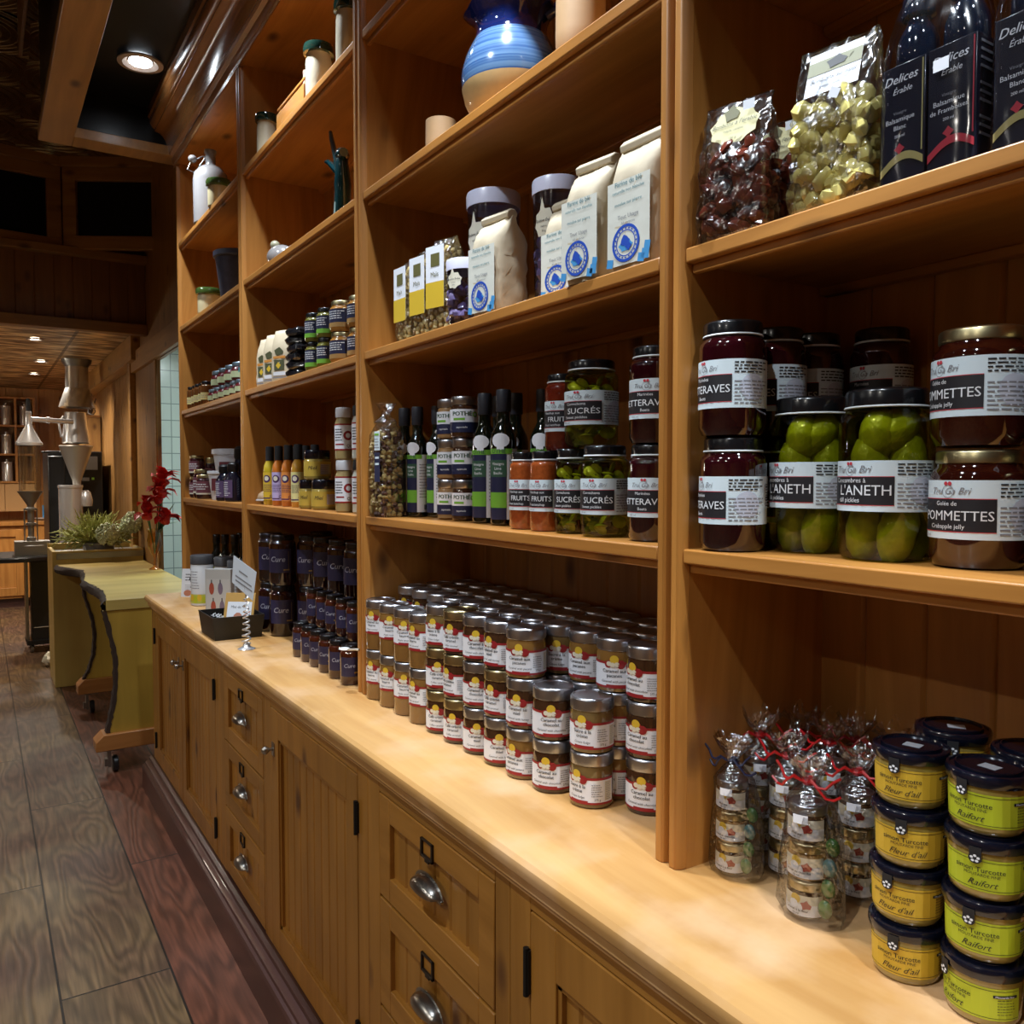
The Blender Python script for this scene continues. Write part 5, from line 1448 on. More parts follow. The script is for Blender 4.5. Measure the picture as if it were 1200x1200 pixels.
def squat(lm, R=0.040, H=0.088):
    r = thing('squat_mustard_jar', 'x', 'jar')
    MB().lathe([(R*0.9, 0), (R, 0.004), (R, H-0.03), (R*0.9, H-0.024)], 0, 22).build('glass_body', MUST, r)
    lid(MB(), R*0.97, H-0.027, H, 0, 24).build('lid', LIDN, r)
    m = MB(); A = R*1.6
    m.patch(-A, A, 0.010, H-0.034, R, 0.0005, 0); m.text('Miel', 0.016, -0.016, 0.030, R, 0.0008, 1, shear=0.3); m.patch(0.010, 0.045, 0.016, 0.046, R, 0.0008, 2); m.micro(0.012, 0.043, 0.018, 0.044, 6, R, 0.001, 3, 0.3)
    m.build('label', [plain('mustard_label', (0.52, 0.36, 0.05), 0.5), INK, plain('lilac_panel', (0.45, 0.38, 0.40), 0.5), GREY], r)
    return Proto(r)
SQ = squat(0)
g = 'squat yellow-labelled mustard jars'
SQ.put((0.862, 2.480, z), 0.9, 'lower squat mustard jar beside the sauce bottles', g)
SQ.put((0.868, 2.385, z), 1.1, 'lower squat mustard jar beside the seasoning jars', g)
SQ.put((0.865, 2.440, z+0.0885), 1.2, 'upper squat mustard jar straddling the two below', g)
SQ.put((0.955, 2.400, z), 1.0, 'squat mustard jar at the back', g); SQ.put((0.955, 2.400, z+0.0885), 1.0, 'upper squat mustard jar at the back', g)
def season(capm, fill):
    r = thing('seasoning_jar', 'x', 'jar'); R = 0.0245; H = 0.142
    MB().lathe([(R*0.85, 0), (R, 0.004), (R, 0.100), (R*0.8, 0.112), (R*0.8, 0.118)], 0, 20).build('glass_body', fill, r)
    lid(MB(), R*0.92, 0.115, H, 0, 20).build('cap', capm, r)
    m = MB(); A = R*1.55; m.patch(-A, A, 0.026, 0.098, R, 0.0005, 0); m.patch(-A, A, 0.026, 0.030, R, 0.0008, 1); m.patch(-A, A, 0.094, 0.098, R, 0.0008, 1)
    m.ring(0.016, 0.066, 0.007, 0.013, R, 0.0009, 1, 16); m.micro(-0.024, 0.002, 0.05, 0.086, 5, R, 0.0008, 2, 0.4); m.text('Qt', 0.012, 0.018, 0.034, R, 0.0009, 2); m.patch(-0.022, 0.004, 0.040, 0.044, R, 0.0009, 1)
    m.build('label', [WHITE, RED, INK], r)
    return Proto(r)
SA = season(PLW, plain('tan_seasoning', (0.32, 0.24, 0.10), 0.3, coat=0.6)); SB = season(BLACKM, plain('pale_salt', (0.50, 0.50, 0.42), 0.3, coat=0.6))
g = 'red and white labelled seasoning jars'
for k in range(2):
    SA.put((0.845, 2.170, z+k*0.1425), 1.0, '%s white-capped seasoning jar near the post' % ['lower', 'upper'][k], g)
    SB.put((0.860, 2.085, z+k*0.1425), 1.0, '%s black-capped seasoning jar half hidden by the post' % ['lower', 'upper'][k], g)
r = thing('wrapped_soap', 'small oval shell-like bundle in tan and grey wrapping at the left of the shelf', 'soap', (0.862, 2.985 if False else 2.955, z))
MB().blob((0, 0, 0.024), (0.034, 0.036, 0.024), 0, 14, 9, None, 0.05).build('body', plain('tan_wrap', (0.42, 0.28, 0.16), 0.5, vary=0.3), r)
MB().lathe([(0.036, 0.010), (0.039, 0.014), (0.036, 0.018)], 0, 16).build('band', plain('grey_band', (0.4, 0.38, 0.38), 0.5), r)

# coffee bags and jars, shelf above
z = ZS[1]
def coffee(seed):
    r = thing('coffee_bag', 'x', 'bag')
    m = MB(); pouch(m, 0.085, 0.048, 0.165, 0, 7, 10, 0.13, 0.0015, 0.10, seed); m.build('bag', plain('cream_bag', (0.60, 0.50, 0.34), 0.5, bump=0.3, bscale=30), r, angle=70)
    m = MB(); o_ = 0.0246
    m.patch(-0.026, 0.026, 0.018, 0.030, None, o_+0.0004, 0); m.patch(-0.022, 0.020, 0.035, 0.068, None, o_+0.0005, 1); m.disc(-0.002, 0.094, 0.020, None, o_+0.0005, 1, 9, rz=0.014, star=0.2); m.patch(-0.026, 0.026, 0.072, 0.080, None, o_+0.0005, 2); m.disc(-0.004, 0.05, 0.011, None, o_+0.0008, 3, 8, star=0.3); m.patch(-0.03, 0.03, 0.010, 0.014, None, o_+0.0005, 4)
    m.build('print', [PLW, plain('olive_leaves', (0.07, 0.075, 0.03), 0.6), plain('orange_print', (0.6, 0.25, 0.05), 0.5), YEL, GREY], r)
    return Proto(r)
CF = coffee(71)
g = 'upright cream bags with leafy print'
for i, (x, y, rz) in enumerate(((0.845, 2.865, 0.35), (0.84, 2.765, 0.45), (0.84, 2.665, 0.5))):
    CF.put((x, y, z), rz, ['leftmost cream bag in the shade, leafy print', 'middle cream bag with leafy print, brightly lit', 'cream bag with leafy print beside the stacked black packets'][i], g)
r0 = thing('black_packet', 'x', 'packet')
m = MB(); rnd = random.Random(8); n_ = 10
rows = []
for (zz, sx, sy) in ((0, 0.030, 0.040), (0.006, 0.036, 0.048), (0.016, 0.037, 0.050), (0.024, 0.030, 0.040)):
    rows.append([(sx*math.copysign(abs(math.cos(a))**0.5, math.cos(a))+rnd.uniform(-.002, .002), sy*math.copysign(abs(math.sin(a))**0.5, math.sin(a))+rnd.uniform(-.002, .002), zz+(rnd.uniform(-.002, .002) if zz > 0 else 0)) for a in [2*PI*k/24 for k in range(24)]])
m.add([p for q in rows for p in q], [(j*24+k, j*24+(k+1) % 24, (j+1)*24+(k+1) % 24, (j+1)*24+k) for j in range(3) for k in range(24)]+[tuple(reversed(range(24))), tuple(range(72, 96))])
m.build('wrapper', plain('black_foil', (0.010, 0.010, 0.012), 0.16, coat=0.6, bump=0.9, bscale=60), r0, angle=30)
m = MB(); m.box(-0.020, 0.006, -0.030, 0.018, 0.0242, 0.0247); m.build('sticker', plain('grey_sticker', (0.22, 0.22, 0.22), 0.3), r0)
BP = Proto(r0)
for k in range(6):
    BP.put((0.852+0.003*math.sin(k*2), 2.535+0.004*math.cos(k*3), z+k*0.0252), 0.2+0.25*math.sin(k*1.9), 'glossy black packet, %s from the bottom of its pile' % ORD[k], 'pile of black packets')
def rel(R, body, low):
    r = simple_jar('relish_jar_small', R, 0.083, body, LIDG if R > 0.03 else LIDB, 0.012)
    m = MB(); A = R*1.8; m.patch(-A, A, 0.020, 0.060, R, 0.0005, 0); m.patch(-A, A, 0.012, 0.024, R, 0.0006, 1); m.micro(-A*0.6, A*0.2, 0.032, 0.056, 4, R, 0.0008, 2, 0.4); m.disc(A*0.62, 0.048, 0.007, R, 0.0008, 2, 10); m.disc(A*0.62, 0.034, 0.007, R, 0.0008, 3, 10)
    m.build('label', [NAVY, low, INKW, REDB], r)
    return Proto(r)
ra = rel(0.025, plain('green_pesto', (0.14, 0.13, 0.02), 0.2, coat=0.8), GREEN); rb = rel(0.038, plain('orange_relish', (0.34, 0.15, 0.03), 0.2, coat=0.8), plain('dull_orange_band', (0.35, 0.20, 0.06), 0.5))
g = 'navy-labelled relish jars'
for i, (x, y) in enumerate(((0.835, 2.365), (0.838, 2.275))):
    for k in range(2): ra.put((x, y, z+k*0.0835), 1.0, '%s narrow jar with navy and green label, %s' % (['lower', 'upper'][k], ['beside the black packets', 'next to the wide jars'][i]), g, scale=(1.15, 1.15, 1))
for k in range(2):
    rb.put((0.845, 2.165, z+k*0.0835), 1.0, '%s wide gold-lidded jar with navy label' % ['lower', 'upper'][k], g)
    rb.put((0.860, 2.075, z+k*0.0835), 1.0, '%s wide gold-lidded jar half behind the post' % ['lower', 'upper'][k], g)

# figurine, bird, crocks
r = thing('cat_figurine', 'dark glazed long-tailed figurine with raised arms on the third unit', 'figurine', (0.868, 2.235, ZS[2]), -0.4)
m = MB()
m.lathe([(0.030, 0, 1), (0.032, 0.012, 1), (0.022, 0.03, 1), (0.020, 0.07, 1), (0.018, 0.12, 0), (0.012, 0.16, 0), (0.004, 0.175, 0)], 0, 16)
m.tube([(0, 0, 0.155), (-0.010, 0.016, 0.185), (-0.018, 0.034, 0.220), (-0.026, 0.050, 0.258), (-0.03, 0.058, 0.285)], [0.013, 0.010, 0.008, 0.007, 0.005], 0, 8)
m.tube([(0, 0.005, 0.150), (-0.020, 0.040, 0.180), (-0.035, 0.070, 0.205), (-0.045, 0.09, 0.212)], [0.012, 0.010, 0.008, 0.005], 0, 8)
m.tube([(0, 0, 0.16), (0.004, -0.030, 0.190), (0.006, -0.060, 0.180), (0.010, -0.085, 0.178)], [0.016, 0.018, 0.020, 0.012], 0, 10)
m.tube([(0.004, -0.055, 0.175), (0.006, -0.060, 0.10), (0.006, -0.055, 0.05), (0.006, -0.048, 0.0)], [0.016, 0.024, 0.020, 0.024], 0, 10)
m.build('body', [GLZT, plain('pale_teal_glaze', (0.16, 0.22, 0.20), 0.2, coat=0.8)], r)
r = thing('pottery_bird', 'small round white and grey pottery bird at the left of its shelf', 'figurine', (0.868, 2.78, ZS[2]), 0.3)
m = MB().blob((0, 0, 0.040), (0.042, 0.058, 0.040), 0, 18, 12); m.tube([(0, -0.05, 0.045), (0, -0.075, 0.06), (0, -0.09, 0.062)], [0.022, 0.012, 0.004], 0, 10); m.build('body', CERW, r)
MB().blob((-0.008, 0.022, 0.082), (0.016, 0.017, 0.015), 0, 14, 9).build('head', plain('olive_grey_glaze', (0.32, 0.30, 0.20), 0.4, vary=0.2), r)
crock = thing('stoneware_crock', 'x', 'crock')
MB().lathe([(0.030, 0), (0.034, 0.004), (0.034, 0.05), (0.033, 0.10), (0.030, 0.118), (0.032, 0.122)], 0, 24).build('wall', plain('cream_ribbed_stoneware', (0.56, 0.50, 0.36), 0.35, coat=0.4, bump=0.5, bscale=40), crock)
MB().lathe([(0.032, 0.120), (0.0385, 0.122), (0.0395, 0.135), (0.037, 0.146), (0.034, 0.148), (0.030, 0.143), (0.029, 0.125)], 0, 24, cap=False).build('glazed_rim', plain('dark_green_rim', (0.012, 0.035, 0.025), 0.08, coat=1.0, vary=0.5, bscale=30), crock)
CK = Proto(crock)
z = ZS[3]
CK.put((0.842, 2.105, z), 0, 'grey stoneware crock with dark teal rim nearest the post', 'glaze-rimmed crocks', scale=(1.0, 1.0, 1.12))
CK.put((0.842, 2.330, z), 0, 'cream stoneware crock with green rim beside the wooden box', 'glaze-rimmed crocks', scale=(1.12, 1.12, 1.0))
CK.put((0.845, 2.845, z), 0, 'small stoneware crock with dark rim at the left end of the top shelf', 'glaze-rimmed crocks', scale=(0.98, 0.98, 0.95))
r = thing('wooden_caddy', 'open wooden box with a peg handle on the top shelf', 'box', (0.865, 2.545, z), 0)
m = MB(); m.box(-0.04, 0.04, -0.13, 0.13, 0, 0.008); m.box(-0.04, -0.034, -0.13, 0.13, 0.008, 0.075); m.box(0.034, 0.04, -0.13, 0.13, 0.008, 0.075); m.box(-0.034, 0.034, 0.124, 0.13, 0.008, 0.095); m.box(-0.034, 0.034, -0.13, -0.124, 0.008, 0.095); m.box(-0.037, -0.033, -0.13, 0.13, 0.088, 0.095)
m.build('box', P_Y, r, bevel=0.001)
MB().tube([(0.0, -0.045, 0.01), (0.0, -0.040, 0.155)], 0.010, 0, 12).build('peg', plain('worn_peg', (0.38, 0.26, 0.20), 0.6), r)

# ================================================================== FAR UNIT
r = thing('swing_top_bottle', 'tall grey-white stoneware bottle with swing stopper on the top far shelf', 'bottle', (0.868, 3.740, ZS[3]), 0.5); r.scale = (0.92,)*3
MB().lathe([(0.070, 0), (0.078, 0.006), (0.079, 0.20), (0.074, 0.235), (0.052, 0.262), (0.027, 0.275), (0.023, 0.285), (0.023, 0.325), (0.027, 0.33), (0.027, 0.345)], 0, 28).build('body', CERW, r)
m = MB().blob((-0.055, 0.055, 0.300), (0.020, 0.020, 0.018), 0, 14, 9); m.build('stopper', CERW, r)
MB().tube([(0.02, 0, 0.315), (-0.02, 0.03, 0.318), (-0.06, 0.062, 0.285), (-0.070, 0.072, 0.25), (-0.045, 0.045, 0.235), (-0.035, 0.035, 0.27), (-0.015, 0.018, 0.31)], 0.0032, 0, 6).build('wire_bail', STEELD, r)
gc = thing('green_rim_pot', 'x', 'pot')
MB().lathe([(0.034, 0), (0.038, 0.004), (0.038, 0.075), (0.036, 0.083)], 0, 22).build('wall', CREAM, gc)
MB().lathe([(0.036, 0.080), (0.044, 0.084), (0.045, 0.098), (0.041, 0.108), (0.036, 0.106), (0.034, 0.085)], 0, 22, cap=False).build('glazed_rim', GLZG, gc)
GC = Proto(gc)
GC.put((0.838, 3.475, ZS[3]), 0, 'small cream pot with green rim in front of the stoneware bottle', 'cream pots with green rims', scale=(1.15, 1.15, 1.0))
GC.put((0.850, 3.720, ZS[2]), 0, 'small cream pot with green rim beside the dark plant pot', 'cream pots with green rims', scale=(1.25, 1.25, 1.0))
r = thing('wooden_spatula', 'flat wooden spatula leaning at the top far shelf by the post', 'spatula', (0.868, 3.16, ZS[3]+0.0), 0)
m = MB(); m.prism([(0.012, 0.0), (-0.020, 0.010), (0.028, 0.155), (0.050, 0.145)], 'x', -0.004, 0.004); m.build('blade', P_Z, r, bevel=0.002)
m = MB(); m.tube([(0, 0.036, 0.145), (0, 0.075, 0.27)], 0.006, 0, 8); m.build('handle', P_Z, r)
r = thing('plant_pot', 'dark blue-black glazed flower pot on the far unit', 'pot', (0.885, 3.385, ZS[2]), 0); r.scale = (0.88,)*3
MB().lathe([(0.070, 0), (0.074, 0.003), (0.098, 0.185), (0.106, 0.19), (0.106, 0.212), (0.098, 0.212), (0.090, 0.19), (0.068, 0.02), (0.001, 0.02)], 0, 30, cap=False).build('wall', POTB, r)
# little preserve jars
z = ZS[1]
tj = simple_jar('tall_mini_jar', 0.025, 0.098, plain('brown_preserve', (0.13, 0.045, 0.012), 0.15, coat=0.8), LIDB, 0.012)
m = MB(); m.patch(-0.034, 0.034, 0.020, 0.050, 0.025, 0.0005, 0); m.micro(-0.025, 0.025, 0.026, 0.046, 3, 0.025, 0.0009, 1, 0.3); m.build('label', [plain('yellow_cream_label', (0.70, 0.58, 0.22), 0.5), GREY], tj)
TJ = Proto(tj)
for i in range(5): TJ.put((0.828+0.004*(i % 2), 3.965-0.068*i-(0.0), z), 0.9, 'narrow brown preserve jar with cream label, %s from the left' % ORD[i], 'narrow brown preserve jars')
mj = simple_jar('mini_jar_round', 0.0325, 0.052, plain('berry_preserve', (0.10, 0.012, 0.015), 0.15, coat=0.8), plain('steel_blue_lid', (0.20, 0.26, 0.30), 0.3, 0.8), 0.013)
m = MB(); m.patch(-0.050, 0.050, 0.008, 0.026, 0.0325, 0.0005, 0); m.patch(0.005, 0.03, 0.022, 0.036, 0.0325, 0.0006, 1); m.build('label', [plain('pale_green_label', (0.45, 0.50, 0.28), 0.5), plain('teal_print', (0.02, 0.22, 0.24), 0.5)], mj)
MJ = Proto(mj)
for i in range(6):
    MJ.put((0.835, 3.560-0.085*i, z), 0.9, 'round mini jar in the bottom line, %s from the left' % ORD[i], 'round mini jars with blue-grey lids')
for i in range(4):
    MJ.put((0.838, 3.500-0.105*i, z+0.0525), 0.9, 'round mini jar on the second layer, %s from the left' % ORD[i], 'round mini jars with blue-grey lids', scale=(1.1, 1.1, 1.3))
# white bucket and dark bottles
z = ZS[0]
def bucket(lab, loc, s, sc=1.0):
    r = thing('white_bucket', lab, 'bucket', loc, 0.8, 'white plastic buckets'); r.scale = (sc,)*3
    MB().lathe([(0.068, 0), (0.072, 0.003), (0.096, 0.19), (0.104, 0.195), (0.104, 0.215), (0.098, 0.216), (0.001, 0.214)], 0, 28, cap=False).build('body', PLW, r)
    m = MB(); m.patch(-0.030, 0.020, 0.070, 0.160, 0.090, 0.0045, 0); m.build('label', plain('maroon_label', (0.16, 0.03, 0.04), 0.5), r)
    return r
bucket('large white plastic bucket with maroon label behind small jars', (0.955, 3.72, z), 1)
bucket('small white tub with maroon label in front of the large bucket', (0.862, 3.60, z), 1, 0.56)
dj = simple_jar('berry_jam_jar', 0.034, 0.096, plain('dark_berry', (0.03, 0.005, 0.008), 0.1, coat=0.9), LIDG, 0.013)
m = MB(); m.patch(-0.054, 0.054, 0.020, 0.070, 0.034, 0.0005, 0); m.patch(-0.054, 0.054, 0.018, 0.024, 0.034, 0.0008, 1); m.micro(-0.03, 0.03, 0.035, 0.062, 3, 0.034, 0.0008, 2, 0.4); m.build('label', [plain('plum_label', (0.16, 0.05, 0.07), 0.5), PAPER, INKW], dj)
DJ = Proto(dj)
g = 'plum-labelled jam jars'
DJ.put((0.845, 3.985, z), 0.8, 'lower plum-labelled jar against the end panel', g); DJ.put((0.845, 3.985, z+0.0965), 0.8, 'upper plum-labelled jar against the end panel', g)
DJ.put((0.845, 3.895, z), 0.8, 'plum-labelled jar second from the end panel', g, scale=(1.05, 1.05, 1.35)); DJ.put((0.90, 3.93, z), 0.8, 'plum-labelled jar half hidden at the back', g, scale=(1, 1, 1.9))
DJ.put((0.835, 3.80, z), 1.0, 'dark jar with blue sheen left of the small white tub', g, scale=(1.0, 1.0, 1.1))
db = thing('dropper_bottle', 'x', 'bottle')
MB().lathe([(0.030, 0), (0.034, 0.004), (0.034, 0.085), (0.020, 0.105), (0.016, 0.115)], 0, 18).build('body', plain('black_bottle', (0.008, 0.008, 0.016), 0.08, coat=1.0), db)
MB().lathe([(0.018, 0.110), (0.022, 0.116), (0.022, 0.138), (0.012, 0.146)], 0, 16).build('cap', BLACK, db)
m = MB(); m.patch(-0.05, 0.01, 0.015, 0.080, 0.034, 0.0005, 0); m.micro(-0.045, 0.005, 0.02, 0.075, 7, 0.034, 0.0008, 1, 0.4); m.build('label', [plain('violet_label', (0.10, 0.06, 0.14), 0.5), INKW], db)
DB = Proto(db)
for i, (x, y, s_) in enumerate(((0.832, 3.43, 1.0), (0.885, 3.39, 1.5), (0.84, 3.325, 1.05), (0.90, 3.27, 1.35))):
    DB.put((x, y, z), 0.9, 'small glossy black bottle with violet label, %s from the white tub' % ORD[i], 'glossy black bottles', scale=(s_**0.3, s_**0.3, s_))
# wine-dark bottles at the back of the worktop
wb = thing('dark_syrup_bottle', 'x', 'bottle')
MB().lathe([(0.034, 0), (0.038, 0.004), (0.038, 0.15), (0.030, 0.178), (0.016, 0.20), (0.015, 0.255)], 0, 20).build('glass_body', OLIVEG, wb)
MB().lathe([(0.0165, 0.235), (0.0175, 0.24), (0.0175, 0.272), (0.015, 0.276)], 0, 16).build('cap', LIDB, wb)
m = MB(); m.patch(-0.05, 0.05, 0.03, 0.13, 0.038, 0.0005, 0); m.patch(-0.05, 0.05, 0.118, 0.13, 0.038, 0.0008, 1); m.build('label', [plain('grey_olive_label', (0.22, 0.24, 0.18), 0.5), LIME], wb)
WBp = Proto(wb)
for i, (x, y) in enumerate(((0.925, 3.98), (0.935, 3.86), (0.95, 3.75), (0.96, 3.64), (0.97, 3.53), (0.98, 3.42), (0.985, 3.31), (1.02, 3.93), (1.03, 3.7))):
    WBp.put((x, y, ZC), 0.9, 'slim dark bottle at the back of the worktop, %s from the end panel' % ORD[i], 'slim dark bottles', scale=(1, 1, 1.0+0.02*(i % 3)))
# clear shakers
def shaker():
    r = thing('spice_shaker', 'x', 'shaker')
    MB().lathe([(0.042, 0), (0.046, 0.004), (0.046, 0.170), (0.042, 0.176)], 0, 26).build('body', plain('frosted_white', (0.62, 0.63, 0.64), 0.25, coat=0.4), r)
    MB().lathe([(0.045, 0.174), (0.047, 0.176), (0.047, 0.208), (0.044, 0.212), (0.001, 0.212)], 0, 26, cap=False).build('cap', plain('charcoal_cap', (0.05, 0.05, 0.055), 0.5), r)
    m = MB(); m.patch(-0.055, 0.055, 0.012, 0.050, 0.046, 0.0006, 0)
    for q in range(6): m.disc(-0.045+0.018*q, 0.028+0.008*(q % 2), 0.010, 0.046, 0.0009, 1+(q % 2), 6, rz=0.016)
    for zz in (0.15, 0.125, 0.10, 0.075): m.patch(-0.050, -0.036, zz, zz+0.006, 0.046, 0.0008, 3)
    m.micro(-0.03, 0.01, 0.07, 0.15, 7, 0.046, 0.0008, 4, 0.25)
    m.build('label', [plain('soft_green_print', (0.45, 0.50, 0.08), 0.5), LIME, YEL, INK, GREY], r)
    return Proto(r)
SH = shaker()
g = 'white shakers with charcoal lids'
SH.put((0.790, 3.66, ZC), 0.9, 'front white shaker with green fruit print', g)
SH.put((0.855, 3.52, ZC), 0.9, 'white shaker behind, between the front one and the post', g)
SH.put((0.868, 3.36, ZC), 1.2, 'greyish shaker nearest the post', g, scale=(1.0, 1.0, 1.0))
def flat_card(name, lab, cat, loc, rz, w, h, tilt, mats, draw, th=0.0015, group=None):
    r = thing(name, lab, cat, loc, rz, group)
    m = MB(); m.box(0, th, -w/2, w/2, 0, h, 0); draw(m, w, h)
    m.v = [(x+z_*math.tan(tilt), y, z_) for x, y, z_ in m.v]
    m.build('card', mats, r)
    return r
def d1(m, w, h):
    m.micro(-w*0.3, w*0.3, h*0.55, h*0.85, 3, None, 0.0006, 1, 0.3); m.disc(0.0, h*0.64, 0.008, None, 0.0006, 1, 8); m.disc(-w*0.15, h*0.14, 0.018, None, 0.0006, 2, 12, rz=0.014); m.micro(-w*0.3, w*0.35, h*0.25, h*0.45, 3, None, 0.0006, 3, 0.2)
flat_card('product_card', 'small white card with a red-brown drawing leaning at the end panel', 'card', (0.795, 3.93, ZC), 0.95, 0.085, 0.125, 0.15, [PLW, INK, plain('copper_print', (0.45, 0.17, 0.10), 0.5), GREY], d1)
def d2(m, w, h):
    m.patch(-w*0.46, w*0.46, 0.004, h*0.8, None, 0.0006, 1)
    for q in range(4):
        c = -w*0.25+w*0.34*(q % 2)+0.006*(q > 1); zz = h*(0.60 if q < 2 else 0.22)
        m.disc(c, zz, 0.010, None, 0.0009, 2+(q % 2), 10, rz=0.024); m.patch(c-0.002, c+0.002, zz+0.02, zz+0.034, None, 0.0009, 4)
flat_card('tea_box', 'clear-topped white box printed with small red bottles, beside the shakers', 'box', (0.770, 3.30, ZC), 0.95, 0.100, 0.185, 0.0, [plain('pale_grey_box', (0.45, 0.45, 0.43), 0.3), plain('box_print_ground', (0.50, 0.50, 0.48), 0.5), plain('rust_print', (0.35, 0.07, 0.04), 0.5), plain('violet_grey_print', (0.18, 0.14, 0.2), 0.5), INK], d2, 0.035)

# black tray of cards, coil card stand
r = thing('black_basket', 'black rectangular tray at the worktop edge holding cards and packets', 'tray', (0.722, 2.915, ZC), 0.0)
m = MB(); L0, W0, Ht = 0.105, 0.085, 0.078
o8 = [(-W0, -L0), (W0, -L0), (W0, L0), (-W0, L0)]
def quadring(m, s0, z0, s1, z1):
    vs = [(x*s0, y*s0, z0) for x, y in o8]+[(x*s1, y*s1, z1) for x, y in o8]
    m.add(vs, [(i, (i+1) % 4, 4+(i+1) % 4, 4+i) for i in range(4)])
quadring(m, 0.90, 0.001, 1.0, Ht); quadring(m, 1.0, Ht, 0.955, Ht); quadring(m, 0.955, Ht, 0.86, 0.006)
m.add([(x*0.9, y*0.9, 0.001) for x, y in o8], [(3, 2, 1, 0)]); m.add([(x*0.86, y*0.86, 0.006) for x, y in o8], [(0, 1, 2, 3)])
m.build('tray', plain('black_lacquer', (0.006, 0.006, 0.006), 0.35), r, smooth=False)
def d3(m, w, h):
    m.patch(-w*0.40, w*0.42, h*0.10, h*0.78, None, 0.0006, 1); m.text('Miel de Noël', 0.012, 0.002, h*0.62, None, 0.0009, 2); m.disc(-0.002, h*0.36, 0.017, None, 0.0009, 3, 10, rz=0.020); m.add([MB.W(a, b, None, 0.0010) for a, b in ((0.012, h*0.42), (0.040, h*0.56), (0.041, h*0.53), (0.013, h*0.39))], [(0, 1, 2, 3)], 3)
flat_card('kraft_packet', 'kraft orange packet with a white honey-spoon label standing in the black tray', 'packet', (0.728, 2.87, ZC+0.012), 0.90, 0.105, 0.130, 0.30, [plain('ochre_card', (0.48, 0.27, 0.06), 0.6), PLW, INK, plain('copper_print', (0.45, 0.17, 0.10), 0.5)], d3, 0.006)
r = thing('paper_slips', 'loose pale slips and curled ribbon ends lying in the black tray', 'paper', (0.722, 2.915, ZC+0.010), 0)
m = MB(); rnd = random.Random(3)
for q in range(6):
    a = rnd.uniform(0, 3); cx, cy = rnd.uniform(-0.03, 0.03), rnd.uniform(-0.05, 0.05); c, s_ = math.cos(a), math.sin(a)
    zz = 0.004+q*0.008
    m.add([(cx+c*u-s_*v, cy+s_*u+c*v, zz+0.014*u/0.03) for u, v in ((-0.03, -0.02), (0.03, -0.02), (0.03, 0.02), (-0.03, 0.02))]+[(cx+c*u-s_*v, cy+s_*u+c*v, zz-0.001+0.014*u/0.03) for u, v in ((-0.03, -0.02), (0.03, -0.02), (0.03, 0.02), (-0.03, 0.02))], [(0, 1, 2, 3), (7, 6, 5, 4), (0, 4, 5, 1), (1, 5, 6, 2), (2, 6, 7, 3), (3, 7, 4, 0)])
m.build('slips', PAPER, r)
m = MB()
for q in range(5):
    x0, y0 = rnd.uniform(-0.06, -0.03), rnd.uniform(-0.07, 0.07)
    m.tube([(x0+0.006*math.sin(i*1.9), y0+0.006*i, 0.055+0.006*math.cos(i*1.7)) for i in range(7)], 0.0013, 0, 5)
m.build('ribbon', PLW, r)
r = thing('card_stand', 'silver coil card holder on a round foot holding a tilted white price card', 'card holder', (0.700, 2.640, ZC), 0.0)
MB().lathe([(0.026, 0), (0.027, 0.002), (0.020, 0.005), (0.012, 0.010), (0.009, 0.018), (0.004, 0.020)], 0, 24).build('foot', STEEL, r)
pts = []; rad = []
for i in range(121):
    t = i/120; a = t*2*PI*8; rr_ = 0.0130*(1-0.55*t)
    pts.append((rr_*math.cos(a), rr_*math.sin(a), 0.016+0.150*t)); rad.append(0.0030*(1-0.4*t))
MB().tube(pts, rad, 0, 7).build('coil', STEEL, r)
MB().tube([(0, 0, 0.160), (0.0, 0.0, 0.195)], 0.002, 0, 6).box(-0.005, 0.003, -0.004, 0.004, 0.185, 0.203).build('clip', STEEL, r)
m = MB()
cs = [(-0.040, 0.050), (0.045, 0.0), (0.030, -0.090), (-0.048, -0.035)]
q3 = lambda s_, z_: (-s_*0.10-0.006, -s_, 0.225+z_+0.02)
m.add([q3(a, b) for a, b in cs]+[(q3(a, b)[0]+0.001, q3(a, b)[1], q3(a, b)[2]) for a, b in cs], [(3, 2, 1, 0), (4, 5, 6, 7), (0, 1, 5, 4), (1, 2, 6, 5), (2, 3, 7, 6), (3, 0, 4, 7)], 0)
for (a0, a1, b) in ((-0.034, 0.026, -0.022), (-0.034, 0.028, -0.036), (-0.02, 0.012, 0.0)):
    k1 = -0.045/0.085
    z0_, z1_ = b-a0*0.55-0.012, b-a1*0.55-0.012
    vs = [q3(a0, z0_), q3(a1, z1_), q3(a1, z1_+0.005), q3(a0, z0_+0.005)]
    m.add([(x-0.0006, y, z_) for x, y, z_ in vs], [(0, 1, 2, 3)], 1)
m.v = [tuple(Matrix.Rotation(0.75, 3, 'Z') @ Vector(p)) for p in m.v]
m.build('price_card', [plain('bluish_white_card', (0.62, 0.68, 0.74), 0.4), GREY], r)

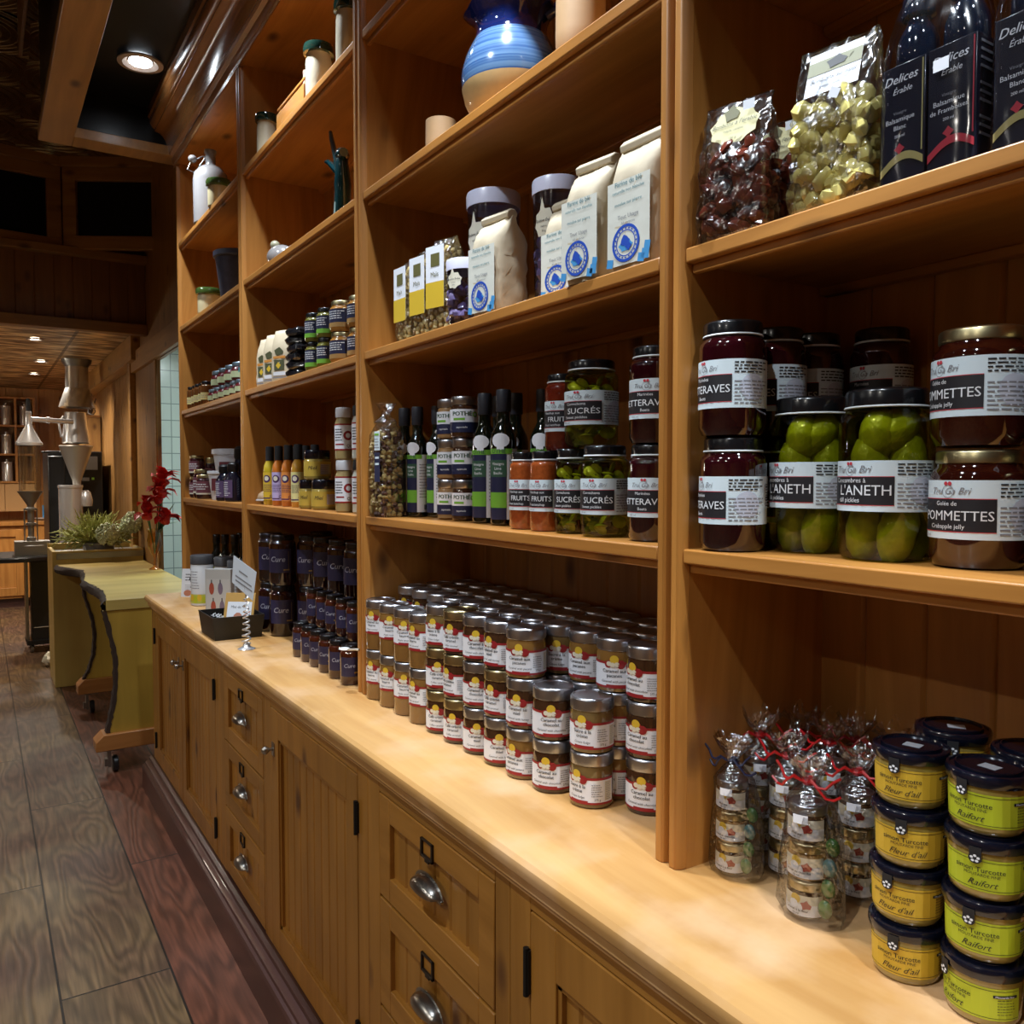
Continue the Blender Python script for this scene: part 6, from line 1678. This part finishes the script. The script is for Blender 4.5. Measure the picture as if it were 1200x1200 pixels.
# ================================================================== LIVE-EDGE TABLE AND THINGS BEYOND
r = thing('slab_table', 'live-edge wooden slab table on two bark-edged slab legs and casters', 'table', (0.6, 5.0, 0), 0)
S = (0.6, 5.0, 0)
top = [(0.498, 4.415), (0.515, 4.56), (0.530, 4.80), (0.520, 4.95), (0.508, 5.10), (0.492, 5.34), (0.515, 5.52), (0.536, 5.72), (0.545, 5.95), (0.450, 6.22), (0.425, 6.37), (0.985, 6.37), (0.985, 4.415)]
ne = 11
rnd = random.Random(12)
m = MB()
m.prism([(x+0.008, y) if i < ne else (x, y) for i, (x, y) in enumerate(top)], 'z', 0.792, 0.845)
m.build('tabletop', P_SLAB, r, sub=S, bevel=0.003)
m = MB()
fine = []
for i in range(ne-1):
    for k in range(4):
        t = k/4; fine.append((top[i][0]*(1-t)+top[i+1][0]*t, top[i][1]*(1-t)+top[i+1][1]*t))
fine.append(top[ne-1])
lv = [(0.012, 0.846), (-0.002, 0.838), (-0.010, 0.82), (-0.006, 0.80), (0.010, 0.790)]
vs = []
for (x, y) in fine:
    for dx, zz in lv: vs.append((x+dx+rnd.uniform(-0.006, 0.004), y, zz+rnd.uniform(-0.002, 0.001)))
nn = len(lv)
m.add(vs, [(i*nn+j, (i+1)*nn+j, (i+1)*nn+j+1, i*nn+j+1) for i in range(len(fine)-1) for j in range(nn-1)])
m.build('bark_edge', BARK, r, sub=S)
def slab_leg(y0, prof, xr, zb):
    """prof: left outline (x,z) from top to bottom"""
    m = MB(); poly = prof+[(xr, prof[-1][1]), (xr, prof[0][1])]
    m.prism(poly, 'y', y0, y0+0.05)
    lg = m.build('leg', P_SLABZ, r, sub=S, bevel=0.002)
    b = MB(); vs = []; fi = []
    for i in range(len(prof)-1):
        for k in range(5):
            t = k/5; fi.append((prof[i][0]*(1-t)+prof[i+1][0]*t, prof[i][1]*(1-t)+prof[i+1][1]*t))
    fi.append(prof[-1])
    for (x, z_) in fi:
        w_ = rnd.uniform(0.010, 0.016)
        vs += [(x+w_, y0-0.0035, z_), (x-0.003+rnd.uniform(-.003, .003), y0-0.0035, z_), (x-0.006+rnd.uniform(-.004, .002), y0+0.028, z_), (x+0.004, y0+0.052, z_)]
    b.add(vs, [(i*4+j, i*4+j+1, (i+1)*4+j+1, (i+1)*4+j) for i in range(len(fi)-1) for j in range(3)])
    b.build('bark_edge', BARK, lg, sub=S)
    return lg
slab_leg(4.42, [(0.495, 0.792), (0.512, 0.72), (0.530, 0.63), (0.541, 0.55), (0.541, 0.44), (0.530, 0.35), (0.515, 0.27), (0.500, 0.215), (0.503, 0.195)], 0.985, 0)
slab_leg(5.60, [(0.515, 0.792), (0.530, 0.70), (0.565, 0.58), (0.575, 0.46), (0.565, 0.36), (0.540, 0.27), (0.515, 0.225), (0.512, 0.215)], 0.985, 0)
def foot(y0, x0, x1, z0, z1):
    m = MB().prism([(x0, z0), (x0, z1-0.035), (x0+0.035, z1), (x1, z1), (x1, z0)], 'y', y0-0.03, y0+0.09)
    return m.build('foot_beam', P_PLANK, r, sub=S, bevel=0.003)
fb1 = foot(4.42, 0.448, 0.985, 0.118, 0.196); fb2 = foot(5.60, 0.478, 0.985, 0.130, 0.216)
def caster(par, x, y, zt):
    m = MB(); R = 0.040
    m.lathe([(R-0.006, -0.013), (R, -0.008), (R, 0.008), (R-0.006, 0.013)], 0, 20, mx=Matrix.Translation((x-S[0]+0.012, y-S[1], R)) @ Matrix.Rotation(PI/2, 4, 'Y'))
    m.box(x-0.022-S[0], x-0.012-S[0]+0.004, y-0.024-S[1], y+0.024-S[1], 0.030, zt-0.008, 1); m.box(x-0.03-S[0], x+0.045-S[0], y-0.035-S[1], y+0.035-S[1], zt-0.008, zt, 1)
    m.box(x-0.036-S[0], x-0.022-S[0], y-0.020-S[1], y+0.016-S[1], 0.035, 0.07, 1)
    m.build('caster', [BLACK, STEELD], par)
caster(fb1, 0.525, 4.44, 0.118); caster(fb1, 0.92, 4.46, 0.118); caster(fb2, 0.545, 5.62, 0.130); caster(fb2, 0.92, 5.64, 0.130)

r = thing('display_counter', 'tall pale wooden counter with steel-lined top behind the slab table', 'counter', (0.415, 6.42, 0), 0)
S = (0.415, 6.42, 0)
m = MB(); m.box(0.415, 0.985, 6.42, 6.445, 0, 0.93); m.box(0.415, 0.44, 6.445, 6.90, 0, 0.93); m.box(0.96, 0.985, 6.445, 6.90, 0, 0.93); m.box(0.415, 0.985, 6.88, 6.905, 0, 0.955)
m.build('body', P_BOX, r, sub=S, bevel=0.003)
MB().box(0.44, 0.96, 6.445, 6.88, 0.90, 0.908).box(0.44, 0.985, 6.410, 6.420, 0.875, 0.915).build('steel_top', STEELD, r, sub=S)

# flowers
r = thing('dried_flower_arrangement', 'pale green dried flower heads and feathery sprigs on the display counter', 'flowers', (0.72, 6.60, 0.908), 0); r.scale = (1.2,)*3
MB().lathe([(0.07, 0), (0.085, 0.01), (0.09, 0.05), (0.08, 0.055)], 0, 20).build('bowl', CERW, r)
m = MB(); rnd = random.Random(17)
for q in range(230):
    a = rnd.uniform(0, 2*PI); l_ = rnd.uniform(0.12, 0.26); el = rnd.uniform(0.15, 1.25)
    x0 = rnd.uniform(-0.03, 0.03)-0.03; pts = [(x0, 0, 0.05)]
    for i in range(1, 5):
        t = i/4; pts.append((x0+l_*t*math.cos(a)*math.cos(el), l_*t*math.sin(a)*math.cos(el)*0.7, 0.05+l_*t*math.sin(el)-0.07*t*t*rnd.uniform(0.3, 1.5)*math.cos(el)))
    m.tube(pts, [0.0025, 0.004, 0.005, 0.004, 0.001], 0, 4)
    p = pts[-2]
    for w_ in range(3): m.tube([p, (p[0]+rnd.uniform(-.022, .022), p[1]+rnd.uniform(-.02, .02), p[2]+rnd.uniform(-.005, .025))], [0.003, 0.001], 0, 4)
tag(m.build('feathery_sprigs', LEAFG, r), kind='stuff')
for (cx, cy, cz, R) in ((0.035, -0.10, 0.105, 0.062), (0.185, -0.02, 0.165, 0.060), (0.12, 0.02, 0.10, 0.055)):
    m = MB()
    for q in range(220):
        u = rnd.uniform(-1, 1); a = rnd.uniform(0, 2*PI); s_ = math.sqrt(1-u*u)
        rr_ = R*rnd.uniform(0.85, 1.05)
        m.blob((cx+rr_*s_*math.cos(a), cy+rr_*s_*math.sin(a), cz+rr_*u), rnd.uniform(0.006, 0.010), 0, 5, 4, None, 0.3)
    m.blob((cx, cy, cz), R*0.8, 0, 12, 8)
    m.build('flower_head', PALEF, r)
r = thing('amber_vase', 'amber glass vase of red parrot tulips standing on the slab table', 'vase', (0.945, 5.72, 0.845), 0)
MB().lathe([(0.001, 0.0), (0.035, 0.0), (0.036, 0.004), (0.010, 0.02), (0.009, 0.07), (0.020, 0.10), (0.040, 0.14), (0.044, 0.19), (0.036, 0.235), (0.042, 0.26)], 0, 24, cap=False).build('glass', AMBER, r)
def tulip(par, c, sz, seed):
    rnd = random.Random(seed); m = MB()
    for q in range(10):
        a = 2*PI*q/10*1.618*2; el = rnd.uniform(-0.3, 1.2); l_ = sz*rnd.uniform(0.8, 1.25)
        d = Vector((math.cos(a)*math.cos(el), math.sin(a)*math.cos(el), math.sin(el))); sd = d.cross(Vector((0, 0, 1))).normalized(); up = sd.cross(d)
        P0 = Vector(c)
        w_ = sz*0.36
        rows = []
        for t, ww in ((0, 0.25), (0.35, 1), (0.7, 0.85), (1.0, 0.08)):
            ctr = P0+d*l_*t+up*(sz*0.3*math.sin(t*3)); rows.append([ctr-sd*w_*ww+up*sz*0.12*ww, ctr, ctr+sd*w_*ww+up*sz*0.12*ww])
        vs = [p for r_ in rows for p in r_]
        m.add(vs, [(i*3+j, i*3+j+1, (i+1)*3+j+1, (i+1)*3+j) for i in range(3) for j in range(2)])
    m.blob(c, sz*0.32, 0, 8, 6, None, 0.2)
    f = m.build('tulip', REDF, par)
    s_ = MB().tube([(0.0, 0, 0.10), (c[0]*0.4, c[1]*0.4, 0.22), (c[0], c[1], c[2])], 0.0035, 0, 6); s_.build('stem', LEAFD, f)
for i, (c, sz) in enumerate((((-0.045, -0.02, 0.345), 0.095), ((-0.035, 0.02, 0.405), 0.085), ((0.045, -0.01, 0.49), 0.11), ((0.065, 0.02, 0.56), 0.105), ((0.025, 0.0, 0.445), 0.09), ((0.065, -0.03, 0.315), 0.095))):
    tulip(r, c, sz, 40+i)
m = MB()
for (p, q, w_) in (((0, 0, 0.2), (0.12, 0.02, 0.36), 0.02), ((0, 0, 0.22), (0.14, -0.02, 0.30), 0.018), ((0, 0, 0.2), (0.13, 0.0, 0.43), 0.016)):
    p, q = Vector(p), Vector(q); mid = (p+q)/2+Vector((0, 0, 0.03)); s_ = Vector((0.3, 1, 0.2)).normalized()*w_
    m.add([p, mid-s_, q, mid+s_], [(0, 1, 2, 3)]); m.add([p+Vector((0, 0, .001)), mid-s_+Vector((0, 0, .001)), q, mid+s_+Vector((0, 0, .001))], [(3, 2, 1, 0)])
m.build('leaves', LEAFD, r)

# round black table with the glass dispenser
r = thing('round_table', 'round black table on a dark square column and casters', 'table', (0.25, 7.95, 0), 0)
S = (0.25, 7.95, 0)
MB().lathe([(0.001, 0.758), (0.33, 0.758), (0.345, 0.765), (0.345, 0.79), (0.335, 0.80), (0.001, 0.80)], 0, 48, cap=False).build('tabletop', BLACK, r)
MB().box(0.10, 0.30, -0.12, 0.15, 0.10, 0.758).build('column', BLACK, r)
MB().box(0.06, 0.08, -0.10, 0.12, 0.06, 0.758).build('leg', STEELD, r)
MB().box(0.06, 0.32, -0.16, 0.18, 0.065, 0.10).box(0.11, 0.30, -0.125, -0.12, 0.20, 0.206, 1).build('base', [BLACK, STEEL], r)
for (x, y) in ((0.10, -0.12), (0.28, -0.12), (0.10, 0.14), (0.28, 0.14)):
    MB().lathe([(0.026, -0.012), (0.032, -0.006), (0.032, 0.006), (0.026, 0.012)], 0, 16, mx=Matrix.Translation((x, y, 0.032)) @ Matrix.Rotation(PI/2, 4, 'Y')).build('caster', STEELD, r)
r = thing('glass_dispenser', 'tall glass tube dispenser between steel cones on the round black table', 'dispenser', (0.36, 7.85, 0.80), 0)
MB().box(-0.12, 0.13, -0.09, 0.09, 0.0, 0.115).box(-0.05, 0.08, -0.093, -0.09, 0.075, 0.083, 1).build('base_box', [STEELD, STEEL], r, bevel=0.004)
m = MB().lathe([(0.035, 0.115), (0.035, 0.14), (0.022, 0.15), (0.022, 0.24), (0.038, 0.245), (0.038, 0.26), (0.024, 0.265), (0.024, 0.36), (0.040, 0.365), (0.040, 0.38), (0.025, 0.39), (0.025, 0.405), (0.085, 0.505), (0.092, 0.515), (0.092, 0.52)], 0, 24, cap=False)
for sx in (-0.045, 0.045): m.tube([(sx, 0, 0.115), (sx, 0, 0.38)], 0.006, 0, 6)
m.build('lower_funnel', STEELD, r)
MB().lathe([(0.080, 0.515), (0.080, 0.90)], 0, 28, cap=False).build('glass_tube', GLASS, r)
m = MB().lathe([(0.050, 0.53), (0.050, 0.88)], 0, 16, cap=False); m.build('inner_tube', GLASS, r)
MB().lathe([(0.095, 0.89), (0.098, 0.895), (0.098, 0.915), (0.088, 0.925), (0.03, 1.04), (0.024, 1.06), (0.022, 1.15), (0.026, 1.155), (0.018, 1.17)], 0, 28, cap=False).build('cone', STEEL, r)
MB().tube([(0, 0, 1.165), (0, 0, 1.27)], [0.018, 0.014], 0, 10).build('top_handle', BLACK, r)
m = MB().tube([(0.02, 0, 1.105), (0.33, 0.10, 1.10)], 0.020, 0, 12); m.tube([(0.13, 0.035, 1.103), (0.15, 0.04, 1.103)], 0.028, 0, 12); m.build('side_pipe', STEEL, r)
MB().tube([(0.09, 0, 0.84), (0.22, 0.05, 0.845)], 0.009, 0, 8).build('lever', BLACK, r)

r = thing('milling_machine', 'black cabinet machine with steel kettle, cone and drum in front', 'machine', (0.70, 8.2, 0), 0)
MB().box(-0.18, 0.26, 0.20, 0.80, 0.05, 1.665).box(-0.18, -0.05, 0.12, 0.20, 0.7, 1.62).box(-0.17, 0.25, 0.22, 0.78, 0.0, 0.05).build('cabinet', BLACK, r, bevel=0.01)
m = MB(); m.box(0.10, 0.22, 0.195, 0.20, 1.50, 1.62, 0)
m.build('notice', plain('grey_notice', (0.22, 0.22, 0.22), 0.5), r)
MB().box(0.08, 0.15, 0.195, 0.20, 1.40, 1.43).build('display', plain('grey_notice', (0.22, 0.22, 0.22), 0.5), r); MB().box(0.17, 0.19, 0.193, 0.20, 1.41, 1.43).build('indicator', plain('green_lamp', (0.25, 0.5, 0.05), 0.4), r)
m = MB().lathe([(0.105, 1.725), (0.112, 1.735), (0.092, 1.90), (0.084, 1.99), (0.090, 1.995)], 0, 32, 0.03, -0.02, cap=False); m.lathe([(0.082, 1.93), (0.001, 1.93)], 0, 24, 0.03, -0.02, cap=False); m.tube([(-0.06, -0.02, 1.96), (-0.10, -0.03, 1.90), (-0.09, -0.03, 1.82), (-0.08, -0.02, 1.78)], 0.010, 0, 8)
m.build('kettle', STEEL, r)
MB().lathe([(0.115, 1.705), (0.128, 1.71), (0.135, 1.70), (0.130, 1.685), (0.035, 1.40), (0.032, 1.35)], 0, 36, 0.03, -0.02, cap=False).build('cone', plain('matt_steel_cone', (0.50, 0.47, 0.42), 0.38, 0.75), r)
MB().lathe([(0.095, 1.36), (0.095, 0.86)], 0, 30, -0.02, -0.02, cap=False).lathe([(0.100, 1.34), (0.102, 1.35), (0.100, 1.365), (0.03, 1.36)], 0, 30, -0.02, -0.02, cap=False).lathe([(0.095, 0.86), (0.10, 0.84), (0.05, 0.70), (0.05, 0.0)], 0, 30, -0.02, -0.02).build('drum', STEEL, r)
MB().lathe([(0.05, 1.18), (0.055, 1.23), (0.04, 1.30), (0.02, 1.32)], 0, 20, 0.10, -0.01).build('side_bowl', STEEL, r)
r = thing('exhaust_hood', 'steel chimney hood with flared bottom hanging from the low tin ceiling', 'hood', (0.745, 8.15, 0), 0)
MB().lathe([(0.12, 2.447), (0.115, 2.42), (0.092, 2.39), (0.092, 2.385)], 0, 32, cap=False).build('collar', STEELD, r)
MB().lathe([(0.090, 2.445), (0.090, 2.20), (0.095, 2.195), (0.142, 2.05), (0.146, 2.035), (0.140, 2.035), (0.088, 2.20), (0.086, 2.44)], 0, 36, cap=False).build('pipe', plain('polished_flue', (0.66, 0.64, 0.62), 0.22, 0.75), r)

# pine chest with antlers-like wires beyond the machine
r = thing('pine_chest', 'upright pine chest against the boarded wall behind the machine', 'chest', (0.93, 9.2, 0), 0)
MB().box(-0.05, 0.09, -0.2, 0.35, 0, 2.01).build('body', P_WALL, r, bevel=0.003)
MB().box(-0.06, 0.09, -0.21, 0.36, 2.01, 2.03).build('lid', P_X, r)
r = thing('wire_ornament', 'tangle of dark twisted branches lying on the pine chest', 'ornament', (0.95, 9.15, 2.03), 0)
m = MB(); rnd = random.Random(5)
for q in range(9):
    a = rnd.uniform(0, 2*PI); p0 = Vector((0, 0, 0.012)); pts = [p0]
    for i in range(5): p0 = p0+Vector((rnd.uniform(-.03, .02), rnd.uniform(-.05, .05), rnd.uniform(0.0, .07))); pts.append(p0)
    m.tube([(max(-0.09, min(0.05, p.x)), p.y, p.z) for p in pts], 0.005, 0, 5)
m.build('branches', plain('dark_branch', (0.05, 0.03, 0.02), 0.6), r)

# back counter, cubby shelf, canisters
r = thing('back_counter', 'orange pine counter cabinet along the far wall', 'cabinet', (-1.2, 10.6, 0), 0)
S = (-1.2, 10.6, 0)
MB().box(-1.2, 0.46, 10.64, 11.14, 0.10, 0.90).box(0.46, 0.98, 10.70, 11.14, 0.10, 0.90).build('body', P_FAR, r, sub=S)
MB().box(-1.25, 0.48, 10.60, 11.14, 0.90, 0.945).box(0.48, 0.98, 10.68, 11.14, 0.90, 0.945).build('counter_top', P_FAR, r, sub=S, bevel=0.004)
MB().box(-1.2, 0.44, 10.68, 11.1, 0.0, 0.10).build('plinth', BASE, r, sub=S)
for k in range(3):
    x0, x1 = 0.43-0.5*(k+1), 0.43-0.5*k-0.02
    m = MB(); m.box(x0, x0+0.07, 10.62, 10.64, 0.13, 0.86); m.box(x1-0.07, x1, 10.62, 10.64, 0.13, 0.86); m.box(x0+0.07, x1-0.07, 10.62, 10.64, 0.13, 0.22); m.box(x0+0.07, x1-0.07, 10.62, 10.64, 0.78, 0.86)
    m.build('door', P_FAR, r, sub=S, bevel=0.003)
r = thing('cubby_shelf', 'open pine cubby shelf on the far wall holding steel canisters', 'shelf', (0.56, 10.9, 1.0), 0)
S = (0.56, 10.9, 1.0)
m = MB()
for x in (0.555, 0.375, 0.19, 0.0, -0.19, -0.38): m.box(x-0.012, x+0.012, 10.9, 11.14, 1.37, 2.33)
for zz in (1.375, 1.685, 2.005, 2.32): m.box(-0.392, 0.567, 10.895, 11.14, zz-0.012, zz+0.012)
m.build('frame', P_FAR, r, sub=S, bevel=0.002)
MB().box(-0.392, 0.567, 11.13, 11.145, 1.37, 2.33).build('back_panel', P_WALL, r, sub=S)
m = MB(); m.box(-0.38, 0.25, 10.9, 10.92, 1.05, 1.355); m.box(0.258, 0.56, 10.9, 10.92, 1.05, 1.355); m.box(-0.38, 0.56, 10.92, 11.14, 1.05, 1.355); m.build('lower_drawer', plain('pale_orange_board', (0.55, 0.32, 0.13), 0.5), r, sub=S)
can = thing('steel_canister', 'x', 'canister')
MB().lathe([(0.052, 0), (0.055, 0.003), (0.055, 0.19), (0.048, 0.20)], 0, 22).build('body', STEEL, can)
MB().lathe([(0.056, 0.195), (0.056, 0.215), (0.03, 0.22), (0.014, 0.225), (0.018, 0.245), (0.001, 0.25)], 0, 22, cap=False).build('lid', STEEL, can)
CN = Proto(can)
g = 'steel canisters in the cubby shelf'
for j, zz in enumerate((1.387, 1.697, 2.017)):
    for i, x in enumerate((0.465, 0.283, 0.095)):
        if i == 0 and j < 2: continue
        CN.put((x, 11.0, zz), 0, 'steel canister, %s row of cubbies, %s column from the right' % (['lowest', 'middle', 'top'][j], ['first', 'second', 'third'][i]), g)
r = thing('white_tray', 'white tray with small bright goods on the far counter', 'tray', (0.66, 10.85, 0.945), 0)
MB().lathe([(0.06, 0), (0.07, 0.003), (0.13, 0.02), (0.132, 0.024)], 0, 24).build('tray', PLW, r)
r = thing('wrapped_sweets', 'small blue and white packets beside the white tray on the far counter', 'packet', (0.64, 10.95, 0.97), 0)
MB().box(-0.02, 0.02, -0.02, 0.02, 0, 0.14).build('blue_packet', BLUEL, r); MB().box(0.03, 0.08, -0.02, 0.02, 0, 0.09).build('white_packet', PLW, r)
r = thing('white_cloth', 'crumpled white rag on the floor by the black table', 'rag', (0.435, 7.2, 0.0), 0)
m = MB(); rnd = random.Random(2)
m.blob((0, 0, 0.05), (0.05, 0.07, 0.05), 0, 12, 7, None, 0.25); m.build('cloth', PAPER, r, angle=30)

# added pendant globe, unseen, to light the tin ceiling of the back room
r = thing('added_pendant', 'white globe pendant hanging in the back room, outside the view', 'ceiling light', (-1.3, 8.0, 1.95), 0)
MB().lathe([(0.001, -0.12), (0.06, -0.105), (0.105, -0.06), (0.12, 0.0), (0.105, 0.06), (0.06, 0.105), (0.02, 0.12)], 0, 24, cap=False).build('globe', emit('globe_glow', (1.0, 0.88, 0.7), 14), r)
MB().tube([(0, 0, 0.12), (0, 0, 0.495)], 0.006, 0, 6).build('cord', BLACK, r)
ld = bpy.data.lights.new('added_pendant_bulb', 'POINT'); ld.energy = 110; ld.shadow_soft_size = 0.13; ld.color = WARM
lo = bpy.data.objects.new('added_pendant_bulb', ld); COL.objects.link(lo); lo.location = (-1.3, 8.0, 1.95)
